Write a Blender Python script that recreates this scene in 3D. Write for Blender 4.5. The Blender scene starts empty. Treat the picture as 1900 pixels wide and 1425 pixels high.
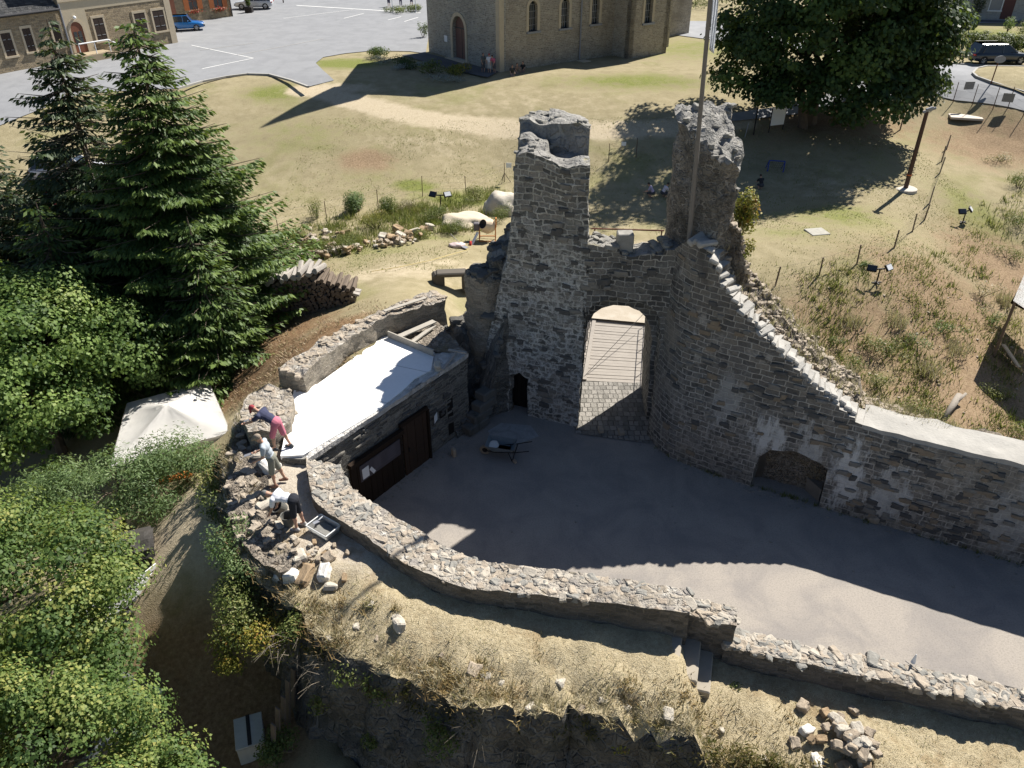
import bpy, bmesh, math, random
import numpy as np
from mathutils import Vector, Matrix, noise
from mathutils.geometry import delaunay_2d_cdt
R = math.radians
C = bpy.context.scene.collection
scn = bpy.context.scene
rng = np.random.default_rng(7)
random.seed(7)

# ---------------------------------------------------------------- camera, sky, sun
TH = 32.9; HC = 13.0; FPX = 1450.0
cam_d = bpy.data.cameras.new('camera'); cam = bpy.data.objects.new('camera', cam_d); C.objects.link(cam)
cam.location = (0, 0, HC); cam.rotation_euler = (R(90 - TH), 0, 0)
cam_d.sensor_width = 36; cam_d.lens = 36 * FPX / 1900; cam_d.clip_end = 2000
scn.camera = cam
SUN_AZ = 42.0; SUN_EL = 46.0          # azimuth clockwise from +Y
w = bpy.data.worlds.new('World'); scn.world = w; w.use_nodes = True
sky = w.node_tree.nodes.new('ShaderNodeTexSky'); sky.sky_type = 'NISHITA'; sky.sun_disc = False
sky.sun_elevation = R(SUN_EL); sky.sun_rotation = R(SUN_AZ); sky.altitude = 200; sky.air_density = 1.0; sky.dust_density = 0.6
bg = w.node_tree.nodes['Background']; sky.ozone_density = 3.0; bg.inputs[1].default_value = 0.044
w.node_tree.links.new(sky.outputs[0], bg.inputs[0])
sd = bpy.data.lights.new('sun', 'SUN'); sd.energy = 4.6; sd.angle = R(0.5); sd.color = (1.0, 0.95, 0.87)
sun = bpy.data.objects.new('sun', sd); C.objects.link(sun)
sdir = Vector((math.sin(R(SUN_AZ)) * math.cos(R(SUN_EL)), math.cos(R(SUN_AZ)) * math.cos(R(SUN_EL)), math.sin(R(SUN_EL))))
sun.rotation_euler = sdir.to_track_quat('Z', 'Y').to_euler()
scn.view_settings.view_transform = 'Standard'; scn.view_settings.look = 'None'
scn.view_settings.exposure = 1.12; scn.view_settings.gamma = 1
scn.cycles.max_bounces = 6; scn.cycles.diffuse_bounces = 3; scn.cycles.transparent_max_bounces = 8
scn.cycles.use_denoising = True

# ---------------------------------------------------------------- survey: photo pixel -> place
ST, CT = math.sin(R(TH)), math.cos(R(TH))
def ray(px, py):
    x = (px - 950) / FPX; y = (py - 712.5) / FPX
    return np.array([x, CT - y * ST, -(ST + y * CT)])
def P(px, py, z):
    d = ray(px, py); t = (z - HC) / d[2]
    return Vector((d[0] * t, d[1] * t, z))
def Q(px, py, Y):
    d = ray(px, py); t = Y / d[1]
    return Vector((d[0] * t, Y, HC + d[2] * t))
def pix(p):
    x, y, z = p[0], p[1], p[2] - HC
    dep = y * CT - z * ST; up = y * ST + z * CT
    return 950 + FPX * x / dep, 712.5 - FPX * up / dep

# ---------------------------------------------------------------- objects
def tag(o, label=None, cat=None, group=None, kind=None):
    if label: o['label'] = label
    if cat: o['category'] = cat
    if group: o['group'] = group
    if kind: o['kind'] = kind
    return o
def empty(name, loc, rz=0, label=None, cat=None, group=None):
    o = bpy.data.objects.new(name, None); C.objects.link(o); o.location = loc; o.rotation_euler = (0, 0, rz)
    o.empty_display_size = .2
    return tag(o, label, cat, group)
def link(name, me, m=None, parent=None, smooth=False, world=False):
    o = bpy.data.objects.new(name, me); C.objects.link(o)
    if m:
        for k in (m if isinstance(m, (list, tuple)) else [m]): me.materials.append(k)
    if smooth: me.polygons.foreach_set('use_smooth', [True] * len(me.polygons))
    if parent:
        o.parent = parent
        if world:
            bpy.context.view_layer.update()
            o.matrix_parent_inverse = parent.matrix_world.inverted()
    return o
def bobj(name, bm, m, parent=None, smooth=False, world=False):
    me = bpy.data.meshes.new(name); bmesh.ops.recalc_face_normals(bm, faces=bm.faces); bm.to_mesh(me); bm.free()
    return link(name, me, m, parent, smooth, world)
def copy_tree(o, parent=None):
    c = o.copy(); C.objects.link(c)
    if parent: c.parent = parent
    for ch in list(o.children): copy_tree(ch, c)
    return c
def box(bm, c, s, rz=0, rot=None, bev=0):
    M = Matrix.Translation(c) @ (rot if rot is not None else Matrix.Rotation(rz, 4, 'Z')) @ Matrix.Diagonal((s[0], s[1], s[2], 1))
    r = bmesh.ops.create_cube(bm, size=1, matrix=M)
    if bev:
        es = list({e for v in r['verts'] for e in v.link_edges})
        bmesh.ops.bevel(bm, geom=es, offset=bev, segments=1, affect='EDGES')
    return r['verts']
def rod(bm, a, b, r1, r2=None, n=8, caps=True):
    a, b = Vector(a), Vector(b); d = b - a; L = d.length
    if L < 1e-6: return
    M = Matrix.Translation((a + b) / 2) @ d.to_track_quat('Z', 'Y').to_matrix().to_4x4()
    bmesh.ops.create_cone(bm, cap_ends=caps, segments=n, radius1=r1, radius2=r2 if r2 is not None else r1, depth=L, matrix=M)
def tube(bm, pts, r, n=6):
    for a, b in zip(pts[:-1], pts[1:]): rod(bm, a, b, r, r, n)
def beam(bm, a, b, wd, th):
    a, b = Vector(a), Vector(b); d = b - a
    q = d.to_track_quat('X', 'Z').to_matrix().to_4x4()
    box(bm, (a + b) / 2, (d.length, wd, th), rot=q)
def lathe(bm, prof, n=16, M=Matrix()):
    rings = []
    for r, z in prof:
        rings.append([bm.verts.new(M @ Vector((r * math.cos(2 * math.pi * i / n), r * math.sin(2 * math.pi * i / n), z))) for i in range(n)])
    for a, b in zip(rings[:-1], rings[1:]):
        for i in range(n): bm.faces.new((a[i], a[(i + 1) % n], b[(i + 1) % n], b[i]))
    return rings

# ---------------------------------------------------------------- node helpers
def newmat(name):
    m = bpy.data.materials.new(name); m.use_nodes = True; t = m.node_tree
    return m, t, t.nodes['Principled BSDF']
def setin(t, n, key, v):
    s = n.inputs[key]
    if isinstance(v, bpy.types.NodeSocket): t.links.new(v, s)
    elif isinstance(v, (tuple, list)) and len(v) == 3 and s.type == 'RGBA': s.default_value = (*v, 1)
    else: s.default_value = v
def nd(t, typ, ins=None, **kw):
    n = t.nodes.new('ShaderNode' + typ)
    for k, v in kw.items(): setattr(n, k, v)
    for k, v in (ins or {}).items(): setin(t, n, k, v)
    return n
def noi(t, vec, scale, detail=4, rough=.55, dist=0):
    return nd(t, 'TexNoise', {'Vector': vec, 'Scale': scale, 'Detail': detail, 'Roughness': rough, 'Distortion': dist}).outputs['Fac']
def ramp(t, fac, stops, interp='LINEAR'):
    n = t.nodes.new('ShaderNodeValToRGB'); n.color_ramp.interpolation = interp; e = n.color_ramp.elements
    while len(e) < len(stops): e.new(.5)
    for k, (p, c) in enumerate(stops):
        e[k].position = p; e[k].color = (*c, 1) if not isinstance(c, (int, float)) else (c, c, c, 1)
    t.links.new(fac, n.inputs[0]); return n.outputs[0]
def mix(t, f, a, b, mode='MIX'):
    n = t.nodes.new('ShaderNodeMix'); n.data_type = 'RGBA'; n.blend_type = mode
    setin(t, n, 0, f)
    for k, v in ((6, a), (7, b)):
        if isinstance(v, bpy.types.NodeSocket): t.links.new(v, n.inputs[k])
        else: n.inputs[k].default_value = (*v, 1)
    return n.outputs[2]
def mth(t, op, a, b=0.0, clamp=False):
    n = t.nodes.new('ShaderNodeMath'); n.operation = op; n.use_clamp = clamp
    setin(t, n, 0, a); setin(t, n, 1, b); return n.outputs[0]
def thr(t, f, lo, hi):
    n = t.nodes.new('ShaderNodeMapRange'); n.interpolation_type = 'SMOOTHSTEP'
    setin(t, n, 0, f); n.inputs[1].default_value = lo; n.inputs[2].default_value = hi; return n.outputs[0]
def bmp(t, h, b, strength=.5, dist=.03):
    n = nd(t, 'Bump', {'Height': h, 'Strength': strength, 'Distance': dist}); t.links.new(n.outputs[0], b.inputs['Normal'])
def objc(t): return t.nodes.new('ShaderNodeTexCoord').outputs['Object']
def geo(t): return t.nodes.new('ShaderNodeNewGeometry').outputs['Position']

def plain(name, col, rough=.6, var=.25, sc=8, metal=0, bump=0, spec=.3, coat=0):
    m, t, b = newmat(name); o = objc(t)
    f = noi(t, o, sc, 5); f2 = noi(t, o, sc * 6, 3)
    c = mix(t, f, tuple(x * (1 - var) for x in col), tuple(min(1, x * (1 + var)) for x in col))
    c = mix(t, mth(t, 'MULTIPLY', f2, .25), c, tuple(x * .5 for x in col))
    setin(t, b, 'Base Color', c); setin(t, b, 'Roughness', rough); setin(t, b, 'Metallic', metal)
    setin(t, b, 'Specular IOR Level', spec); setin(t, b, 'Coat Weight', coat)
    if bump: bmp(t, mth(t, 'ADD', f, f2), b, bump, .02)
    return m
def glass(name, col=(.02, .025, .03)):
    m, t, b = newmat(name); setin(t, b, 'Base Color', col); setin(t, b, 'Roughness', .06); setin(t, b, 'Specular IOR Level', .7)
    return m

def masonry(name, stones, mortar, w=.35, h=.16, ms=.018, dist=.06, rubble=0.0, patches=(), bump=.8, varamt=.35, uv=True, grime=.35, keep=.25, low=(), spots=()):
    """coursed stone (UV metres); rubble 0..1 blends to irregular stones; patches: (colour, noise scale, lo, hi, stretch z)"""
    m, t, b = newmat(name)
    tc = t.nodes.new('ShaderNodeTexCoord'); v0 = tc.outputs['UV'] if uv else tc.outputs['Object']; ob = geo(t)
    nv = nd(t, 'TexNoise', {'Vector': v0, 'Scale': 2.2, 'Detail': 3}).outputs['Color']
    sub = nd(t, 'VectorMath', {0: nv, 1: (.5, .5, .5)}, operation='SUBTRACT').outputs[0]
    sc = nd(t, 'VectorMath', {0: sub, 'Scale': dist * 2}, operation='SCALE').outputs[0]
    v = nd(t, 'VectorMath', {0: v0, 1: sc}, operation='ADD').outputs[0]
    nv2 = nd(t, 'TexNoise', {'Vector': v0, 'Scale': 11, 'Detail': 3}).outputs['Color']
    sc2 = nd(t, 'VectorMath', {0: nd(t, 'VectorMath', {0: nv2, 1: (.5, .5, .5)}, operation='SUBTRACT').outputs[0], 'Scale': dist * .55}, operation='SCALE').outputs[0]
    v = nd(t, 'VectorMath', {0: v, 1: sc2}, operation='ADD').outputs[0]
    if rubble < .5:
        br = nd(t, 'TexBrick', {'Vector': v, 'Color1': (0, 0, 0), 'Color2': (1, 1, 1), 'Mortar': (.5, .5, .5), 'Scale': 1.0, 'Mortar Size': ms,
                                'Mortar Smooth': .4, 'Brick Width': w, 'Row Height': h})
        br.offset = .45; br.squash = .8; br.squash_frequency = 3
        rnd = br.outputs['Color']; mo = br.outputs['Fac']
    else:
        vs = nd(t, 'VectorMath', {0: v, 1: (1 / w, 1 / h, 1 / w)}, operation='MULTIPLY').outputs[0]
        ve = nd(t, 'TexVoronoi', {'Vector': vs, 'Scale': 1.0, 'Randomness': .85}, feature='DISTANCE_TO_EDGE')
        vc = nd(t, 'TexVoronoi', {'Vector': vs, 'Scale': 1.0, 'Randomness': .85})
        rnd = nd(t, 'SeparateColor', {0: vc.outputs['Color']}).outputs[0]
        mo = mth(t, 'SUBTRACT', 1.0, thr(t, ve.outputs['Distance'], ms * 2, ms * 2 + .12))
    fine = noi(t, v0, 14, 5, .65); mid = noi(t, ob, 1.6, 4); big = noi(t, ob, .45, 3)
    n = len(stones)
    c = ramp(t, rnd, [((i + .5) / n, s) for i, s in enumerate(stones)])
    c = mix(t, mth(t, 'MULTIPLY', thr(t, fine, .35, .75), varamt), c, tuple(x * .35 for x in stones[0]))
    moc = mix(t, fine, tuple(x * .7 for x in mortar), tuple(min(1, x * 1.15) for x in mortar))
    mo = mth(t, 'MULTIPLY', mo, mth(t, 'ADD', mth(t, 'MULTIPLY', thr(t, noi(t, v0, 3.1, 4, .7), .36, .62), 1 - keep), keep))
    c = mix(t, mo, c, moc)
    for (pc, ps, lo, hi, *st) in patches:
        pv = nd(t, 'VectorMath', {0: ob, 1: (1, 1, st[0] if st else 1)}, operation='MULTIPLY').outputs[0]
        pf = thr(t, noi(t, pv, ps, 6, .65, .4), lo, hi)
        c = mix(t, mth(t, 'MULTIPLY', pf, .8), c, pc)
    for (zlo, zhi, pc, ps, lo, hi, st_) in low:      # weathered plaster remains, thickest towards zlo
        zz = nd(t, 'SeparateXYZ', {0: ob}).outputs[2]; hf = thr(t, mth(t, 'ADD', zz, mth(t, 'MULTIPLY', mth(t, 'SUBTRACT', big, .5), 3.0)), zhi, zlo) if zhi < zlo else mth(t, 'SUBTRACT', 1.0, thr(t, mth(t, 'ADD', zz, mth(t, 'MULTIPLY', mth(t, 'SUBTRACT', big, .5), 3.0)), zlo, zhi))
        pf = thr(t, noi(t, ob, ps, 8, .72, .5), lo, hi)
        c = mix(t, mth(t, 'MULTIPLY', mth(t, 'MULTIPLY', pf, hf), st_), c, pc); mo = mth(t, 'MULTIPLY', mo, mth(t, 'SUBTRACT', 1.0, mth(t, 'MULTIPLY', hf, .6)))
    for (sx_, sy_, sz_, r_, pc, st_) in spots:       # lime runs and stains at known places on the wall
        dv = nd(t, 'VectorMath', {0: ob, 1: (sx_, sy_, sz_)}, operation='SUBTRACT').outputs[0]; dv = nd(t, 'VectorMath', {0: dv, 1: (1, 1, .55)}, operation='MULTIPLY').outputs[0]
        ln = nd(t, 'VectorMath', {0: dv}, operation='LENGTH').outputs['Value']; sv = nd(t, 'VectorMath', {0: ob, 1: (1, 1, .3)}, operation='MULTIPLY').outputs[0]
        pf = thr(t, mth(t, 'ADD', mth(t, 'SUBTRACT', 1.0, mth(t, 'DIVIDE', ln, r_)), mth(t, 'MULTIPLY', mth(t, 'SUBTRACT', noi(t, sv, 3.2, 7, .7), .5), 2.4)), .25, .6)
        c = mix(t, mth(t, 'MULTIPLY', pf, st_), c, pc)
    if grime: c = mix(t, mth(t, 'MULTIPLY', thr(t, mid, .45, .7), grime), c, tuple(x * .4 for x in mortar))
    c = mix(t, mth(t, 'MULTIPLY', thr(t, big, .4, .7), .25), c, tuple(x * .6 for x in stones[-1]))
    setin(t, b, 'Base Color', c); setin(t, b, 'Roughness', .92); setin(t, b, 'Specular IOR Level', .15)
    hgt = mth(t, 'ADD', mth(t, 'MULTIPLY', mth(t, 'SUBTRACT', 1.0, mo), mth(t, 'ADD', mth(t, 'MULTIPLY', rnd, .5), .6)), mth(t, 'MULTIPLY', fine, .7))
    bmp(t, hgt, b, bump, .08)
    return m

# ---------------------------------------------------------------- rough masonry solids
def rough(p, amp):
    v = Vector(p)
    a = noise.noise_vector(v * 1.3) * .8 + noise.noise_vector(v * 3.1) * .75 + noise.noise_vector(v * 7.0) * .45
    return v + a * amp
def inpoly(x, y, poly):
    ins = False; j = len(poly) - 1
    for i in range(len(poly)):
        xi, yi = poly[i][0], poly[i][1]; xj, yj = poly[j][0], poly[j][1]
        if (yi > y) != (yj > y) and x < (xj - xi) * (y - yi) / (yj - yi) + xi: ins = not ins
        j = i
    return ins
def densify(poly, res, closed=True):
    out = []; n = len(poly)
    for i in range(n if closed else n - 1):
        a = Vector(poly[i][:2]); b = Vector(poly[(i + 1) % n][:2]); k = max(1, int(round((b - a).length / res)))
        for j in range(k): out.append(a + (b - a) * j / k)
    if not closed: out.append(Vector(poly[-1][:2]))
    return out
def trifill(poly, res, holes=()):
    loops = [densify(poly, res)] + [densify(h, res) for h in holes]
    pts = []; edges = []; 
    for L in loops:
        s = len(pts); pts += [(p.x, p.y) for p in L]
        edges += [(s + i, s + (i + 1) % len(L)) for i in range(len(L))]
    nb = len(pts); B = np.array(pts)
    x0, y0 = B.min(0); x1, y1 = B.max(0); rr = random.Random(3)
    y = y0 + res / 2
    while y < y1:
        x = x0 + res / 2
        while x < x1:
            q = (x + rr.uniform(-.25, .25) * res, y + rr.uniform(-.25, .25) * res)
            if inpoly(*q, poly) and not any(inpoly(*q, h) for h in holes) and ((B - q) ** 2).sum(1).min() > (res * .55) ** 2: pts.append(q)
            x += res
        y += res
    r = delaunay_2d_cdt([Vector(p) for p in pts], edges, [], 0, 1e-5)
    V = [tuple(v) for v in r[0]]; orig = r[3]
    F = []
    for f in r[2]:
        cx = sum(V[i][0] for i in f) / 3; cy = sum(V[i][1] for i in f) / 3
        if inpoly(cx, cy, poly) and not any(inpoly(cx, cy, h) for h in holes): F.append(list(f))
    back = {}
    for i, o in enumerate(orig):
        for k in o: back[k] = i
    LO = []; s = 0
    for L in loops:
        LO.append([back[s + i] for i in range(len(L))]); s += len(L)
    return V, F, LO
def finish(name, V, F, UV, mats, parent, amp, warp=None, mi=None, world=True, smooth=False):
    V = [rough(p, amp) for p in V] if amp else [Vector(p) for p in V]
    if warp: V = [warp(p) for p in V]
    me = bpy.data.meshes.new(name); me.from_pydata([tuple(v) for v in V], [], F)
    uvl = me.uv_layers.new(name='UVMap'); flat = [c for f in UV for uv in f for c in uv]
    uvl.data.foreach_set('uv', flat)
    if mi: me.polygons.foreach_set('material_index', mi)
    me.update(); me.shade_smooth(); me.set_sharp_from_angle(angle=R(48)) if amp else me.shade_flat()
    return link(name, me, mats, parent, smooth, world)
def elev_wall(name, outline, mapf, depth, res, amp, mats, parent=None, holes=(), warp=None, back=True):
    """outline in (u,z) extruded by depth through mapf(u,z,d)"""
    V2, F2, LO = trifill(outline, res, holes); n = len(V2)
    V = [mapf(u, z, 0) for u, z in V2]; F = [list(reversed(f)) for f in F2]; UV = [[V2[i] for i in f] for f in F]; MI = [0] * len(F)
    if back:
        V += [mapf(u, z, depth) for u, z in V2]
        for f in F2: F.append([i + n for i in f]); UV.append([(V2[i][0] + 3.3, V2[i][1]) for i in f]); MI.append(0)
    k = max(1, int(round(depth / res)))
    for L in LO:
        rows = [L]
        for j in range(1, k + 1):
            if j == k and back: rows.append([i + n for i in L]); break
            s = len(V); V += [mapf(*V2[i], depth * j / k) for i in L]; rows.append(list(range(s, s + len(L))))
        cum = 0
        for i in range(len(L)):
            i2 = (i + 1) % len(L); a, b = V2[L[i]], V2[L[i2]]
            hor = abs(a[0] - b[0]) > abs(a[1] - b[1])
            for j in range(k):
                d0, d1 = depth * j / k, depth * (j + 1) / k
                F.append([rows[j][i], rows[j][i2], rows[j + 1][i2], rows[j + 1][i]])
                UV.append([(a[0], d0), (b[0], d0), (b[0], d1), (a[0], d1)] if hor else [(d0, a[1]), (d0, b[1]), (d1, b[1]), (d1, a[1])])
                MI.append(1 if hor and len(mats) > 1 else 0)
    return finish(name, V, F, UV, mats, parent, amp, warp, MI)
def prism(name, poly, z0, ztop, res, amp, mats, parent=None, warp=None, capres=None):
    zt = ztop if callable(ztop) else (lambda x, y: ztop)
    zb = z0 if callable(z0) else (lambda x, y: z0)
    V2, F2, LO = trifill(poly, capres or res); V = [(x, y, zt(x, y)) for x, y in V2]
    F = [list(f) for f in F2]; UV = [[V2[i] for i in f] for f in F]; MI = [1 if len(mats) > 1 else 0] * len(F)
    L = LO[0]; hmax = max(V[i][2] - zb(V[i][0], V[i][1]) for i in L); k = max(1, int(round(hmax / res))); rows = [L]
    for j in range(1, k + 1):
        s = len(V)
        for i in L:
            x, y, z = V[i]; V.append((x, y, z + (zb(x, y) - z) * j / k))
        rows.append(list(range(s, s + len(L))))
    cum = 0
    for i in range(len(L)):
        i2 = (i + 1) % len(L); a, b = V[L[i]], V[L[i2]]; l = math.hypot(a[0] - b[0], a[1] - b[1])
        for j in range(k):
            q = [rows[j][i], rows[j + 1][i], rows[j + 1][i2], rows[j][i2]]
            F.append(q); UV.append([(cum, V[q[0]][2]), (cum, V[q[1]][2]), (cum + l, V[q[2]][2]), (cum + l, V[q[3]][2])]); MI.append(0)
        cum += l
    return finish(name, V, F, UV, mats, parent, amp, warp, MI)
def spline(pts, n=8):
    pts = [np.array(p, float) for p in pts]; out = []
    for i in range(len(pts) - 1):
        p0 = pts[max(i - 1, 0)]; p1 = pts[i]; p2 = pts[i + 1]; p3 = pts[min(i + 2, len(pts) - 1)]
        for k in range(n):
            s = k / n
            out.append(.5 * ((2 * p1) + (-p0 + p2) * s + (2 * p0 - 5 * p1 + 4 * p2 - p3) * s * s + (-p0 + 3 * p1 - 3 * p2 + p3) * s ** 3))
    out.append(pts[-1]); return out
def strip_poly(left, right): return [tuple(p[:2]) for p in left] + [tuple(p[:2]) for p in reversed(right)]
# ---------------------------------------------------------------- terrain
CP = []
for X in (-60, -35, -15, 0, 15, 30, 50):
    for Y in (66, 80, 105): CP.append((X, Y, 0))
for X in (-24, -14, -5, 5, 12, 20): CP.append((X, 53, -1.75))
for X in (-22, -12, -3, 4, 10, 16): CP.append((X, 44, -3.4))
CP += [(-22, 60, -.4), (-4, 61, -.35), (6, 61, -.3), (14, 60, -.6), (26, 60, -.5), (36, 60, -.4)]
def cpx(px, py, z): q = P(px, py, z); CP.append((q.x, q.y, z))
for a in [(515, 432, -3.4), (700, 388, -3.4), (935, 325, -3.3), (600, 450, -3.1), (780, 420, -3.1), (700, 510, -2.3), (830, 500, -2.2), (600, 595, -1.9), (680, 560, -1.7),
          (690, 600, -.75), (560, 668, -1.0), (800, 540, -.9), (450, 680, -2.6), (440, 745, -3.6), (420, 830, -2.9), (330, 970, -2.5), (385, 1000, -2.1), (370, 940, -2.3), (330, 850, -3.5), (380, 1100, -3.0), (330, 1300, -5),
          (470, 1390, -4.8), (600, 1420, -4.2), (480, 1240, -4.5), (150, 1100, -5.2), (60, 700, -5), (60, 1300, -5.2), (300, 560, -3.6), (100, 600, -4.4), (140, 400, -2.4), (20, 400, -2.2), (250, 420, -2.9),
          (150, 250, -1.0), (1440, 525, -3.2), (1560, 490, -3.2), (1660, 455, -3.2), (1750, 290, -2.9), (1660, 350, -3.0), (1550, 400, -3.1), (1640, 520, -3.6),
          (1600, 620, -4.8), (1500, 600, -4.4), (1750, 720, -6), (1880, 650, -6.4), (1870, 480, -5.2), (1840, 360, -3.6), (1880, 260, -2.6), (1700, 600, -4.9), (1790, 215, -1.9), (1620, 215, -1.7),
          (1700, 195, -1.3), (1860, 190, -.9), (1500, 225, -1.7), (1420, 300, -2.9)]: cpx(*a)
CP += [(3.6, 33.5, -3.7), (3.6, 36, -3.6), (0, 30, -4.2), (8, 29, -5), (12, 25.5, -6), (17, 23, -6.5), (23, 21, -6.8), (32, 24, -6.8), (2, 28.6, -5.8), (5.5, 28.6, -6), (-2, 28.4, -3), (30, 45, -4.2), (45, 40, -5), (45, 55, -2),
       (-30, 20, -5), (-30, 40, -3), (-45, 50, -1.5), (-14, 6, -5), (0, 5, -5), (12, 4, -5), (25, 5, -5.5)]
CPA = np.array(CP, float)
def _phi(r2): return np.where(r2 > 1e-9, .5 * r2 * np.log(np.maximum(r2, 1e-9)), 0)
_n = len(CPA); _K = _phi(((CPA[:, None, :2] - CPA[None, :, :2]) ** 2).sum(2)) + np.eye(_n) * 4
_Pm = np.c_[np.ones(_n), CPA[:, :2]]; _A = np.zeros((_n + 3, _n + 3)); _A[:_n, :_n] = _K; _A[:_n, _n:] = _Pm; _A[_n:, :_n] = _Pm.T
_w = np.linalg.solve(_A, np.r_[CPA[:, 2], 0, 0, 0])
def terr_np(x, y):
    x = np.asarray(x, float); y = np.asarray(y, float); sh = x.shape; x = x.ravel(); y = y.ravel(); out = np.zeros_like(x)
    for s in range(0, len(x), 20000):
        xx, yy = x[s:s + 20000], y[s:s + 20000]
        r2 = (xx[:, None] - CPA[None, :, 0]) ** 2 + (yy[:, None] - CPA[None, :, 1]) ** 2
        out[s:s + 20000] = _phi(r2) @ _w[:_n] + _w[_n] + _w[_n + 1] * xx + _w[_n + 2] * yy
    f = np.clip((y - 62) / 6, 0, 1) * 1.0
    out = out * (1 - f)
    far = np.clip((np.hypot(x, y - 40) - 60) / 30, 0, 1); out = out * (1 - far) + np.where(y > 40, 0, -5) * far
    return np.clip(out, -7.2, .25).reshape(sh)
def terr(x, y): return float(terr_np(np.array([x]), np.array([y]))[0])
_ts = np.arange(8, 130, .15)
def G(px, py, dz=0.0):
    """where the sight line through a photo pixel meets the ground"""
    d = ray(px, py); p = d[None] * _ts[:, None]; z = p[:, 2] + HC; g = terr_np(p[:, 0], p[:, 1]); h = z - g
    i = np.argmax(h < 0)
    if h[i] >= 0: return P(px, py, 0)
    a = h[i - 1] / (h[i - 1] - h[i]); t = _ts[i - 1] + a * .15
    return Vector((d[0] * t, d[1] * t, HC + d[2] * t + dz))

FOOT = [P(540, 775, -1), P(532, 705, -.6), P(640, 640, -.3), P(800, 565, -.3), (-2.2, 26.2), (-.6, 27), (0.2, 27.2), (2.2, 27.2), (2.6, 26.1), (5.2, 26.1), (5.5, 26), (6.6, 25.6), (7.2, 22.9), (8.6, 21.6), (10.9, 20.1), (13, 18.9), (16, 17.3), (24, 13.4), (24, 5),
        (-1, 8.4), P(620, 1300, -2), P(545, 1180, -2), P(520, 1120, -1.5), P(450, 1000, -1.5), P(435, 900, -1.5), P(450, 800, -1.5)]
FOOT = [(p[0], p[1]) for p in FOOT]
def polydist_np(x, y, poly):
    d = np.full(x.shape, 1e9)
    for i in range(len(poly)):
        a = np.array(poly[i]); b = np.array(poly[(i + 1) % len(poly)]); e = b - a
        t = np.clip(((x - a[0]) * e[0] + (y - a[1]) * e[1]) / (e @ e + 1e-9), 0, 1)
        d = np.minimum(d, np.hypot(x - a[0] - t * e[0], y - a[1] - t * e[1]))
    return d
def inpoly_np(x, y, poly):
    ins = np.zeros(x.shape, bool); j = len(poly) - 1
    for i in range(len(poly)):
        xi, yi = poly[i]; xj, yj = poly[j]
        if yi != yj: ins ^= ((yi > y) != (yj > y)) & (x < (xj - xi) * (y - yi) / (yj - yi) + xi)
        j = i
    return ins

xs = np.r_[-600, -300, -150, -90, -60, np.arange(-46, 52, .4), 60, 90, 150, 300, 600]
ys = np.r_[-300, -100, -30, -5, 3, np.arange(6, 112, .4), 120, 140, 180, 260, 400, 700]
GX, GY = np.meshgrid(xs, ys); GZ = terr_np(GX, GY)
ins = inpoly_np(GX, GY, FOOT) & (polydist_np(GX, GY, FOOT) > .25)
rgh = np.array([noise.noise(Vector((x * .9, y * .9, 0))) * .5 + noise.noise(Vector((x * 2.7, y * 2.7, 3))) * .35 for x, y in zip(GX.ravel(), GY.ravel())]).reshape(GX.shape)
# masks: blobs around photo spots  (px, py, rx, ry(metres), channel, strength)   channels: 0 bare soil, 1 green, 2 brown litter, 3 pale sand
BL = [(1600, 620, 5, 4, 0, .75), (1780, 620, 5, 5, 0, 1), (1750, 560, 6, 5, 0, .8), (1850, 500, 4, 5, 0, .9), (1640, 540, 5, 2, 0, .45), (1860, 270, 7, 5, 0, .8), (1800, 740, 5, 4, 0, 1), (1560, 690, 3, 3, 0, .7), (1640, 215, 6, 2.5, 0, .5), (1500, 240, 8, 4, 0, .55),
      (680, 297, 2.2, 1.6, 0, .9), (1500, 560, 3, 2, 0, .4), (1720, 480, 5, 4, 0, .35),
      (770, 345, 1.6, .9, 1, 1), (515, 172, 3, 2.2, 1, .8), (1180, 150, 7, 2.5, 1, .7), (1060, 150, 4, 2, 1, .3), (1280, 90, 8, 8, 1, .5), (640, 118, 4, 2.6, 1, .9), (1560, 400, 4, 3, 1, .55), (1640, 300, 3, 4, 1, .3), (1500, 400, 5, 2, 1, .4), (700, 330, 5, 2, 1, .3), (560, 250, 6, 4, 1, .35),
      (640, 470, 5, 1.2, 1, .5), (800, 440, 3, 1.2, 1, .5), (520, 450, 3, 2, 1, .6), (1650, 660, 4, 3, 1, .5), (1750, 800, 2, 2, 1, .8), (1300, 60, 5, 5, 1, .4), (860, 370, 4, 1.5, 1, .8), (1480, 430, 4, 2, 1, .4), (1160, 250, 5, 3, 1, .25), (1820, 420, 2.5, 6, 1, .6), (1760, 60, 8, 9, 1, .7), (1850, 70, 8, 9, 1, .7),
      (470, 650, 3.5, 2.5, 2, 1), (520, 620, 3, 2, 2, .9), (420, 720, 3, 2.5, 2, 1), (620, 610, 2.5, 1.6, 2, .8), (560, 650, 3, 2, 2, .9), (300, 560, 7, 5, 2, 1), (100, 560, 8, 8, 2, .9), (350, 1230, 3, 3, 2, .7), (440, 1350, 3, 3, 2, .9), (1540, 225, 6, 2.5, 2, .7),
      (720, 505, 5, 1.3, 3, .6), (640, 520, 3, 1, 3, .4), (340, 980, 3, 2, 3, 1.1), (380, 940, 2, 2, 3, 1.1), (390, 1030, 1.5, 1.5, 3, .7), (610, 165, 3.5, 1.5, 3, .8), (1150, 470, 3, 2, 3, .9), (830, 490, 2, 1, 3, .5), (780, 260, 6, 1.5, 3, .3), (1000, 190, 6, 2, 3, .25), (430, 780, 1.5, 1.5, 3, .4), (1560, 350, 4, 3, 3, .3)]
MASK = np.zeros(GX.shape + (4,))
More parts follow.
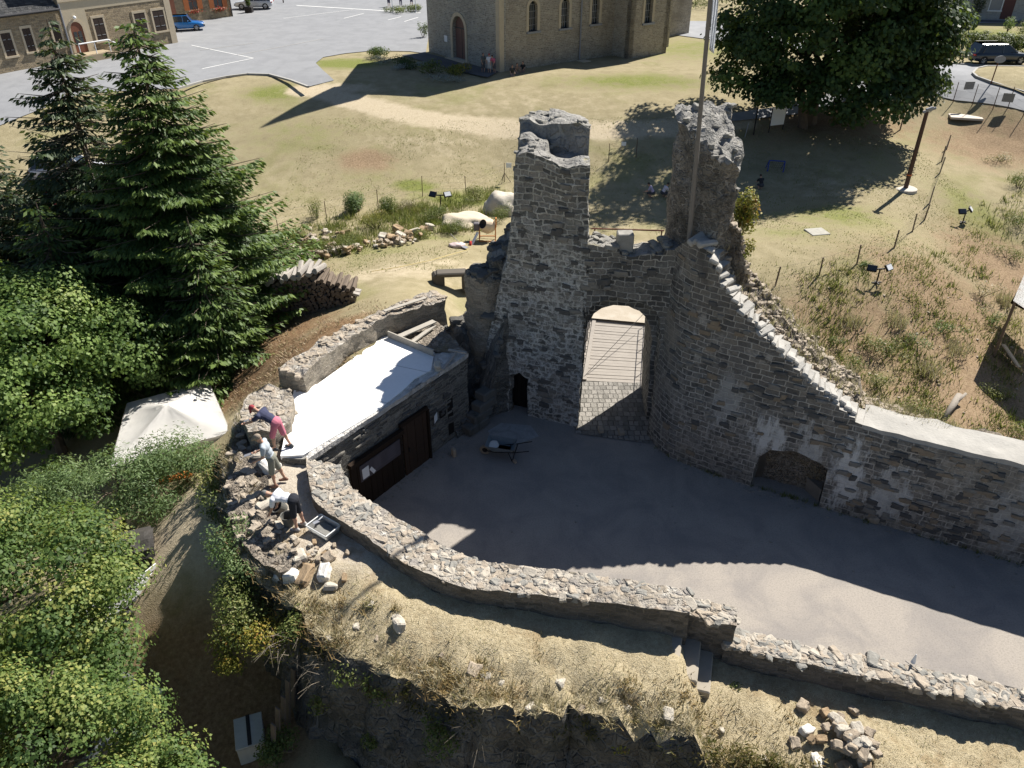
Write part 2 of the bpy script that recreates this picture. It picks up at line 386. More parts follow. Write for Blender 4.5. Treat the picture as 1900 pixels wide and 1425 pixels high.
for px, py, rx, ry, ch, s in BL:
    q = G(px, py); e = ((GX - q.x) / rx) ** 2 + ((GY - q.y) / ry) ** 2
    MASK[..., ch] = np.maximum(MASK[..., ch], s * np.exp(-e * 1.2))
pl = np.array(spline([G(*p) for p in ((560, 168), (600, 172), (640, 184), (720, 205), (800, 222), (900, 234), (1000, 241), (1120, 241), (1240, 236), (1370, 224))], 8))
dpl = np.full(GX.shape, 1e9)
for a_, b_ in zip(pl[:-1], pl[1:]):
    e_ = b_[:2] - a_[:2]; t_ = np.clip(((GX - a_[0]) * e_[0] + (GY - a_[1]) * e_[1]) / (e_ @ e_ + 1e-9), 0, 1); dpl = np.minimum(dpl, np.hypot(GX - a_[0] - t_ * e_[0], GY - a_[1] - t_ * e_[1]))
MASK[..., 3] = np.maximum(MASK[..., 3], .85 * np.clip(1.55 - dpl / 1.15, 0, 1)); MASK[..., 1] *= np.clip(dpl / 1.5, 0, 1)
bumpy = .05 + .28 * np.clip(MASK[..., 0] - .35, 0, 1) + .08 * MASK[..., 2]
nearf = (np.abs(GX) < 46) & (GY < 66)
GZ = np.where(ins, -9.0, GZ + rgh * bumpy * nearf)
# bed of the ditch below the bridge stays open
nx, ny = len(xs), len(ys)
me = bpy.data.meshes.new('ground'); idx = np.arange(nx * ny).reshape(ny, nx)
Fq = np.stack([idx[:-1, :-1], idx[:-1, 1:], idx[1:, 1:], idx[1:, :-1]], -1).reshape(-1, 4)
me.from_pydata(np.c_[GX.ravel(), GY.ravel(), GZ.ravel()].tolist(), [], Fq.tolist())
ca = me.color_attributes.new('mask', 'FLOAT_COLOR', 'POINT'); ca.data.foreach_set('color', MASK.reshape(-1))
def ground_mat(name='dry_lawn', attr=True, base=0):
    m, t, b = newmat(name); o = geo(t)
    f1 = noi(t, o, .22, 5, .6, .5); f2 = noi(t, o, 1.1, 6, .65); f3 = noi(t, o, 9, 6, .7); f4 = noi(t, o, 34, 3, .6)
    straw = ramp(t, f2, [(.25, (.22, .188, .112)), (.5, (.285, .245, .15)), (.75, (.36, .31, .205))])
    grn = ramp(t, f3, [(.3, (.10, .125, .030)), (.6, (.19, .205, .06)), (.8, (.27, .255, .10))])
    soil = ramp(t, f3, [(.25, (.12, .080, .048)), (.5, (.25, .178, .112)), (.75, (.35, .265, .175))])
    lit = ramp(t, f3, [(.25, (.085, .05, .028)), (.5, (.20, .125, .07)), (.8, (.33, .23, .14))])
    sand = ramp(t, f3, [(.3, (.40, .33, .23)), (.7, (.50, .43, .31))])
    gf = mth(t, 'MULTIPLY', thr(t, f1, .50, .70), .38)
    c = mix(t, gf, straw, grn)
    if attr:
        a = nd(t, 'VertexColor', layer_name='mask'); sp = nd(t, 'SeparateColor', {0: a.outputs['Color']})
        wob = mth(t, 'MULTIPLY', mth(t, 'SUBTRACT', f2, .5), 1.1)
        for s, colr in ((sp.outputs[1], grn), (sp.outputs[0], soil), (sp.outputs[2], lit), (a.outputs['Alpha'], sand)):
            c = mix(t, thr(t, mth(t, 'ADD', s, wob), .12, .75), c, colr)
    c = mix(t, mth(t, 'MULTIPLY', thr(t, f4, .45, .8), .4), c, (.13, .10, .05))
    c = mix(t, mth(t, 'MULTIPLY', thr(t, noi(t, o, 3.2, 5, .7), .5, .75), .3), c, (.20, .16, .08))
    setin(t, b, 'Base Color', c); setin(t, b, 'Roughness', .95); setin(t, b, 'Specular IOR Level', .08)
    bmp(t, mth(t, 'ADD', f3, f4), b, .55, .05)
    return m
M_ground = ground_mat()
tag(link('ground', me, M_ground, smooth=True), kind='structure')

def asphalt(name, col, blotch, sc=.6, fine=60, streak=None, agg=.25):
    m, t, b = newmat(name); o = geo(t)
    f = noi(t, o, sc, 6, .65, .6); g = noi(t, o, fine, 3, .7); h = noi(t, o, 5, 4)
    c = mix(t, thr(t, f, .35, .7), col, blotch); c = mix(t, mth(t, 'MULTIPLY', thr(t, g, .4, .75), agg), c, tuple(x * .45 for x in col))
    if streak:
        sv = nd(t, 'VectorMath', {0: o, 1: (1, .25, 1)}, operation='MULTIPLY').outputs[0]
        c = mix(t, mth(t, 'MULTIPLY', thr(t, noi(t, sv, 1.4, 5, .7), .52, .75), .55), c, streak)
    c = mix(t, mth(t, 'MULTIPLY', h, .18), c, tuple(x * .7 for x in col))
    setin(t, b, 'Base Color', c); setin(t, b, 'Roughness', .93); setin(t, b, 'Specular IOR Level', .12); bmp(t, g, b, .25, .01)
    return m
M_asph = asphalt('village_asphalt', (.255, .26, .27), (.215, .22, .23), streak=(.18, .184, .192))
M_asph2 = asphalt('road_asphalt', (.30, .305, .315), (.25, .255, .265))
M_dark = asphalt('dark_tarmac', (.10, .10, .105), (.13, .13, .13))
M_pink = asphalt('pale_gravel', (.46, .40, .34), (.42, .36, .31), fine=25)
M_path = asphalt('trodden_path', (.38, .33, .26), (.46, .41, .34), sc=1.5, fine=18)
M_court = asphalt('courtyard_grit', (.33, .298, .262), (.235, .218, .205), sc=.55, fine=22, streak=(.19, .178, .168), agg=.55)
M_white = plain('road_paint', (.72, .72, .70), .8, .15, 12)
def sheet(name, pxs, z, m, kind='structure', off=.02, res=None, world=False):
    """flat or draped sheet through photo points"""
    pts = [p if world else (P(p[0], p[1], z if z is not None else 0)[:2] if z is not None else G(*p)[:2]) for p in pxs]
    V2, F, _ = trifill([tuple(p) for p in pts], res or 3.0)
    if z is None:
        zz = terr_np(np.array([v[0] for v in V2]), np.array([v[1] for v in V2])); V = [(x, y, h + off) for (x, y), h in zip(V2, zz)]
    else: V = [(x, y, z + off) for x, y in V2]
    me = bpy.data.meshes.new(name); me.from_pydata(V, [], F); me.update()
    o = link(name, me, m)
    if kind: tag(o, kind=kind)
    return o
# village square, forecourt, road
sheet('village_square', [(-200, 330), (60, 210), (150, 175), (250, 168), (330, 165), (375, 152), (420, 143), (460, 138), (500, 139), (540, 150), (572, 162), (620, 150), (600, 132), (586, 118), (600, 107), (640, 100), (690, 95), (760, 96), (790, 100), (800, 40), (800, -60), (400, -60), (-600, -40), (-900, 200)], None, M_asph, off=.05, res=1.6)
sheet('house_forecourt', [(320, 82), (380, 77), (540, 52), (575, 38), (640, -25), (300, -60), (250, 30)], 0, M_pink, off=.042, res=4)
sheet('patched_tarmac', [(345, 107), (410, 100), (412, 112), (330, 135), (300, 132), (290, 120)], 0, M_pink, off=.042, res=4)
sheet('church_forecourt', [(789, 99), (925, 134), (905, 145), (840, 132), (775, 112), (745, 103)], 0, M_dark, off=.06, res=2)
sheet('lane', [(1240, 40), (1320, 40), (1700, 108), (1740, 118), (1810, 124), (1900, 128), (2200, 140), (2400, 175), (1930, 215), (1850, 196), (1800, 190), (1720, 172), (1640, 178), (1560, 192), (1500, 208), (1400, 222), (1330, 228), (1320, 218), (1400, 205), (1500, 185), (1580, 165), (1640, 120), (1560, 100), (1300, 72), (1240, 64)], None, M_asph2, off=.06, res=1.0)
sheet('upper_lane', [(1255, 52), (1330, 48), (1750, 38), (2000, 36), (2000, 42), (1750, 44), (1330, 55), (1255, 60)], 0, M_asph2, off=.05, res=4)
# kerbs and bay lines
def strip_on(name, pxs, z, wd, h, m, label=None, cat=None, kind=None, group=None):
    pts = [(P(a, b, z) if z is not None else G(a, b)) for a, b in pxs]; bm = bmesh.new()
    for a, b in zip(pts[:-1], pts[1:]):
        beam(bm, Vector((a.x, a.y, a.z + h / 2)), Vector((b.x, b.y, b.z + h / 2)), wd, h)
    return tag(bobj(name, bm, m), label, cat, group, kind)
M_kerb = plain('kerb_stone', (.36, .35, .33), .9, .2, 6)
strip_on('kerb', [(330, 166), (375, 153), (420, 144), (460, 139), (500, 140), (540, 151), (572, 163)], 0, .18, .14, M_kerb, kind='structure')
strip_on('kerb', [(1640, 118), (1700, 107), (1740, 117), (1810, 122), (1900, 127), (2050, 132)], None, .16, .12, M_kerb, kind='structure')
sheet('verge_island', [(1805, 140), (1812, 131), (1830, 127), (1900, 127), (2100, 134), (2200, 190), (1960, 190), (1900, 178), (1840, 158)], None, M_ground, off=.16, res=1)
strip_on('kerb', [(1960, 188), (1900, 174), (1840, 156), (1812, 146), (1804, 139), (1812, 130), (1830, 126), (1900, 127), (1990, 129)], None, .16, .2, M_kerb, kind='structure')
for q in ([(355, 84), (470, 108)], [(300, 143), (470, 108)], [(526, 34), (655, 18)], [(638, 34), (675, 25)], [(720, 37), (744, 31)], [(750, 40), (776, 32)], [(550, 10), (780, 24)], [(372, 93), (470, 80)], [(440, 102), (600, 72)], [(1816, 193), (1838, 160)], [(1824, 195), (1844, 161)]):
    strip_on('painted_line', q, .06 if q[0][0] < 1800 else None, .11 if q[0][0] != 550 else .3, .006, M_white if q[0][0] not in (372, 440) else M_kerb, kind='structure')
# ---------------------------------------------------------------- castle masonry
DK = [(.060, .060, .058), (.100, .098, .090), (.150, .140, .120), (.085, .080, .072)]
M_gate = masonry('gate_rubble', [(.11, .11, .104), (.23, .225, .205), (.33, .31, .28), (.165, .16, .146)], (.58, .56, .51), .34, .19, .03, .13, 0.0, keep=.35,
                 patches=[((.40, .39, .36), 1.6, .56, .70), ((.045, .045, .042), .9, .56, .75), ((.19, .18, .12), 2.2, .62, .75)], varamt=.65, bump=1.0,
                 low=[(1.5, 4.5, (.58, .58, .555), 5.5, .46, .60, .75), (1.5, 4.5, (.08, .08, .077), 7.5, .52, .66, .7)])
M_arch = masonry('arch_coursed_stone', [(.09, .089, .086), (.185, .18, .167), (.28, .26, .23), (.13, .125, .116)], (.56, .54, .49), .38, .20, .024, .10, 0.0, keep=.6,
                 patches=[((.055, .055, .05), .8, .5, .72), ((.34, .33, .30), 1.7, .62, .74)], varamt=.55, bump=1.0)
M_curt = masonry('curtain_coursed_stone', spots=[(10.5, 18.95, -2.6, 1.0, (.66, .65, .62), .9), (8.3, 20.1, -2.0, .8, (.62, .61, .58), .85), (9.3, 19.6, -1.9, .8, (.60, .59, .56), .8), (11.6, 18.4, -2.8, .9, (.60, .59, .56), .7), (7.0, 20.8, -1.0, .9, (.5, .49, .46), .5), (14.6, 16.9, -2.6, 1.2, (.5, .49, .46), .5)], low=[(-2.2, .6, (.40, .37, .32), 4.5, .46, .60, .65), (-2.2, .6, (.095, .09, .08), 6.5, .50, .64, .6)], stones=[(.085, .082, .078), (.165, .155, .14), (.25, .225, .19), (.115, .107, .097), (.195, .182, .165)], mortar=(.52, .485, .43), w=.42, h=.19, ms=.022, dist=.06, rubble=0.0, keep=.7,
                 patches=[((.34, .295, .235), .55, .50, .68, .8), ((.46, .43, .38), 1.3, .56, .70), ((.68, .67, .64), .85, .60, .70, .35), ((.055, .052, .05), .9, .54, .72, .5)], varamt=.5, bump=.9)
M_flag = masonry('parapet_top_stones', [(.25, .215, .17), (.37, .32, .255), (.32, .26, .205), (.42, .38, .315), (.29, .265, .24)], (.42, .38, .325), .25, .21, .03, .13, 1.0, varamt=.45, bump=.9, grime=.2,
                 patches=[((.55, .53, .48), 3.0, .58, .68), ((.24, .20, .13), 2.4, .6, .72)])
M_side = masonry('parapet_side_stone', [(.10, .09, .078), (.16, .14, .12), (.22, .19, .16)], (.20, .18, .15), .30, .12, .02, .10, 0.0, varamt=.5)
M_rub = masonry('broken_rubble_core', [(.22, .19, .155), (.34, .29, .235), (.42, .365, .30), (.27, .225, .18)], (.36, .31, .25), .22, .16, .06, .25, 1.0, varamt=.7, bump=1.5, uv=False,
                patches=[((.27, .22, .12), 1.2, .52, .70), ((.16, .12, .075), 1.8, .56, .72), ((.50, .46, .40), 2.6, .6, .7)])
M_top = masonry('lichen_wall_top', [(.20, .195, .185), (.30, .29, .27), (.36, .345, .32)], (.33, .32, .295), .40, .34, .05, .2, 1.0, varamt=.6, bump=1.0, uv=False,
                patches=[((.11, .105, .095), 1.5, .55, .70), ((.26, .23, .12), 1.3, .60, .72)])
M_guard = masonry('guardhouse_stone', [(.12, .117, .108), (.22, .213, .195), (.31, .30, .265), (.17, .16, .143)], (.34, .33, .30), .38, .11, .016, .12, 0.0, varamt=.6, bump=1.2, patches=[((.30, .29, .27), 1.2, .6, .72)])
M_light = masonry('pale_wall_stone', [(.30, .265, .21), (.40, .355, .29), (.34, .295, .235), (.24, .21, .17)], (.42, .38, .32), .34, .13, .018, .10, 0.0, varamt=.5, bump=1.1)  # pale warm stone for terrace wall, steps, turret drum and small blocks
M_cap = plain('lime_mortar_capping', (.36, .345, .315), .95, .3, 2.2, bump=.7)
M_cliff = masonry('outer_wall_stone', [(.09, .088, .082), (.15, .14, .125), (.20, .185, .16), (.12, .11, .10)], (.17, .165, .155), .30, .17, .03, .10, 1.0, varamt=.7, bump=1.2, uv=False,
                  patches=[((.05, .05, .035), .8, .5, .66), ((.24, .235, .22), 1.5, .6, .72)])
ZC = -4.0
# courtyard floor
sheet('courtyard', [(400, 860), (640, 700), (930, 700), (1060, 770), (1230, 770), (1300, 780), (1600, 800), (2100, 960), (2500, 1600), (900, 1600), (560, 1150)], ZC, M_court, off=0, res=2)

# gatehouse front plan: Y as function of X
GXs = [-1.2, -.1, 2.4, 5.05, 5.6]; GYs = [24.75, 24.35, 23.35, 22.85, 22.6]
gy = lambda x: float(np.interp(x, GXs, GYs))
gate = empty('castle_gatehouse', (2.5, 24, ZC), 0, 'ruined grey stone castle gatehouse with arched passage between two broken towers', 'gatehouse')
def towertop(p):
    return p
def lt_map(u, z, d):
    x = u + max(0, min(1, (z + 4) / 8)) * 0; y = gy(u) + d * .985; x = u + d * .06
    if z > 4.2:
        f = (z - 4.2) / 1.6; k = 0
        if d < .9: k = -.05 + .12 * math.sin(u * 3)
        elif d < 1.9: k = .18 + .1 * math.sin(u * 4 + 1) - (.5 if u > 1.1 else 0)
        else: k = .55 + .1 * math.sin(u * 3 + d)
        z = z + k * f
    if u < 1 and d > 2.6: x += .25
    return (x, y, z)
ltop = [(2.34, 5.72), (2.05, 5.78), (1.7, 5.74), (1.2, 5.82), (.75, 5.8), (.45, 5.86), (.15, 5.72)]
lout = [(-1.1, -4.3), (2.42, -4.3), (2.46, 0), (2.47, 3.1)] + [(2.36, 4.2)] + ltop + [(.08, 5.0), (.04, 4.2), (-.06, 3.1), (-.26, 1.9), (-.45, .9), (-.68, -.1), (-.92, -1.2), (-1.04, -2.4)]
elev_wall('tower', lout, lt_map, 3.7, .14, .07, [M_gate, M_top], gate, holes=[[(-.10, -4.1), (.60, -4.12), (.60, -2.35), (.28, -2.22), (-.10, -2.35)]])
# front wall over the arch and inner vault
def arch_pts(xl, xr, zs, zt, n=9):
    out = []
    for i in range(n + 1):
        a = math.pi * (1 - i / n); c = math.cos(a); s = math.sin(a)
        out.append(((xl + xr) / 2 + (xr - xl) / 2 * math.copysign(abs(c) ** .85, c), zs + (zt - zs) * abs(s) ** .9))
    return out
topl = [(5.65, 3.35), (5.3, 3.2), (4.8, 3.18), (4.75, 3.02), (4.2, 3.0), (3.9, 2.92), (3.5, 2.9), (3.35, 3.12), (2.9, 3.2), (2.44, 3.16)]
aout = [(2.40, -4.3)] + arch_pts(2.40, 4.98, .30, 1.38) + [(5.10, -4.3), (5.72, -4.3)] + topl
elev_wall('arch_wall', aout, lambda u, z, d: (u + d * .06, gy(u) + .012 + d, z), .95, .16, .065, [M_arch, M_top], gate)
bout = [(1.9, -4.3), (2.58, -4.3)] + arch_pts(2.62, 4.90, -.6, .66) + [(5.02, -4.3), (5.5, -4.3), (5.5, 2.0), (1.9, 2.0)]
elev_wall('inner_vault', bout, lambda u, z, d: (u + d * .05, gy(u) + .96 + d, z), 2.2, .25, .04, [M_arch, M_top], gate)
# right tower
rt_poly = [(5.05, 24.1), (5.3, 23.4), (5.62, 22.7), (6.15, 22.05), (6.62, 22.3), (6.78, 23.2), (6.7, 24.4), (6.8, 25.2), (6.2, 25.6), (5.5, 25.2), (5.1, 24.7)]
def rt_top(x, y):
    z = 6.2 + .42 * min(2, y - 22.3) + .26 * noise.noise(Vector((x * 1.7, y * 1.7, 2))) + .2 * noise.noise(Vector((x * 4, y * 4, 7)))
    if x > 6.2 and y < 24.4: z -= .35 * (x - 6.2) * 2
    return z
M_rt = masonry('right_tower_stone', [(.16, .15, .132), (.26, .24, .21), (.35, .32, .275), (.20, .18, .155)], (.42, .39, .345), .26, .13, .028, .16, 1.0, varamt=.7, bump=1.3, patches=[((.07, .065, .055), 1.0, .52, .7), ((.34, .33, .31), 1.8, .6, .72)])
def rt_warp(p):
    if p.z > 5.2:
        k = noise.noise(Vector((p.x * 1.2, p.y * 1.2, p.z * 1.2 + 9)))
        c = Vector((5.9, 23.9, 0)); d = Vector((p.x, p.y, 0)) - c
        return Vector((p.x + d.x * .22 * k, p.y + d.y * .12 * k, p.z))
    return p
prism('tower', rt_poly, -4.3, rt_top, .14, .08, [M_rt, M_top], gate, warp=rt_warp)
# merlon block, stones on the lintel, iron rail
bm = bmesh.new(); q = Q(1170, 455, 23.4); box(bm, (3.62, 23.55, 3.22), (.52, .45, .62), bev=.03); bobj('merlon', bm, M_arch, gate, world=True)
for (x, sx, h) in ((2.75, .35, .34), (4.55, .3, .36)):
    bm = bmesh.new(); box(bm, (x, 24.9, 2.3), (sx, .35, h * 1.6), rz=.1, bev=.04); bobj('merlon', bm, M_light, gate, world=True)
M_iron = plain('dark_iron', (.025, .022, .022), .6, .3, 20, metal=.3)
M_rust = plain('rusty_red_iron', (.16, .06, .035), .75, .4, 15)
bm = bmesh.new(); a = Q(1097, 424, 26); b2 = Q(1232, 428, 26)
rod(bm, a, b2, .03); 
for f in (.05, .38, .97): p = a.lerp(b2, f); rod(bm, p, (p.x, p.y, 1.9), .025)
tag(bobj('iron_railing', bm, M_rust), 'thin rusty iron handrail across the gap above the gate arch', 'railing')
# dark small door in left tower
M_dkwood_shade = plain('door_wood_and_opening_shade', (.012, .010, .009), .8, .4, 10)  # dark door wood; also painted shade in the recess, niche and slit
dr = bmesh.new(); ga = [lt_map(-.14, -4.1, .55), lt_map(.64, -4.1, .55), lt_map(.64, -2.2, .55), lt_map(-.14, -2.2, .55)]
for i in range(5):
    f0, f1 = i / 5 + .01, (i + 1) / 5 - .01
    p0 = Vector(ga[0]).lerp(Vector(ga[1]), f0); p1 = Vector(ga[0]).lerp(Vector(ga[1]), f1)
    beam(dr, p0 + Vector((0, 0, .95)), p1 + Vector((0, 0, .95)), .06, 1.9)
bobj('door', dr, M_dkwood_shade, gate, world=True)
# passage floor: cobbles, ending in the bridge
M_cob = masonry('passage_cobbles', [(.20, .19, .17), (.27, .255, .23), (.33, .31, .28)], (.10, .095, .085), .24, .30, .02, .04, 0.0, varamt=.35, bump=1.0, grime=.1)
cob = [(2.3, 22.95), (3.7, 22.6), (5.15, 22.3), (5.2, 26.45), (2.3, 26.45)]
V2, F, _ = trifill(cob, .35); me = bpy.data.meshes.new('cobbles'); me.from_pydata([(x, y, ZC + .035 + .02 * noise.noise(Vector((x * 2, y * 2, 0)))) for x, y in V2], [], F)
uvl = me.uv_layers.new(name='UVMap'); uvl.data.foreach_set('uv', [c for f in F for i in f for c in V2[i]]); me.update()
tag(link('passage_paving', me, M_cob), kind='structure')
for px, py, s in ((1115, 797, .17), (1153, 801, .2)):
    q = P(px, py, ZC + .1); bm = bmesh.new(); box(bm, (q.x, q.y, ZC + .1), (s, .3, .16), rz=.1, bev=.02); tag(bobj('stone_block', bm, M_light), 'small squared stone at the %s foot of the gate passage paving' % ('left' if px < 1130 else 'right'), 'stone')
# timber bridge
M_plank = None
def planks(name, col, w=.16, axis=1):
    m, t, b = newmat(name); o = geo(t); s = nd(t, 'SeparateXYZ', {0: o}).outputs[axis]
    f = noi(t, o, 3, 5, .7); st = nd(t, 'VectorMath', {0: o, 1: (2, 40, 2) if axis == 1 else (40, 2, 2)}, operation='MULTIPLY').outputs[0]; g = noi(t, st, 1, 4)
    c = mix(t, f, tuple(x * .75 for x in col), tuple(x * 1.2 for x in col)); c = mix(t, mth(t, 'MULTIPLY', g, .45), c, tuple(x * .5 for x in col))
    setin(t, b, 'Base Color', c); setin(t, b, 'Roughness', .9); setin(t, b, 'Specular IOR Level', .15); bmp(t, g, b, .4, .01); return m
M_deck = planks('weathered_deck', (.33, .30, .265))
M_oldwood = planks('grey_timber', (.40, .37, .32), axis=0)
br = empty('timber_bridge', (3.7, 29.2, -3.9), 0, 'weathered grey plank footbridge with thin iron handrails beyond the gate arch', 'bridge')
bA, bB, bC, bD = P(1078, 706, -3.96), P(1200, 712, -3.96), P(1205, 598, -3.85), P(1098, 588, -3.85)
bm = bmesh.new(); n = 22
for i in range(n):
    f0, f1 = (i + .04) / n, (i + .93) / n; a = bA.lerp(bD, f0); b2 = bB.lerp(bC, f0); a2 = bA.lerp(bD, f1); b3 = bB.lerp(bC, f1)
    w2 = (a2 - a).length; beam(bm, (a + a2) / 2 + Vector((-.05, 0, -.03 + .006 * (i % 3))), (b2 + b3) / 2 + Vector((.05, 0, -.03 + .006 * (i % 3))), w2, .06)
bobj('deck', bm, M_deck, br, world=True)
bm = bmesh.new()
for a, b2 in ((bA, bD), (bB, bC)):
    beam(bm, a + Vector((0, 0, -.2)), b2 + Vector((0, 0, -.2)), .18, .28)
    beam(bm, a + Vector((.14 if a is bA else -.02, 0, .04)), b2 + Vector((.14 if a is bA else -.02, 0, .04)), .16, .05)
bobj('beam', bm, M_deck, br, world=True)
for (a, b2, s) in ((bA, bD, 1), (bB, bC, -1)):
    bm = bmesh.new(); a = a + Vector((-.02 * s, .1, 0)); b2 = b2 + Vector((-.02 * s, -.05, 0))
    for h in (.95, .5): rod(bm, a + Vector((0, 0, h)), b2 + Vector((0, 0, h)), .018)
    for f in np.linspace(0, 1, 6): p = a.lerp(b2, f); rod(bm, p, p + Vector((0, 0, .97)), .018)
    bobj('handrail', bm, M_iron, br, world=True)
bm = bmesh.new(); a = P(1080, 706, -3.9); rod(bm, bA + Vector((.1, .15, .05)), bC + Vector((-.15, -.4, .95)), .012); bobj('tie_rod', bm, M_iron, br, world=True)
sheet('sandy_landing', [(1096, 590), (1206, 600), (1240, 540), (1225, 470), (1120, 465), (1092, 520)], -3.72, M_path, off=0, res=.6)

# curtain wall along a plan curve
cpl = spline([(5.10, 22.95), (5.35, 22.2), (5.95, 21.45), (7.96, 20.2), (10.1, 19.1), (12.5, 17.9), (15.2, 16.6), (20, 14.3), (24, 12.2)], 10)
cpl = np.array(cpl)[:, :2]; cs = np.r_[0, np.cumsum(np.hypot(*np.diff(cpl, axis=0).T))]
def cw(u, d=0):
    x = np.interp(u, cs, cpl[:, 0]); y = np.interp(u, cs, cpl[:, 1]); e = .25
    tx = np.interp(u + e, cs, cpl[:, 0]) - np.interp(u - e, cs, cpl[:, 0]); ty = np.interp(u + e, cs, cpl[:, 1]) - np.interp(u - e, cs, cpl[:, 1]); l = math.hypot(tx, ty)
    return x - ty / l * d, y + tx / l * d
def uX(X): return float(np.interp(X, cpl[:, 0], cs))
u0, u1 = uX(5.55), uX(10.5); ns = 19
def uz_on(px, py):
    d = ray(px, py); g = np.interp(_ug, cs, cpl[:, 0]) * d[1] - np.interp(_ug, cs, cpl[:, 1]) * d[0]; k = int(np.argmax(g > 0)); u = _ug[k]; t = np.interp(u, cs, cpl[:, 1]) / d[1]
    return u, HC + t * d[2]
_ug = np.arange(.05, cs[-1], .02)
prof = np.array([uz_on(*p) for p in ((1276, 446), (1300, 458), (1317, 490), (1333, 525), (1357, 560), (1384, 592), (1412, 624), (1440, 652), (1470, 682), (1500, 711), (1545, 747), (1600, 793))])
u0, u1 = float(prof[0, 0]), float(prof[-1, 0]); ns = 24
zs = lambda u: float(np.interp(u, prof[:, 0], prof[:, 1]))
st = []
for i in range(ns):
    a = u0 + (u1 - u0) * i / ns; b2 = u0 + (u1 - u0) * (i + 1) / ns; z = zs(a); st += [(a + .02, z), (b2 - .02, z - .03)]
ue = cs[-1]
cout = [(0.02, -4.3)]
hA, hB = P(1393, 893, ZC), P(1520, 935, ZC); ua, ub = uX(hA.x), uX(hB.x)
cout += [(ua, -4.3), (ua + .02, -3.3), (ua + .08, -2.75), (ua + .35, -2.38), (ua + 1.0, -2.2), (ub - .7, -2.22), (ub - .2, -2.38), (ub, -2.55), (ub + .03, -4.3)]
cout += [(ue - .05, -4.3), (ue - .05, zs(u1) - .08), (u1 + .02, zs(u1) - .03)] + list(reversed(st)) + [(u0 - .02, zs(u0) - .02), (.02, 3.2)]
curt = empty('curtain_wall', (8, 20, ZC), 0, 'curved dark stone curtain wall with stepped top descending right from the gate', 'wall')
def batter(u, z): return max(0, (1.5 - z)) * .035
elev_wall('wall_face', cout, lambda u, z, d: (*cw(u, d - batter(u, z) if d < .3 else d), z), .8, .17, .035, [M_curt, M_cap], curt)
# mortar bed along the level top and its thin drip edge
Lf = [cw(u, -.07) for u in np.arange(u1 - .05, ue - .1, .25)]; Lb = [cw(u, 1.15 + .25 * noise.noise(Vector((u * 1.3, 0, 0)))) for u in np.arange(u1 - .05, ue - .1, .25)]
prism('capping', strip_poly(Lf, Lb), lambda x, y: -.92, lambda x, y: -.66 + .05 * noise.noise(Vector((x * 2, y * 2, 0))), .2, .025, [M_cap], curt)
# sloping white coping stones on the steps
M_cop = plain('lime_washed_coping', (.38, .365, .335), .95, .3, 6, bump=.8)
cst = bmesh.new(); rr = random.Random(5); nco = 34
for i in range(nco):
    u = u0 + (u1 - u0 - .3) * i / nco; z = zs(u) + .03; x, y = cw(u + .08, .27); x2, y2 = cw(u + .3, .27); a = math.atan2(y2 - y, x2 - x)
    vs = box(cst, (x, y, z), (.15 + rr.random() * .14, .45 + .4 * rr.random() - .25 * i / nco, .11 + .09 * rr.random()), rot=Matrix.Rotation(a + rr.uniform(-.4, .4), 4, 'Z') @ Matrix.Rotation(rr.uniform(.2, .6), 4, 'Y') @ Matrix.Rotation(rr.uniform(-.2, .2), 4, 'X'), bev=.04)
    for v in vs:
        if v.is_valid: v.co += noise.noise_vector(v.co * 4) * .05
    
me_ = bobj('coping', cst, M_cop, curt, world=True)
# broken rubble core behind the stepped face
us = np.arange(u0 - .2, ue - .3, .3)
def back_w(u): return float(np.interp(u, [u0 - .2, uX(6.2), uX(7), uX(8.2), uX(9.5), u1, u1 + 1.5, ue], [1.5, 2.0, 2.3, 2.5, 2.5, 2.2, 1.6, 1.2]))
F_, B_ = [cw(u, .5) for u in us], [cw(u, back_w(u) + .25 * noise.noise(Vector((u * 1.1, 4, 0)))) for u in us]
def rub_top(x, y):
    d = np.hypot(cpl[:, 0] - x, cpl[:, 1] - y); i = int(d.argmin()); u = cs[i]; dd = d[i]
    z = zs(min(u, u1)) - .75 * (u > u1)*0
    h = noise.noise(Vector((x * 1.5, y * 1.5, 3))) * .3 + noise.noise(Vector((x * 4, y * 4, 5))) * .16
    lift = .12 * min(1, max(0, dd - .9)) * (1 if u < u1 else 0.0)
    if u > u1 - .3: return -.78 + h * .35 - max(0, dd - 1.2) * .3
    return z - .05 + lift + h * 1.1 - max(0, dd - 2.2) * .6
prism('rubble_core', strip_poly(F_, B_), -7.2, rub_top, .2, .10, [M_rub], curt, capres=.17)
# collapsed rubble against the right tower
mound = [(6.5, 22.4), (7.1, 22.0), (7.6, 22.3), (7.75, 23.2), (7.5, 24.3), (7.2, 25.2), (6.6, 25.4), (6.4, 24)]
prism('fallen_rubble', mound, -5, lambda x, y: max(.6, 4.6 - (x - 6.5) * 2.4 + .7 * noise.noise(Vector((x * 1.6, y * 1.6, 0))) + .3 * noise.noise(Vector((x * 4, y * 4, 0)))), .2, .12, [M_rub], curt, capres=.16)
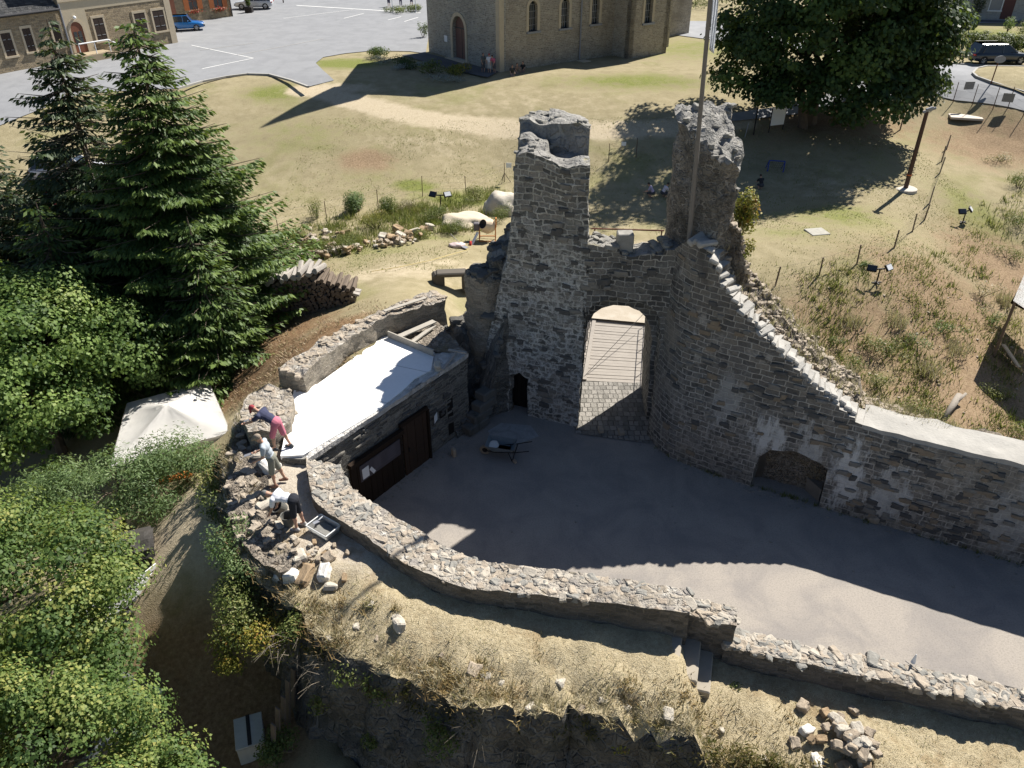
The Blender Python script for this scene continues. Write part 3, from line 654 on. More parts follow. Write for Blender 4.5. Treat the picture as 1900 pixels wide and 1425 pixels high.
# embrasure: sloping soffit, side block and mouth blackened as painted shade
def cv(u, z, d): return Vector((*cw(u, d), z))
M_pl = plain('embrasure_render', (.22, .19, .155), .95, .35, 3, bump=.4)
def slab4(bm, pts, th=.06):
    f = bm.faces.new([bm.verts.new(p) for p in pts]); bmesh.ops.solidify(bm, geom=[f], thickness=th)
bm = bmesh.new(); um = ua + .45 * (ub - ua)
slab4(bm, [cv(ua + .02, -4.05, .35), cv(um, -4.05, 1.0), cv(um, -2.0, 1.0), cv(ua + .02, -2.0, .35)])
bobj('splayed_cheek', bm, M_pl, curt, world=True)
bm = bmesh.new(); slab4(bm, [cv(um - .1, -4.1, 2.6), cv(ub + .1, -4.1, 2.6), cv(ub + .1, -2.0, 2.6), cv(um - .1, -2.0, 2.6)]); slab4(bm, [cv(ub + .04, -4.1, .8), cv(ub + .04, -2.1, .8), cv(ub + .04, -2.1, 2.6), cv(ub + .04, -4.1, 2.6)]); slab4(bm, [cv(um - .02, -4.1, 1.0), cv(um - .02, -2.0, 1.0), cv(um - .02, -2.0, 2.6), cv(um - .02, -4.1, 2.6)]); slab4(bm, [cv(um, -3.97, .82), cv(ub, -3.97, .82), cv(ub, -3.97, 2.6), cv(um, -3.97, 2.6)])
bobj('recess_shade', bm, M_dkwood_shade, curt, world=True)  # recess lining coloured near black to stand for the shade inside
bm = bmesh.new(); L4 = [(um + .12, .95), (ub - .02, .05), (ub - .02, .42), (um + .35, 1.2)]
V_ = [[bm.verts.new(cv(u, z, d)) for u, d in L4] for z in (-4.1, -3.5)]
bm.faces.new(V_[1])
for i in range(4): bm.faces.new((V_[0][i], V_[0][(i + 1) % 4], V_[1][(i + 1) % 4], V_[1][i]))
bobj('sloping_sill', bm, M_pl, curt, world=True)

# ------------------------------------------------ guardhouse with fresh white roof slab
ZR = -.92
guard = empty('guardhouse', (-3.5, 20.5, ZC), 0, 'low stone guardhouse with a bright white fresh roof slab and dark wooden doors', 'building')
A_, B2, C2, D2, E2, F2_, G2 = (P(a, b, ZR) for a, b in ((568, 852), (866, 657), (806, 628), (722, 616), (592, 716), (546, 726), (521, 850)))
poly = [(p.x, p.y) for p in (A_, B2, C2, D2, E2, F2_, G2)]
prism('walls', poly, -4.3, ZR, .22, .03, [M_guard, M_cap], guard)
# thick capping strip of the front wall
nrm = Vector((B2.y - A_.y, -(B2.x - A_.x), 0)).normalized()
dirf = (B2 - A_).normalized()
cap = [(A_ + nrm * .06), (B2 + nrm * .06), (B2 - nrm * .75), (B2 - dirf * 2.2 - nrm * .70), (A_ + dirf * 1.5 - nrm * .55), (A_ - nrm * .05)]
M_capst = masonry('limed_wall_top', [(.46, .44, .41), (.56, .54, .51), (.40, .385, .36)], (.64, .62, .59), .40, .3, .05, .2, 1.0, varamt=.4, bump=.8, uv=False, grime=.1)
prism('wall_top', [(p.x, p.y) for p in cap], ZR - .12, ZR + .045, .2, .03, [M_capst], guard)
M_slab = plain('fresh_white_lime_slab', (.86, .85, .83), .9, .03, 1.5, bump=.06)
slab = [P(a, b, ZR) for a, b in ((521, 850), (563, 848), (690, 772), (745, 730), (770, 706), (800, 690), (806, 657), (716, 624), (590, 716), (546, 727))]
prism('roof_slab', [(p.x, p.y) for p in slab], ZR - .05, ZR + .075, .5, .006, [M_slab], guard)
# doors etc. on the front wall; point on the wall by fraction s (metres from A) and z
def gw(s, z, o=.0): p = A_ + dirf * s + nrm * (.03 + o); return Vector((p.x, p.y, z))
def onwall(px, py):
    d = ray(px, py); n3 = np.array([nrm.x, nrm.y, 0]); a = np.array([A_.x, A_.y, 0]) + n3 * .03
    t = (n3 @ a) / (n3 @ d); p = d * t; return float((np.array([p[0] - A_.x, p[1] - A_.y]) @ np.array([dirf.x, dirf.y]))), HC + p[2]
M_door = planks('black_brown_boards', (.030, .020, .014), axis=0); M_door2 = plain('stained_door_boards', (.045, .026, .016), .75, .4, 7)
M_panel = plain('notice_panel', (.085, .075, .085), .5, .15, 4); M_paper = plain('white_paper', (.78, .79, .80), .8, .05, 5)
s1, z1 = onwall(742, 800); s2, z2 = onwall(788, 778); sB, zB = onwall(792, 860)
def boards(name, sa, sb, za, zb, n, m, o=.05, par=guard):
    bm = bmesh.new()
    for i in range(n):
        a = sa + (sb - sa) * (i + .03) / n; b2 = sa + (sb - sa) * (i + .97) / n
        beam(bm, gw(a, (za + zb) / 2, o + .008 * (i % 2)), gw(b2, (za + zb) / 2, o + .008 * (i % 2)), .05, zb - za)
    return bobj(name, bm, m, par, world=True)
dz = -1.95
d1 = boards('door', s1 + .05, s2, ZC, dz, 6, M_door2)
bm = bmesh.new(); box(bm, gw(s1 + .25, ZC + 1.0, .1), (.06, .06, .14)); bobj('handle', bm, M_iron, d1, world=True)
bm = bmesh.new(); beam(bm, gw(s1 - .05, dz + .07, .06), gw(s2 + .08, dz + .07, .06), .1, .14); beam(bm, gw(s2 + .05, (ZC + dz) / 2, .07), gw(s2 + .13, (ZC + dz) / 2, .07), .1, dz - ZC); bobj('door_frame', bm, M_door, guard, world=True)
s3, z3 = onwall(652, 905); s3 = max(s3, .5)
d2 = boards('door', s3, s1 - .02, ZC, -2.15, 9, M_door, .04)
bm = bmesh.new(); beam(bm, gw(s3 - .05, -2.08, .1), gw(s1 + .02, -2.08, .1), .16, .16); bobj('lintel', bm, M_door, guard, world=True)
bm = bmesh.new(); beam(bm, gw(s3 + .35, -2.62, .085), gw(s1 - .15, -2.62, .085), .03, .62); pn = bobj('notice_panel', bm, M_panel, guard, world=True)
bm = bmesh.new()
for r_ in range(5):
    for c_ in range(3):
        a = s3 + .95 + c_ * .62; bm_h = -2.42 - r_ * .09
        if a + .45 < s1 - .2: beam(bm, gw(a, bm_h, .102), gw(a + .3 + .14 * ((r_ * 3 + c_) % 3) / 3, bm_h, .102), .004, .012)
bobj('lettering', bm, plain('grey_print', (.22, .2, .22), .7, .1), pn, world=True)
bm = bmesh.new(); beam(bm, gw(s3 + .42, -2.66, .11), gw(s3 + .70, -2.66, .11), .012, .40); tag(bobj('paper_notice', bm, M_paper), 'white paper notice pinned on the dark panel of the guardhouse door', 'notice')
bm = bmesh.new(); beam(bm, gw(s3 + .80, -2.78, .11), gw(s3 + .90, -2.72, .11), .012, .30); tag(bobj('paper_notice', bm, M_paper), 'narrow tilted white paper strip beside the larger paper notice on the door panel', 'notice')
sa, za = onwall(822, 765); bm = bmesh.new(); box(bm, gw(sa, za, -.185), (.34, .34, .42), rz=math.atan2(dirf.y, dirf.x)); bobj('niche_shade', bm, M_dkwood_shade, guard, world=True)  # solid near-black box, the hollow's shade put into its colour
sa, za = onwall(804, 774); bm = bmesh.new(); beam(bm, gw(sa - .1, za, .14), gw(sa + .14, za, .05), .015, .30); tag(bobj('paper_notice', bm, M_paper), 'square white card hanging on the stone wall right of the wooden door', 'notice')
sa, za = onwall(837, 770); bm = bmesh.new(); box(bm, gw(sa, -3.0, -.195), (.28, .36, 1.5), rz=math.atan2(dirf.y, dirf.x)); bobj('slit_doorway_shade', bm, M_dkwood_shade, guard, world=True)  # near-black box flush with the wall, painted shade of the opening

# ------------------------------------------------ broken masses between guardhouse and gate
brk = empty('ruined_stair_turret', (-1, 24.8, ZC), 0, 'dark broken stair turret of stepped stones filling the corner left of the gate', 'ruin')
M_turret = masonry('turret_dark_stone', [(.12, .118, .11), (.19, .185, .17), (.26, .25, .225)], (.28, .27, .25), .42, .14, .02, .14, 0.0, varamt=.6, bump=1.4, patches=[((.05, .05, .04), 1.0, .5, .7)])  # dark grey coursed stone of the stair turret
bp = [(B2.x - .35, B2.y - .75), (B2.x + .25, B2.y - .15), (-.75, 24.0), (.0, 24.45), (.1, 25.3), (-.1, 26.9), (-1.2, 26.9), (-2.6, 26.0), (C2.x + .1, C2.y - .1)]
def brk_top(x, y):
    t = (x - B2.x) / (0.0 - B2.x); z = -1.0 + 2.5 * max(0, min(1, t)) ** 1.1
    q = y - gy(min(x, 0)); z -= max(0, .8 - q) * (2.4 - 1.2 * t)
    z = math.floor(z / .22) * .22
    return max(-3.7, z) + .28 * noise.noise(Vector((x * 1.4, y * 1.4, 1))) + .15 * noise.noise(Vector((x * 4, y * 4, 2)))
prism('stepped_mass', bp, -4.3, brk_top, .18, .10, [M_turret], brk, capres=.15)
tp = [P(a, b, 1.35) for a, b in ((862, 500), (880, 512), (905, 518), (938, 512), (950, 490), (930, 470), (895, 480))]
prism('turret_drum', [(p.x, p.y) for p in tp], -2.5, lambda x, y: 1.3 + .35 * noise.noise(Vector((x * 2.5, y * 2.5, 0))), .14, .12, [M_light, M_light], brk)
tp2 = [(-.75, 25.3), (.15, 24.6), (.3, 26.5), (-.3, 27.2), (-1.0, 26.6)]
prism('broken_lump', tp2, -2.5, lambda x, y: 1.75 + .9 * (x + .6) + .35 * noise.noise(Vector((x * 2, y * 2, 4))), .16, .10, [M_turret, M_top], brk)
for k, (x, y, z, sx) in enumerate([(-1.35, 23.25, -3.8, 1.1), (-1.2, 23.5, -3.5, 1.0), (-1.05, 23.75, -3.2, .9), (-.95, 24.0, -2.9, .8)]):
    bm = bmesh.new(); box(bm, (x, y, z), (sx, .5, .35), rz=.9, bev=.05); bobj('step', bm, M_turret, brk, world=True)
bm = bmesh.new(); a = G(832, 532); box(bm, a + Vector((.15, .1, .62)), (1.35, .55, .2), rz=.1, bev=.05); box(bm, a + Vector((-.45, .1, .2)), (.5, .6, .9), rz=.3, bev=.1); box(bm, a + Vector((.8, .1, .2)), (.4, .6, .9), rz=.1, bev=.1); bobj('doorway_lintel', bm, M_side, brk, world=True)

# back wall of the roof terrace
bwT = [P(a, b, -.15) for a, b in ((563, 695), (600, 664), (636, 634), (700, 597), (760, 576), (826, 556))]
bwB = [P(a, b, -.15) for a, b in ((516, 683), (560, 655), (600, 627), (659, 598), (720, 570), (800, 540))]
back = empty('terrace_wall', (-5, 24, -1), 0, 'low thick sunlit stone wall along the back edge of the white roof slab', 'wall')
prism('masonry', strip_poly(bwT, bwB), -2.4, lambda x, y: -.15 + .13 * noise.noise(Vector((x * 1.8, y * 1.8, 0))) + .06 * noise.noise(Vector((x * 5, y * 5, 0))), .14, .075, [M_light, M_flag], back)
we = [P(a, b, -.4) for a, b in ((446, 762), (462, 730), (500, 714), (541, 722), (544, 748), (538, 778), (505, 800), (460, 800))]
pil = prism('broken_wall_end', [(p.x, p.y) for p in we], -2.6, lambda x, y: -.42 + .12 * noise.noise(Vector((x * 2, y * 2, 0))), .15, .06, [M_light, M_flag])
tag(pil, 'rounded stump of sunlit wall that the worker in the navy shirt leans over', 'wall')

# ------------------------------------------------ rampart walk, parapet, outer face
outer_px = [(440, 770), (424, 815), (416, 870), (414, 930), (424, 990), (452, 1040), (485, 1078), (515, 1108), (560, 1128), (585, 1165), (625, 1205), (668, 1212), (720, 1240), (780, 1262), (840, 1300), (900, 1318), (960, 1300), (1010, 1318), (1060, 1292), (1110, 1318), (1150, 1330), (1215, 1340), (1265, 1362), (1320, 1395), (1385, 1425), (1470, 1450), (1560, 1490)]
WZ = lambda x, y: -1.12 - .08 * min(1, max(0, (x + 1) / 3)) - .75 * min(1, max(0, (x - 3.6) / .5))
OUT = [P(a, b, -1.3 if a < 1300 else -1.95) for a, b in outer_px]
# parapet lines (inner = courtyard side, outer = walk side)
pz = lambda a: float(np.interp(a, [600, 850, 1000, 1280], [-.72, -.66, -.54, -.4]))
pin1 = [P(a, b, pz(a)) for a, b in ((634, 868), (655, 908), (715, 947), (800, 997), (870, 1032), (950, 1048), (1100, 1066), (1282, 1094))]
pot1 = [P(a, b, pz(a)) for a, b in ((566, 850), (580, 922), (612, 952), (700, 1012), (770, 1055), (850, 1088), (950, 1098), (1100, 1115), (1281, 1137))]
pin2 = [P(a, b, -.75) for a, b in ((1274, 1106), (1368, 1128))]; pot2 = [P(a, b, -.75) for a, b in ((1270, 1141), (1366, 1162))]
pin3 = [P(a, b, -1.35) for a, b in ((1356, 1170), (1500, 1196), (1700, 1237), (1900, 1281), (2300, 1380))]; pot3 = [P(a, b, -1.35) for a, b in ((1344, 1197), (1500, 1234), (1700, 1276), (1900, 1320), (2300, 1425))]
par = empty('parapet_wall', (-1, 15, -1.2), 0, 'long curving low stone parapet with pale cobbled top between courtyard and grass walk', 'wall')
ptop = lambda z: (lambda x, y: z + .05 * noise.noise(Vector((x * 2.2, y * 2.2, 0))))
for nm, pi_, po_, z in (('curved_section', pin1, pot1, -.4), ('end_block', pin2, pot2, -.75), ('low_section', pin3, pot3, -1.35)):
    if len(pi_) > 2: pi_ = [Vector((*q[:2], z)) for q in spline([tuple(q[:2]) for q in pi_], 4)]; po_ = [Vector((*q[:2], z)) for q in spline([tuple(q[:2]) for q in po_], 4)]
    zx = [(q[0]) for q in pin1]; zf = (lambda x, y: float(np.interp(x, zx, [q.z for q in pin1])) + .05 * noise.noise(Vector((x * 2.2, y * 2.2, 0)))) if nm == 'curved_section' else ptop(z)
    prism(nm, strip_poly(pi_, po_), -4.3, zf, .15, .045, [M_side, M_flag], par, capres=.14)
# walk platform
inner = [P(a, b, -1.22) for a, b in ((1900, 1330), (1700, 1284), (1500, 1240), (1362, 1205), (1350, 1170), (1281, 1150), (1100, 1128), (950, 1110), (850, 1098), (770, 1062), (700, 1018), (612, 962), (584, 930), (574, 850), (520, 852), (520, 800))]
inner = [(a.x, a.y + .25) for a in inner]
platpoly = [(p.x, p.y) for p in OUT] + [(26, 6.5), (26, 10.0)] + inner
_o = densify([(p.x, p.y) for p in OUT], .22, False); OUT = [Vector((p.x + .20 * noise.noise(Vector((p.x * 1.7, p.y * 1.7, 0))) + .12 * noise.noise(Vector((p.x * 5, p.y * 5, 3))), p.y + .24 * noise.noise(Vector((p.x * 1.7, p.y * 1.7, 8))) + .14 * noise.noise(Vector((p.x * 5, p.y * 5, 11))), -1.3)) for p in _o]
platpoly = [(p.x, p.y) for p in OUT] + [(26, 6.5), (26, 10.0)] + inner
OUTnp = np.array([(p.x, p.y) for p in OUT])
def plat_top(x, y):
    de = np.hypot(OUTnp[:, 0] - x, OUTnp[:, 1] - y).min(); n1 = noise.noise(Vector((x * .8, y * .8, 0))); n2_ = noise.noise(Vector((x * 2.6, y * 2.6, 2)))
    z = WZ(x, y) + .05 * n1 + .04 * n2_
    if de < 1.3: z += (1.3 - de) / 1.3 * (-.38 + .30 * n1 + .30 * n2_) * (1 if y < 13.5 else .5)
    if y > 14 and x < -5.2: z += .0
    return z
def plat_warp(p):
    if p.z < -1.6:
        i = int(((OUTnp[:, 0] - p.x) ** 2 + (OUTnp[:, 1] - p.y) ** 2).argmin())
        if math.hypot(OUTnp[i, 0] - p.x, OUTnp[i, 1] - p.y) < 1.2:
            a = OUTnp[max(i - 1, 0)]; b2 = OUTnp[min(i + 1, len(OUTnp) - 1)]; t = (b2 - a) / np.hypot(*(b2 - a)); k = (-1.6 - p.z) * (.26 if p.x > -5.5 else .12) + .35 * noise.noise(Vector((p.x * .7, p.y * .7, p.z * .9)))
            return Vector((p.x + t[1] * k, p.y - t[0] * k, p.z))
    return p
def walk_mat():
    m, t, b = newmat('dry_grass_walk'); o = geo(t)
    f2 = noi(t, o, 1.3, 6, .65); f3 = noi(t, o, 11, 6, .7); f4 = noi(t, o, 40, 3, .6); sy = nd(t, 'SeparateXYZ', {0: o})
    straw = ramp(t, f3, [(.25, (.25, .20, .125)), (.5, (.38, .32, .205)), (.78, (.50, .43, .30))])
    grit = ramp(t, f3, [(.25, (.34, .28, .215)), (.5, (.45, .40, .33)), (.8, (.52, .475, .40))])
    # trodden building grit lies on the northern part of the walk
    yy = mth(t, 'ADD', sy.outputs[1], mth(t, 'MULTIPLY', mth(t, 'SUBTRACT', f2, .5), 2.2)); g = thr(t, yy, 12.9, 14.3)
    xx = mth(t, 'ADD', sy.outputs[0], mth(t, 'MULTIPLY', mth(t, 'SUBTRACT', f2, .5), 2.2))
    c = mix(t, g, straw, grit)
    c = mix(t, mth(t, 'MULTIPLY', thr(t, f2, .50, .68), .6), c, (.25, .18, .10))
    c = mix(t, mth(t, 'MULTIPLY', thr(t, f4, .45, .8), .4), c, (.15, .11, .06))
    setin(t, b, 'Base Color', c); setin(t, b, 'Roughness', .95); setin(t, b, 'Specular IOR Level', .08); bmp(t, mth(t, 'ADD', f3, f4), b, .7, .05); return m
M_walk = walk_mat()
ramp_o = prism('rampart', platpoly, -7.5, plat_top, .26, .065, [M_cliff, M_walk], None, warp=plat_warp, capres=.2)
tag(ramp_o, 'broad outer rampart with dry grass on top and a ragged dark stone face below', 'rampart')
# rubble edge under repair along the left of the walk
ed = [P(a, b, -1.0) for a, b in ((438, 792), (425, 850), (420, 920), (436, 985), (470, 1030), (520, 1062))]
ed2 = [P(a, b, -1.0) for a, b in ((492, 790), (480, 850), (500, 905), (515, 960), (520, 1000), (560, 1040))]
ede = spline([tuple(q[:2]) for q in ed], 4); ede2 = spline([tuple(q[:2]) for q in ed2], 4)
rb = prism('rubble_wall', strip_poly(ede, ede2), -3.2, lambda x, y: -1.05 + .16 * noise.noise(Vector((x * 1.6, y * 1.6, 0))) + .16 * noise.noise(Vector((x * 4, y * 4, 6))), .15, .08, [M_rub], None, capres=.13)
tag(rb, 'crumbling pale rubble wall head being rebuilt on the left edge of the walk', 'wall')
# steps beside the parapet end
stp = empty('stone_steps', (3.9, 11.8, -2), 0, 'worn stone steps descending beside the end of the curved parapet', 'steps')
for k, (a, z) in enumerate((((1242, 1176), -1.25), ((1277, 1190), -1.5), ((1300, 1210), -1.75))):
    q = P(a[0] + 2, a[1] + 26, z); bm = bmesh.new(); box(bm, (q.x, q.y, z - .5), (.46, 1.3, 1.0), rz=-.28, bev=.03)
    o = bobj('step', bm, M_light, stp, world=True)
# ---------------------------------------------------------------- foliage
def leaf_mat(name, cols, trans=.35, rough=.55, spec=.25):
    m, t, b = newmat(name); a = nd(t, 'VertexColor', layer_name='tint'); r = nd(t, 'SeparateColor', {0: a.outputs['Color']}).outputs[0]
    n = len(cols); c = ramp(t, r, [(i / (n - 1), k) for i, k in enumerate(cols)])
    setin(t, b, 'Base Color', c); setin(t, b, 'Roughness', rough); setin(t, b, 'Specular IOR Level', spec)
    tr = nd(t, 'BsdfTranslucent', {'Color': mix(t, .5, c, (.20, .26, .03))}); ms = nd(t, 'MixShader', {0: trans})
    t.links.new(b.outputs[0], ms.inputs[1]); t.links.new(tr.outputs[0], ms.inputs[2]); t.links.new(ms.outputs[0], t.nodes['Material Output'].inputs[0])
    return m
def quads(name, Cn, U, W, tint, m, parent=None):
    """leaf cards: centre, half-length vector, half-width vector (diamond with a fold-free quad)"""
    n = len(Cn); V = np.empty((n, 4, 3)); V[:, 0] = Cn - U; V[:, 1] = Cn + W - U * .1; V[:, 2] = Cn + U; V[:, 3] = Cn - W - U * .1
    me = bpy.data.meshes.new(name); me.vertices.add(n * 4); me.vertices.foreach_set('co', V.ravel())
    me.loops.add(n * 4); me.loops.foreach_set('vertex_index', np.arange(n * 4, dtype=np.int32)); me.polygons.add(n)
    me.polygons.foreach_set('loop_start', np.arange(0, n * 4, 4, dtype=np.int32)); me.polygons.foreach_set('loop_total', np.full(n, 4, np.int32))
    ca = me.color_attributes.new('tint', 'FLOAT_COLOR', 'POINT'); t4 = np.repeat(np.clip(tint, 0, 1), 4); ca.data.foreach_set('color', np.c_[t4, t4, t4, np.ones(n * 4)].ravel())
    me.update(); me.validate()
    return link(name, me, m, parent)
def unit(v): return v / np.maximum(np.linalg.norm(v, axis=-1, keepdims=True), 1e-9)
def rvec(n): return unit(rng.normal(size=(n, 3)))
def blades(name, base, h, lean, wid, tint, m, parent=None):
    """grass blades: triangles from base points"""
    n = len(base); a = rng.uniform(0, 6.283, n); d = np.c_[np.cos(a), np.sin(a), np.zeros(n)]; s = np.c_[-np.sin(a), np.cos(a), np.zeros(n)]
    V = np.empty((n, 3, 3)); V[:, 0] = base - s * wid[:, None]; V[:, 1] = base + s * wid[:, None]; V[:, 2] = base + d * lean[:, None] + np.c_[np.zeros(n), np.zeros(n), h]
    me = bpy.data.meshes.new(name); me.vertices.add(n * 3); me.vertices.foreach_set('co', V.ravel()); me.loops.add(n * 3); me.loops.foreach_set('vertex_index', np.arange(n * 3, dtype=np.int32))
    me.polygons.add(n); me.polygons.foreach_set('loop_start', np.arange(0, n * 3, 3, dtype=np.int32)); me.polygons.foreach_set('loop_total', np.full(n, 3, np.int32))
    ca = me.color_attributes.new('tint', 'FLOAT_COLOR', 'POINT'); t4 = np.repeat(np.clip(tint, 0, 1), 3); ca.data.foreach_set('color', np.c_[t4, t4, t4, np.ones(n * 3)].ravel())
    me.update(); return link(name, me, m, parent)
M_bark = plain('bark', (.11, .085, .065), .95, .35, 5, bump=.6)
M_twig = plain('dry_twig', (.20, .17, .13), .95, .3, 9)
ML_spruce = leaf_mat('spruce_needles', [(.016, .034, .014), (.034, .066, .020), (.075, .125, .030), (.14, .20, .045)], .25)
ML_blue = leaf_mat('dark_spruce_needles', [(.018, .032, .019), (.036, .058, .03), (.075, .105, .042)], .2)
ML_lime = leaf_mat('sunny_broad_leaves', [(.034, .072, .020), (.10, .17, .042), (.205, .295, .08), (.32, .38, .13)], .45)
ML_yel = leaf_mat('yellowing_leaves', [(.042, .08, .024), (.10, .165, .045), (.205, .26, .075), (.38, .37, .11)], .45)
ML_dark = leaf_mat('chestnut_leaves', [(.012, .030, .010), (.028, .060, .018), (.060, .108, .028), (.13, .19, .045)], .32)
ML_grey = leaf_mat('willow_leaves', [(.06, .105, .04), (.125, .19, .07), (.22, .28, .125)], .35)
ML_bush = leaf_mat('bush_leaves', [(.035, .06, .016), (.08, .115, .03), (.15, .175, .05), (.24, .23, .08)], .3)
ML_aut = leaf_mat('turning_shrub_leaves', [(.07, .09, .018), (.16, .17, .03), (.28, .24, .04), (.32, .15, .04)], .3)
ML_dry = leaf_mat('dry_grass_blades', [(.22, .175, .105), (.37, .31, .195), (.49, .425, .29), (.58, .52, .39)], .3)
ML_gr = leaf_mat('green_grass_blades', [(.06, .085, .02), (.13, .155, .04), (.22, .22, .07), (.33, .29, .13)], .3)
ML_lav = leaf_mat('silver_lavender', [(.14, .17, .14), (.28, .31, .29), (.42, .45, .45)], .2)

def limbs(bm, base, top, r, n, spread, zr=(.35, .9)):
    base, top = Vector(base), Vector(top); prev = base; k = 6
    for i in range(k):
        q = base.lerp(top, (i + 1) / k) + Vector(rng.normal(size=3)) * .06 * (top - base).length / k
        rod(bm, prev, q, r * (1 - i / k) + .02, r * (1 - (i + 1) / k) + .02, 8, False); prev = q
    for i in range(n):
        f = rng.uniform(*zr); s = base.lerp(top, f); a = i * 2.4 + rng.uniform(-.4, .4); L = spread * rng.uniform(.5, 1)
        m = s + Vector((math.cos(a) * L * .5, math.sin(a) * L * .5, L * .3)); e = m + Vector((math.cos(a) * L * .5, math.sin(a) * L * .5, L * .12))
        rod(bm, s, m, r * .45 * (1 - f * .5), r * .25, 6, False); rod(bm, m, e, r * .25, .02, 5, False)
def broadleaf(name, base, blobs, nclump, nleaf, lsize, m, label, cat='tree', trunk=.2, group=None, tip=.25, seed=1, clump=.55, droop=.0, asp=.5, lob=12):
    """crown of leaf clumps spread over the outside (and some inside) of several ellipsoids: (cx,cy,cz,rx,ry,rz)"""
    global rng; rng = np.random.default_rng(seed)
    root = empty(name, base, 0, label, cat, group); base = np.array(base)
    B = np.array(blobs, float)
    if lob:
        k0_ = rng.choice(len(B), lob, p=B[:, 3] / B[:, 3].sum()); dl = rvec(lob); dl[:, 2] = np.abs(dl[:, 2]) * .8 - .1; rs = B[k0_, 3:] * rng.uniform(.28, .5, (lob, 1)); B = np.vstack([B, np.c_[B[k0_, :3] + unit(dl) * B[k0_, 3:] * rng.uniform(.85, 1.12, (lob, 1)), rs]])
    wt = (B[:, 3] * B[:, 4] * B[:, 5]) ** (2 / 3); wt /= wt.sum()
    k = rng.choice(len(B), nclump, p=wt); d = rvec(nclump); d[:, 2] = np.where(d[:, 2] < -.35, -d[:, 2] * .6, d[:, 2]); d = unit(d)
    rad = rng.uniform(.45, 1.1, nclump) ** .5 * (1 + np.clip(.16 * rng.normal(size=nclump), -.4, .16))
    cc = B[k, :3] + d * B[k, 3:] * rad[:, None]
    # drop clumps buried deep in another ellipsoid
    deep = np.zeros(nclump, bool)
    for b in B: deep |= ((((cc - b[:3]) / b[3:]) ** 2).sum(1) < .45) & (rng.random(nclump) < .85)
    cc, d = cc[~deep], d[~deep]; nc = len(cc); csz = clump * rng.uniform(.4, 1.4, nc); ct = rng.normal(0, .20, nc)
    per = np.maximum(8, (nleaf / nc * (csz / clump) ** 2)).astype(int); ii = np.repeat(np.arange(nc), per); n = len(ii)
    off = rvec(n) * (rng.random((n, 1)) ** .45) * csz[ii, None] * np.array([1.1, 1.1, .62]); pos = cc[ii] + off + base
    pos[:, 2] -= droop * (np.hypot(off[:, 0], off[:, 1]) ** 2) / clump
    nrm = unit(unit(off) * .7 + d[ii] * .5 + np.array([0, 0, .55]) + rng.normal(0, .45, (n, 3)))
    u = unit(np.cross(nrm, rvec(n))); wv = np.cross(nrm, u); s = lsize * rng.uniform(.6, 1.3, n)
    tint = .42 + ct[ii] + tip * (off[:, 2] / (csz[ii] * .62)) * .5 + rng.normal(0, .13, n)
    quads('crown', pos - base, u * s[:, None] * .5, wv * s[:, None] * .5 * asp * 2 * .5, tint, m, root)
    if trunk:
        bm = bmesh.new(); top = B[:, :3].mean(0) + np.array([0, 0, B[:, 5].max() * .5]); limbs(bm, (0, 0, -.2), top, trunk, 9, float(B[:, 3].max()) * .9); bobj('trunk', bm, M_bark, root)
    return root
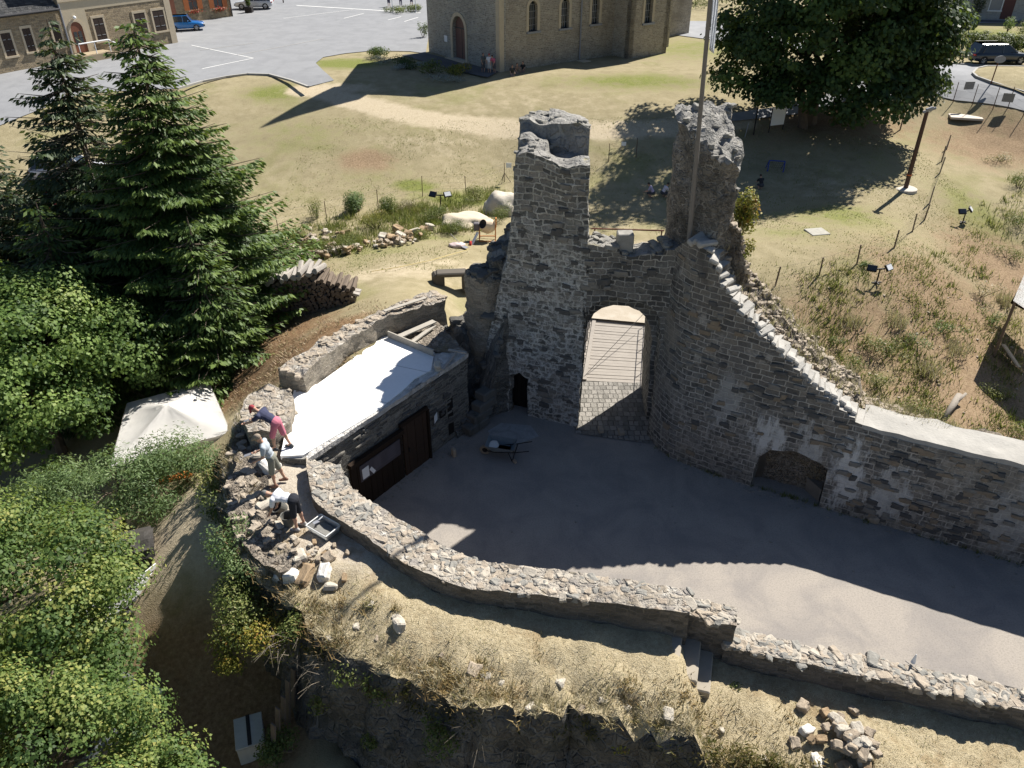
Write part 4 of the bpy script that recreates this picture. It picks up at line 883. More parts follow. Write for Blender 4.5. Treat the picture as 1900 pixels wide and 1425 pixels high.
def spruce(name, base, H, Rb, m, label, seed=1, dens=1.0, bare=None, droop=.35, tintb=0.0):
    global rng; rng = np.random.default_rng(seed)
    root = empty(name, base, 0, label, 'tree'); cen, UU, WW, TT = [], [], [], []; bm = bmesh.new(); bt = bmesh.new(); lev = int(34 * H / 12)
    prev = Vector((0, 0, -.3))
    for i in range(8):
        q = Vector((rng.normal() * .03, rng.normal() * .03, H * (i + 1) / 8)); rod(bm, prev, q, .24 * (1 - i / 8) + .02, .24 * (1 - (i + 1) / 8) + .015, 8, False); prev = q
    for l in range(lev):
        f = (l + .5) / lev; z = H * (.04 + .95 * f); L0 = Rb * (1 - f) ** .86 + .3
        nb = max(5, int(12 * (1 - f * .45)))
        for b in range(nb):
            a = b * 6.283 / nb + l * 1.1 + rng.normal() * .15; L = L0 * rng.uniform(.66, 1.16); zz = z + rng.normal() * .12
            isb = bare is not None and bare[0] < f < bare[1] and rng.random() < .7
            out = np.array([math.cos(a), math.sin(a), 0]); sd = np.array([-math.sin(a), math.cos(a), 0])
            pt = lambda s: np.array([0, 0, zz]) + out * L * s + np.array([0, 0, L * (-droop * s + .30 * s * s * s)])
            if L > .8 or isb: rod(bt if isb else bm, pt(0), pt(.5), .03, .02, 4, False); rod(bt if isb else bm, pt(.5), pt(1), .02, .008, 4, False)
            if isb:
                for s in np.linspace(.3, 1, 6):
                    for sg in (-1, 1): rod(bt, pt(s), pt(s) + sd * sg * .3 * L * (1.1 - s) + np.array([0, 0, -.1]), .008, .004, 3, False)
                continue
            ns = max(3, int(L / .17 * dens))
            for s in (np.arange(ns) + rng.random(ns)) / ns:
                s = .12 + .9 * s; c0 = pt(s); wdt = .42 * L * (1.06 - s) * min(1, s * 2.2) + .10
                for sg in (-1, 1):
                    nt = max(1, int(wdt / .12 * dens))
                    for q in (np.arange(nt) + rng.random(nt)) / nt:
                        p = c0 + sd * sg * wdt * q + out * wdt * q * .35 + np.array([0, 0, -.18 * wdt * q - .05 * rng.random()])
                        dr = unit(out * .8 + sd * sg * rng.uniform(.1, .9) + np.array([0, 0, -rng.uniform(.15, .75)]) + rng.normal(0, .15, 3))
                        ln = rng.uniform(.09, .17); cen.append(p + dr * ln * .5); UU.append(dr * ln); WW.append(unit(np.cross(dr, np.array([0, 0, 1.]) + rng.normal(0, .5, 3))) * ln * .40)
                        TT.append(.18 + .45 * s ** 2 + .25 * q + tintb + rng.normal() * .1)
    quads('crown', np.array(cen), np.array(UU), np.array(WW), np.array(TT), m, root); bobj('trunk', bm, M_bark, root)
    if bare is not None: bobj('bare_branch', bt, M_twig, root)
    return root
def bush(name, base, r, h, n, m, label, cat='bush', lsize=.12, seed=1, stems=8, group=None, asp=.5, lobes=5):
    global rng; rng = np.random.default_rng(seed); root = empty(name, base, 0, label, cat, group)
    lb = np.c_[rng.normal(0, r * .45, (lobes, 2)), rng.uniform(.35, .75, lobes) * h]; k = rng.integers(0, lobes, n); rr = np.array([r * .6, r * .6, h * .42])
    off = rvec(n) * rng.random((n, 1)) ** .4; pos = lb[k] + off * rr; pos[:, 2] = np.abs(pos[:, 2])
    nrm = unit(off + np.array([0, 0, .5]) + rng.normal(0, .5, (n, 3))); u = unit(np.cross(nrm, rvec(n))); wv = np.cross(nrm, u); s = lsize * rng.uniform(.6, 1.3, n)
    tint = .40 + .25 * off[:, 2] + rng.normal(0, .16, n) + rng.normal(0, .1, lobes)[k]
    quads('foliage', pos, u * s[:, None] * .5, wv * s[:, None] * asp * .5, tint, m, root)
    bm = bmesh.new()
    for i in range(stems):
        e = lb[i % lobes] + rng.normal(0, r * .15, 3); rod(bm, (0, 0, -.1), Vector(e), .018 + .008 * r, .008, 5, False)
    bobj('stem', bm, M_bark, root); return root
def tuft(name, base, r, h, n, m, label, cat='plant', seed=1, group=None, leanf=.5, wid=.012):
    global rng; rng = np.random.default_rng(seed)
    b = np.c_[rng.normal(0, r * .4, n), rng.normal(0, r * .4, n), np.zeros(n)]
    o = blades(name, b, h * rng.uniform(.5, 1.1, n), h * leanf * rng.uniform(.2, 1.2, n), wid * rng.uniform(.6, 1.4, n), .5 + rng.normal(0, .22, n), m); o.location = base
    return tag(o, label, cat, group)

# two spruces and the shrubs and trees on the left
sp = lambda px, py, Y: Q(px, py, Y)
b1 = (-13.2, 29.6, -3.9); b2_ = (-16.9, 31.0, -4.2)
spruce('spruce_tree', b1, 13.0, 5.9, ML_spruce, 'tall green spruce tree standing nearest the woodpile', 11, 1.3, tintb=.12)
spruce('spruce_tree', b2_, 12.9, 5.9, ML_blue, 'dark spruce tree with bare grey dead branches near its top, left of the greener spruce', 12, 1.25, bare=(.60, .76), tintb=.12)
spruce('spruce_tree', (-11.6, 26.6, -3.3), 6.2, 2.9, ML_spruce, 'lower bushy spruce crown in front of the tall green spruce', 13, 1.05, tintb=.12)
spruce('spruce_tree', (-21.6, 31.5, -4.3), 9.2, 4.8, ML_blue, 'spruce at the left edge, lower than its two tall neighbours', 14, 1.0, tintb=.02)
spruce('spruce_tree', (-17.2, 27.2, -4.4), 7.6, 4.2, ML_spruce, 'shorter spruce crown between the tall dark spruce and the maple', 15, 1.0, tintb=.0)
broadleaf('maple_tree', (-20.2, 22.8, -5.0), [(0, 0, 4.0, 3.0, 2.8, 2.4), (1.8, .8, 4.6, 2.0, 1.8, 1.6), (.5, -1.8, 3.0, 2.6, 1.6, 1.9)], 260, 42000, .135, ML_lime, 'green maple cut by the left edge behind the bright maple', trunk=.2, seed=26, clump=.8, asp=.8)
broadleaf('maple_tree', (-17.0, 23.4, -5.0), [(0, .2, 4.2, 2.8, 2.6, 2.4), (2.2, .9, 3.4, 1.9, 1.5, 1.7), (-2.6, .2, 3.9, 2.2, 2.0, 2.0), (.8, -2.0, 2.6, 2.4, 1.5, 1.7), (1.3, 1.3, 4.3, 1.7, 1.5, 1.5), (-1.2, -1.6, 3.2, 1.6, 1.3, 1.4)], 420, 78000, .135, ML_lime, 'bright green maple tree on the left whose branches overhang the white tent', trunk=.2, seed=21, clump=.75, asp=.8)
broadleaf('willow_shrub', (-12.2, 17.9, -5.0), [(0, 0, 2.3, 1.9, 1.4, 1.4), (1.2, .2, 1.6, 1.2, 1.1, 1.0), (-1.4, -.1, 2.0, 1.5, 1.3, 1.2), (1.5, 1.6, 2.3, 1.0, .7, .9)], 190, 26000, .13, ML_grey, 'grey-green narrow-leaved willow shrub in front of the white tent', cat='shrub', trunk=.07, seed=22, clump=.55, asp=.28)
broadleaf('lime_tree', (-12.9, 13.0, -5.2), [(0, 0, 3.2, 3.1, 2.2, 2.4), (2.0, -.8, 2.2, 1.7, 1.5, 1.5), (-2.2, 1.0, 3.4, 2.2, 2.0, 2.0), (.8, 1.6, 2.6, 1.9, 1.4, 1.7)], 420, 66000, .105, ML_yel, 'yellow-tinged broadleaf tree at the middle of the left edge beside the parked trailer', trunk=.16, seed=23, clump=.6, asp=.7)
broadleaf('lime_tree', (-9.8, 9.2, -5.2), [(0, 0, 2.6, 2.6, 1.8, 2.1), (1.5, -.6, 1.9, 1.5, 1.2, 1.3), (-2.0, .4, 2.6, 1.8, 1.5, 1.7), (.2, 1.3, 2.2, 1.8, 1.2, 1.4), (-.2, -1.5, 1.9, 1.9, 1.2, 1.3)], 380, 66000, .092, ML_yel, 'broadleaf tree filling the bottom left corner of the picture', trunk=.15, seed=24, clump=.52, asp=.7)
# great chestnut by the lane
tb = Q(1475, 222, 56.5)
gz = terr(tb.x + 1, 57); broadleaf('chestnut_tree', (tb.x + 1.3, 57.2, gz), [(-.3, 0, 6.2, 6.6, 6, 5.5), (3.2, 0, 4.6, 4.6, 4.6, 4.2), (-4.2, -.4, 4.2, 3.0, 3.4, 3.2), (4.6, -.8, 3.2, 3, 3.2, 2.7), (.5, -2, 2.9, 5.0, 4, 2.5), (2.5, -2.9, 2.3, 3.6, 3, 1.9), (-1.8, -2.6, 2.4, 3.2, 3, 1.9), (-1, 1, 12, 5.5, 5.5, 5)], 760, 105000, .31, ML_dark, 'huge dark green chestnut tree with dense round crown beside the lane', trunk=.55, seed=25, clump=1.25, asp=.75, droop=.15)
bm = bmesh.new(); g2 = terr(Q(1492, 228, 56).x, 56); q = Q(1492, 228, 56); limbs(bm, (q.x, 56, g2 - .2), (q.x - 1, 56.4, g2 + 6), .36, 4, 3); tag(bobj('tree_trunk', bm, M_bark), 'thin pale mottled trunk at the left foot of the huge dark chestnut', 'tree trunk')
# shrubs on top of / beside the right tower
q = Q(1385, 350, 23.6); bush('turning_shrub', (q.x - .1, 23.6, 3.3), .55, 1.6, 1500, ML_aut, 'yellow-green shrub with reddish leaf tips growing on the right tower rubble', 'shrub', .12, 31)
q = Q(1385, 395, 23.5); bush('yellow_bush', (q.x, 23.4, 2.5), .38, .8, 900, ML_aut, 'small yellowish bush on the rubble just below the reddish-tipped shrub', 'bush', .09, 32)
q = Q(1344, 470, 21.8); bush('weed', (q.x, 21.7, 2.35), .16, .35, 200, ML_bush, 'single green weed between coping stones and rubble high on the stepped wall', 'weed', .09, 33, 3)
# planted bank along the left fence
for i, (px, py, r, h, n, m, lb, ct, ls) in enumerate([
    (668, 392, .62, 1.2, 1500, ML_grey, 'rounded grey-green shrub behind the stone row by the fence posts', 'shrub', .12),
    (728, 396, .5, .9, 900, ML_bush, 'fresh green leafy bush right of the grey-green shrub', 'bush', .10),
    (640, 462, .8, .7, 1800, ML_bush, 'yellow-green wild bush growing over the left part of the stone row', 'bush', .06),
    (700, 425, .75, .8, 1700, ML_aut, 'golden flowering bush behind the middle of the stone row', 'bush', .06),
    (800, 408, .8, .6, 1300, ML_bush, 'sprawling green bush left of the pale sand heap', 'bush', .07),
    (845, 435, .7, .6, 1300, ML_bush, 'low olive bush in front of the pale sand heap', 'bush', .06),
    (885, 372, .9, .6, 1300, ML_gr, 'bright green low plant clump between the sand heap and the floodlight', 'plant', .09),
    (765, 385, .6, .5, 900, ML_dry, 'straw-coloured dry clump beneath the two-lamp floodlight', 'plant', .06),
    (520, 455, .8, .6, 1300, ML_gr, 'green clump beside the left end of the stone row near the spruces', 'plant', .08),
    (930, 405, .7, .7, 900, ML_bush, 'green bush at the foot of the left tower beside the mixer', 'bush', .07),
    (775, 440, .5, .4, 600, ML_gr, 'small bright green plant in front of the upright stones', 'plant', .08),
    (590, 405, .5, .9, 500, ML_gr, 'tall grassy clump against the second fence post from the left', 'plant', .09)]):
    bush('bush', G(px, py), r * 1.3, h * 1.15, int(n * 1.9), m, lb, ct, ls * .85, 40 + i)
# vegetation on the ditch bank
bk = [(1600, 640, .9, .7, ML_gr, 'grey-green grassy clump high in the middle of the ditch bank'), (1580, 690, .7, .8, ML_bush, 'spiky yellowish plant at the left of the ditch bank'), (1650, 660, .9, .8, ML_bush, 'largest tangled green clump at the centre of the ditch bank'), (1700, 640, .7, .6, ML_grey, 'bluish green clump right of the tangled one on the bank'),
      (1630, 720, .8, .7, ML_gr, 'green clump low on the ditch bank above the rubble wall'), (1690, 770, 1.0, .5, ML_gr, 'bright green grass clump just behind the pale wall capping'), (1735, 790, .8, .5, ML_gr, 'green grass clump left of the grey dead log'), (1750, 615, .6, .5, ML_grey, 'small bluish clump on bare soil of the bank'), (1820, 550, .6, .8, ML_dry, 'dry straw-coloured plant on the bank near the shed'),
      (1870, 480, .9, .7, ML_bush, 'leafy yellow-green clump on the bank above the shed roof'), (1840, 600, .6, .6, ML_grey, 'dark plant on the bank left of the shed'), (1890, 350, 1.0, 1.0, ML_bush, 'bright green bush at the right edge of the bank'), (1850, 300, .9, .6, ML_dry, 'pale dry clump on the upper bank at the right'), (1895, 420, .9, .8, ML_bush, 'green bush at the right edge below the brightest bush'),
      (1860, 740, .7, .6, ML_gr, 'dark green clump on the bare slope below the leaning board'), (1895, 805, .8, .45, ML_gr, 'vivid green grass patch at the right end behind the wall'), (1820, 810, .5, .4, ML_bush, 'small dull clump behind the wall near the vivid grass patch'), (1600, 495, .35, .3, ML_grey, 'small grey-green weed left of the twin-panel floodlight'), (1550, 640, .4, .4, ML_bush, 'lone small weed at the left end of the bank')]
for i, (px, py, r, h, m, lb) in enumerate(bk): bush('bank_plant', G(px, py), r, h, int(900 * r), m, lb, 'plant', .10, 70 + i, 5, None, .3)
for i, (px, py, lb) in enumerate([(1580, 600, 'sparse upper left'), (1720, 690, 'sparse lower right'), (1770, 650, 'sparse middle right'), (1660, 600, 'sparse upper middle'), (1860, 560, 'sparse far right')]):
    tuft('grass_tuft', G(px, py), .9, .55, 260, ML_dry, lb + ' tuft of dry grass on the ditch bank', 'grass tuft', 95 + i, None, .6, .02)
# shrubs spilling over the outer face of the rampart
ov = [(445, 1075, -1.9, .55, 1.0, ML_grey, 'fresh blue-green sprout at the ragged left corner of the rampart'), (440, 1110, -2.6, .7, .9, ML_bush, 'dark bramble hanging below the blue-green sprout'), (470, 1190, -2.8, .8, .8, ML_aut, 'yellowish bramble with bare twigs on the left rampart face'), (610, 1250, -2.9, .22, .5, ML_gr, 'small bright green sapling on the dark outer wall face'),
      (610, 1305, -3.3, .42, .6, ML_gr, 'vivid green bush on the dark outer wall below the small sapling'), (730, 1350, -3.6, .4, .4, ML_bush, 'thin leafy bramble low on the outer wall face'), (410, 985, -2.6, .5, 1.6, ML_bush, 'ivy-like growth covering the left side of the repaired wall'), (405, 930, -2.6, .4, 1.2, ML_gr, 'long green grass hanging beside the repaired wall'),
      (425, 1045, -2.0, .7, 1.3, ML_grey, 'grey-green bush clothing the left rim of the rampart above the blue-green sprout'), (455, 1150, -2.4, .9, 1.0, ML_bush, 'broad olive bramble mound at the left rampart corner'), (520, 1215, -2.6, .9, .8, ML_aut, 'tawny bramble mound on the outer face right of the olive mound'), (560, 1180, -2.0, .6, .6, ML_bush, 'thorny green shrub rooted in the rim right of the left corner'), (690, 1265, -2.3, .7, .6, ML_bush, 'dark ivy mat on the face below the grassy rim'), (850, 1345, -2.6, .7, .5, ML_bush, 'ivy mat low on the shaded face near the middle'), (1010, 1345, -2.4, .5, .5, ML_aut, 'brownish cushion plant hanging from the middle of the rim'), (1150, 1360, -2.3, .5, .4, ML_aut, 'tawny cushion plant on the rim left of the lower grass'), (395, 890, -2.3, .5, 1.4, ML_grey, 'leafy creeper on the outer wall opposite the grey-shirted worker'), (440, 1240, -3.2, .5, .6, ML_aut, 'pale twiggy shrub at the outer foot of the rampart corner'), (540, 1390, -4.2, .6, .5, ML_bush, 'dark shrub in shade beside the leaning fence boards'), (1360, 1270, -2.2, .25, .3, ML_bush, 'mossy green cushion on the grass below the stone steps')]
for i, (px, py, z, r, h, m, lb) in enumerate(ov): bush('wall_shrub', P(px, py, z), r, h, int(2400 * r), m, lb, 'shrub', .075, 120 + i, 6, None, .5)
# long dry grass and bare stems on the rampart lip
rng = np.random.default_rng(99); T = []
lip = spline([tuple(p[:2]) for p in OUT], 12); lip = np.array(lip)[:, :2]
def on_walk(n, inset, sd_, zoff=0.0):
    k = rng.integers(0, len(lip) - 1, n); a = lip[k]; t = unit(lip[np.minimum(k + 1, len(lip) - 1)] - lip[np.maximum(k - 1, 0)]); nn = np.c_[-t[:, 1], t[:, 0]]
    d = np.abs(rng.normal(inset, sd_, n)); return a + nn * d[:, None]
from mathutils.bvhtree import BVHTree
_bv = BVHTree.FromPolygons([v.co.copy() for v in ramp_o.data.vertices], [tuple(p.vertices) for p in ramp_o.data.polygons])
def drop(xy, zt=2.0):
    out = []
    for x, y in xy:
        h = _bv.ray_cast(Vector((x, y, zt)), Vector((0, 0, -1)))[0]
        if h is not None: out.append((x, y, h.z))
    return np.array(out)
xy = on_walk(9000, .10, .40); bp_ = drop(xy); n = len(bp_)
tag(blades('lip_grass', bp_ - np.array([0, 0, .02]), rng.uniform(.07, .24, n), rng.uniform(.04, .22, n), rng.uniform(.005, .012, n), .45 + rng.normal(0, .25, n), ML_dry), kind='stuff')
# short turf all over the walk (not on the trodden grit)
pp = [(p.x, p.y) for p in OUT] + [(26, 6.5), (26, 10.0)] + inner; pa = np.array(pp); n0 = 60000
xy = np.c_[rng.uniform(-6.5, 16, n0), rng.uniform(6, 14.5, n0)]; kx = inpoly_np(xy[:, 0], xy[:, 1], pp) & (xy[:, 1] < 13.4 + rng.normal(0, .35, n0)); xy = xy[kx]
pt_ = np.array([noise.noise(Vector((x * .9, y * .9, 5))) for x, y in xy]); bp_ = drop(xy); n = len(bp_)
tag(blades('short_turf', bp_ - np.array([0, 0, .01]), rng.uniform(.02, .06, n), rng.uniform(.02, .09, n), rng.uniform(.004, .009, n), .62 + .35 * pt_[:n] + rng.normal(0, .2, n), ML_dry), kind='stuff')
xy = xy[(pt_ > .12)][::6]; bp_ = drop(xy); n = len(bp_)
tag(blades('green_turf', bp_, rng.uniform(.03, .08, n), rng.uniform(.02, .07, n), rng.uniform(.004, .008, n), .55 + rng.normal(0, .25, n), ML_gr), kind='stuff')
def stems(name, px, py, z, n, L, label, seed, m=M_twig, dirv=(-.5, -.7, .1)):
    r_ = np.random.default_rng(seed); bm = bmesh.new()
    for i in range(n):
        a = Vector(r_.normal(0, .16, 3)); d = Vector(dirv) + Vector(r_.normal(0, .45, 3)); l = L * r_.uniform(.4, 1.1); mid = a + d * l * .5 + Vector((0, 0, .1)); e = a + d * l - Vector((0, 0, .15 * l))
        rod(bm, a, mid, .009, .007, 4, False); rod(bm, mid, e, .007, .003, 4, False)
        for k in range(2): rod(bm, mid, mid + d * l * .3 + Vector(r_.normal(0, .16, 3)), .005, .002, 3, False)
    o = bobj(name, bm, m); o.location = P(px, py, z); return tag(o, label, 'twigs')
for i, (px, py, z, n, L, lb) in enumerate([(540, 1190, -1.9, 16, .55, 'bundle of bare pale stems drooping over the left rampart lip'), (620, 1230, -2.0, 16, .6, 'dead bramble stems right of the left corner shrubs'), (790, 1250, -2.0, 20, .7, 'bare stems hanging over the dark notch of the rampart edge'), (900, 1320, -2.1, 22, .7, 'dry stems at the middle of the ragged rampart edge'),
    (460, 1160, -2.6, 9, .6, 'leafless branch reaching out left from the rampart corner'), (960, 1390, -2.8, 18, .6, 'pale spray of dead stems low on the shaded outer wall'), (860, 1350, -2.6, 16, .6, 'broken bare twigs on the shaded wall left of the pale spray'), (1330, 1400, -2.7, 12, .5, 'few bare twigs below the grass edge at the bottom of the picture')]): stems('bare_stems', px, py, z, n, L, lb, 140 + i)
# village greenery
q = P(1752, 62, 0); broadleaf('round_shrub', (q.x, q.y, 0), [(0, 0, 1.25, 1.25, 1.25, 1.3)], 90, 7000, .16, ML_dark, 'clipped ball-shaped dark green shrub right of the chestnut', 'shrub', 0, seed=61, clump=.3, lob=0)
a, b2 = P(1775, 98, 0), P(1880, 108, 0); d = (b2 - a) / 5
broadleaf('hedge', (a.x, a.y + .6, 0), [(d.x * i, d.y * i, .85, 1.25, 1.2, .95) for i in range(8)], 200, 16000, .16, ML_bush, 'long rounded green hedge behind the dark parked car', 'hedge', 0, seed=62, clump=.4, lob=0)
for i, (px, py, r, h, m, lb) in enumerate([(1868, 62, .8, 1.5, ML_grey, 'pale sparse shrub on the green before the far right house'), (1790, 53, .9, .5, ML_bush, 'small round flower bed left of the pale sparse shrub'), (1740, 95, 1.6, 1.1, ML_gr, 'yellow-green tall grass clump at the left end of the hedge'), (1900, 75, 1.2, 1.8, ML_bush, 'green shrub cut by the right edge behind the hedge'),
     (700, 106, 1.3, .9, ML_dark, 'dark bush at the left end of the church flower bed'), (745, 122, 1.2, .8, ML_dark, 'dark bush in the middle of the church flower bed'), (800, 135, 1.0, .9, ML_bush, 'bush with yellow flowers nearest the church people'), (845, 138, 1.2, .7, ML_aut, 'brownish flowering bush at the right end of the church bed'), (735, 22, 1.3, .8, ML_bush, 'low planted bed beside the parking bays left of the church'), (768, 22, 1.0, .9, ML_bush, 'rounded shrub in the planted bed nearest the church wall'),
     (1290, 8, 4, 1.6, ML_bush, 'green hedge strip along the upper lane behind the church'), (785, 70, .5, 1.4, ML_dark, 'narrow dark shrub against the left church corner'), (160, 100, 1.2, 1.0, ML_bush, 'flowering bush beside the stone stair of the left house'), (200, 92, .9, .9, ML_gr, 'bright green plant right of the house stair')]):
    bush('shrub', P(px, py, 0), r, h, int(900 * r), m, lb, 'shrub', .14, 150 + i)
for i, (px, py) in enumerate([(705, 116), (740, 128), (775, 124), (810, 148), (848, 152)]):
    bush('lavender', G(px, py), 1.0, .45, 900, ML_lav, 'silvery lavender clump, %s in the row edging the church flower bed' % ('leftmost', 'second from left', 'middle one', 'second from right', 'rightmost')[i], 'lavender', .08, 170 + i)

# scrub hanging over the rampart lip, too tangled to count
rng = np.random.default_rng(58); xy = on_walk(150, -.05, .14); xy = xy[(xy[:, 0] < 9) & (xy[:, 1] < 14.5)]; pc_, sz_ = [], []
for (x, y) in xy:
    if noise.noise(Vector((x * .6, y * .6, 2))) < -.12: continue
    k = rng.integers(60, 200); r_ = rng.uniform(.15, .45); c_ = np.array([x, y, -1.75 - .5 * rng.random()]); d_ = rvec(k) * rng.random((k, 1)) ** .4 * np.array([r_, r_, r_ * .8]); pc_.append(c_ + d_); sz_.append(np.clip(np.full(k, rng.uniform(.1, .7)) + rng.normal(0, .15, k), 0, 1))
pc_ = np.concatenate(pc_); sz_ = np.concatenate(sz_); ML_scrub = leaf_mat('lip_scrub_leaves', [(.03, .035, .012), (.09, .085, .03), (.19, .14, .06), (.28, .22, .10)], .25); u_ = rvec(len(pc_))
tag(quads('lip_scrub', pc_, u_ * rng.uniform(.03, .075, (len(pc_), 1)), rvec(len(pc_)) * rng.uniform(.012, .03, (len(pc_), 1)), sz_, ML_scrub), kind='stuff')
# dry grass on the broken rubble of the stepped wall
gp = []
for _ in range(240):
    u = rng.uniform(u0, u1 + 2.5); x, y = cw(u, rng.uniform(.9, back_w(u))); k = 12; gp.append(np.c_[x + rng.normal(0, .1, k), y + rng.normal(0, .1, k), np.full(k, rub_top(x, y) - .02)])
gp = np.concatenate(gp); n = len(gp); tag(blades('rubble_grass', gp, rng.uniform(.1, .32, n), rng.uniform(.03, .25, n), rng.uniform(.008, .016, n), .4 + rng.normal(0, .25, n), ML_dry), kind='stuff')
# brown moss and tussocks towards the rampart edge
xy = on_walk(260, .55, .45); tp_ = drop(xy); tb2, th2, tt2 = [], [], []
for p in tp_:
    if noise.noise(Vector((p[0] * .5, p[1] * .5, 9))) < -.1: continue
    k = rng.integers(30, 110); r_ = rng.uniform(.06, .26); tb2.append(np.c_[p[0] + rng.normal(0, r_, k), p[1] + rng.normal(0, r_, k), np.full(k, p[2] - .03)]); th2.append(rng.uniform(.03, .16, k)); tt2.append(np.clip(rng.uniform(0, 1) + rng.normal(0, .12, k), 0, 1))
tb2, th2, tt2 = np.concatenate(tb2), np.concatenate(th2), np.concatenate(tt2); ML_moss = leaf_mat('brown_moss_blades', [(.10, .065, .03), (.21, .14, .055), (.30, .22, .10), (.17, .16, .07)], .2)
tag(blades('brown_tussocks', tb2, th2, th2 * rng.uniform(.3, 1.4, len(th2)), rng.uniform(.006, .014, len(th2)), tt2, ML_moss), kind='stuff')
# needle and leaf litter on the slope below the woodpile
lt_ = []
for _ in range(700):
    q = G(rng.uniform(400, 720), rng.uniform(560, 790))
    if q.x > -5.6 and q.y < 24: continue
    k = rng.integers(6, 22); x = q.x + rng.normal(0, .2, k); y = q.y + rng.normal(0, .2, k); lt_.append(np.c_[x, y, terr_np(x, y) + .02])
lt_ = np.concatenate(lt_); n = len(lt_); tag(blades('slope_litter', lt_, rng.uniform(.02, .10, n), rng.uniform(.03, .14, n), rng.uniform(.008, .02, n), rng.random(n), leaf_mat('dead_litter', [(.10, .06, .035), (.22, .14, .08), (.36, .27, .17), (.24, .22, .10)], .2)), kind='stuff')
# weeds between the fence and the stone row, too fine to count
rng = np.random.default_rng(56); pts_ = []
for _ in range(420):
    px = rng.uniform(490, 940); yl = np.interp(px, [490, 600, 700, 800, 940], [440, 415, 390, 372, 345]); yh = np.interp(px, [490, 600, 700, 800, 940], [480, 478, 458, 436, 420]); py = rng.uniform(yl, yh)
    if noise.noise(Vector((px * .02, py * .03, 1))) < -.25: continue
    pts_.append(G(px, py))
wbs, whs, wts = [], [], []
for p in pts_:
    k = rng.integers(25, 70); r_ = rng.uniform(.2, .5); x = p.x + rng.normal(0, r_, k); y = p.y + rng.normal(0, r_ * .7, k); wbs.append(np.c_[x, y, terr_np(x, y) - .02]); whs.append(rng.uniform(.12, .5, k) * rng.uniform(.5, 1.2)); wts.append(np.clip(rng.normal(.5, .28) + rng.normal(0, .15, k), 0, 1))
wbs, whs, wts = np.concatenate(wbs), np.concatenate(whs), np.concatenate(wts)
tag(blades('bank_weeds', wbs, whs, whs * rng.uniform(.15, .9, len(whs)), rng.uniform(.01, .028, len(whs)), wts, ML_gr), kind='stuff')
# sparse lawn tufts giving the dry grass its nap
rng = np.random.default_rng(57); n0 = 60000; x = rng.uniform(-14, 28, n0); y = rng.uniform(33, 56, n0); ok = np.array([noise.noise(Vector((a * .35, b * .35, 0))) + .3 * noise.noise(Vector((a * 1.3, b * 1.3, 0))) for a, b in zip(x, y)]); k = ok + rng.normal(0, .2, n0) > -.05; x, y, ok = x[k], y[k], ok[k]; n = len(x)
tag(blades('lawn_tufts', np.c_[x, y, terr_np(x, y) - .01], rng.uniform(.03, .09, n), rng.uniform(.02, .10, n), rng.uniform(.012, .028, n), np.clip(.75 - .5 * ok + rng.normal(0, .15, n), 0, 1), ML_gr), kind='stuff')
# rough ground cover on the ditch bank, too fine to count
rng = np.random.default_rng(55); cov = []
for _ in range(900):
    px, py = rng.uniform(1450, 1900), rng.uniform(280, 810)
    if py < 540 - (px - 1450) * .55 or py > 640 + (px - 1450) * .62: continue
    if px < 1760 and py < 470: continue
    if noise.noise(Vector((px * .012, py * .016, 3))) + .25 * rng.random() < .02: continue
    cov.append(G(px, py))
cb, ch_, ct_ = [], [], []
for p in cov:
    k = rng.integers(14, 46); r_ = rng.uniform(.15, .5); cb.append(np.c_[p.x + rng.normal(0, r_, k), p.y + rng.normal(0, r_, k), np.full(k, p.z - .03)]); ch_.append(rng.uniform(.08, .38, k) * rng.uniform(.6, 1.3)); ct_.append(np.clip(rng.normal(.55, .25) + rng.normal(0, .15, k), 0, 1))
cb, ch_, ct_ = np.concatenate(cb), np.concatenate(ch_), np.concatenate(ct_)
cb[:, 2] = terr_np(cb[:, 0], cb[:, 1]) - .02
tag(blades('bank_grass', cb, ch_, ch_ * rng.uniform(.2, 1.1, len(ch_)), rng.uniform(.012, .03, len(ch_)), ct_, ML_gr), kind='stuff')

wp = []
for _ in range(90):
    u = rng.uniform(.3, ue - 1.5); x, y = cw(u, -.1 - abs(rng.normal(0, .06))); k = rng.integers(8, 30); wp.append(np.c_[x + rng.normal(0, .07, k), y + rng.normal(0, .05, k), np.full(k, ZC)])
wp = np.concatenate(wp); n = len(wp); tag(blades('wall_foot_weeds', wp, rng.uniform(.05, .2, n), rng.uniform(.02, .12, n), rng.uniform(.006, .014, n), .4 + rng.normal(0, .2, n), ML_gr), kind='stuff')
# ---------------------------------------------------------------- houses and church
class Face:
    """a vertical facade plane through two ground points; s runs from the first point"""
    def __init__(s, p0, p1, flip=1):
        s.p = Vector((p0[0], p0[1], 0)); s.d = Vector((p1[0] - p0[0], p1[1] - p0[1], 0)); s.L = s.d.length; s.d.normalize(); s.n = Vector((s.d.y, -s.d.x, 0)) * flip
    def at(s, px, py):
        d = Vector(ray(px, py)); t = s.n.dot(s.p) / s.n.dot(d); q = d * t
        return (q - s.p).dot(s.d), HC + q.z
    def pt(s, a, z, o=0.0): q = s.p + s.d * a + s.n * o; return Vector((q.x, q.y, z))
    @property
    def rz(s): return math.atan2(s.d.y, s.d.x)
def fbox(f, bm, s0, s1, z0, z1, o0, o1, bev=0):
    c = f.pt((s0 + s1) / 2, (z0 + z1) / 2, (o0 + o1) / 2); box(bm, c, (abs(s1 - s0), abs(o1 - o0), abs(z1 - z0)), rz=f.rz, bev=bev)
def fpart(f, name, m, par, *boxes, bev=0):
    bm = bmesh.new()
    for b in boxes: fbox(f, bm, *b, bev=bev)
    return bobj(name, bm, m, par, world=True)
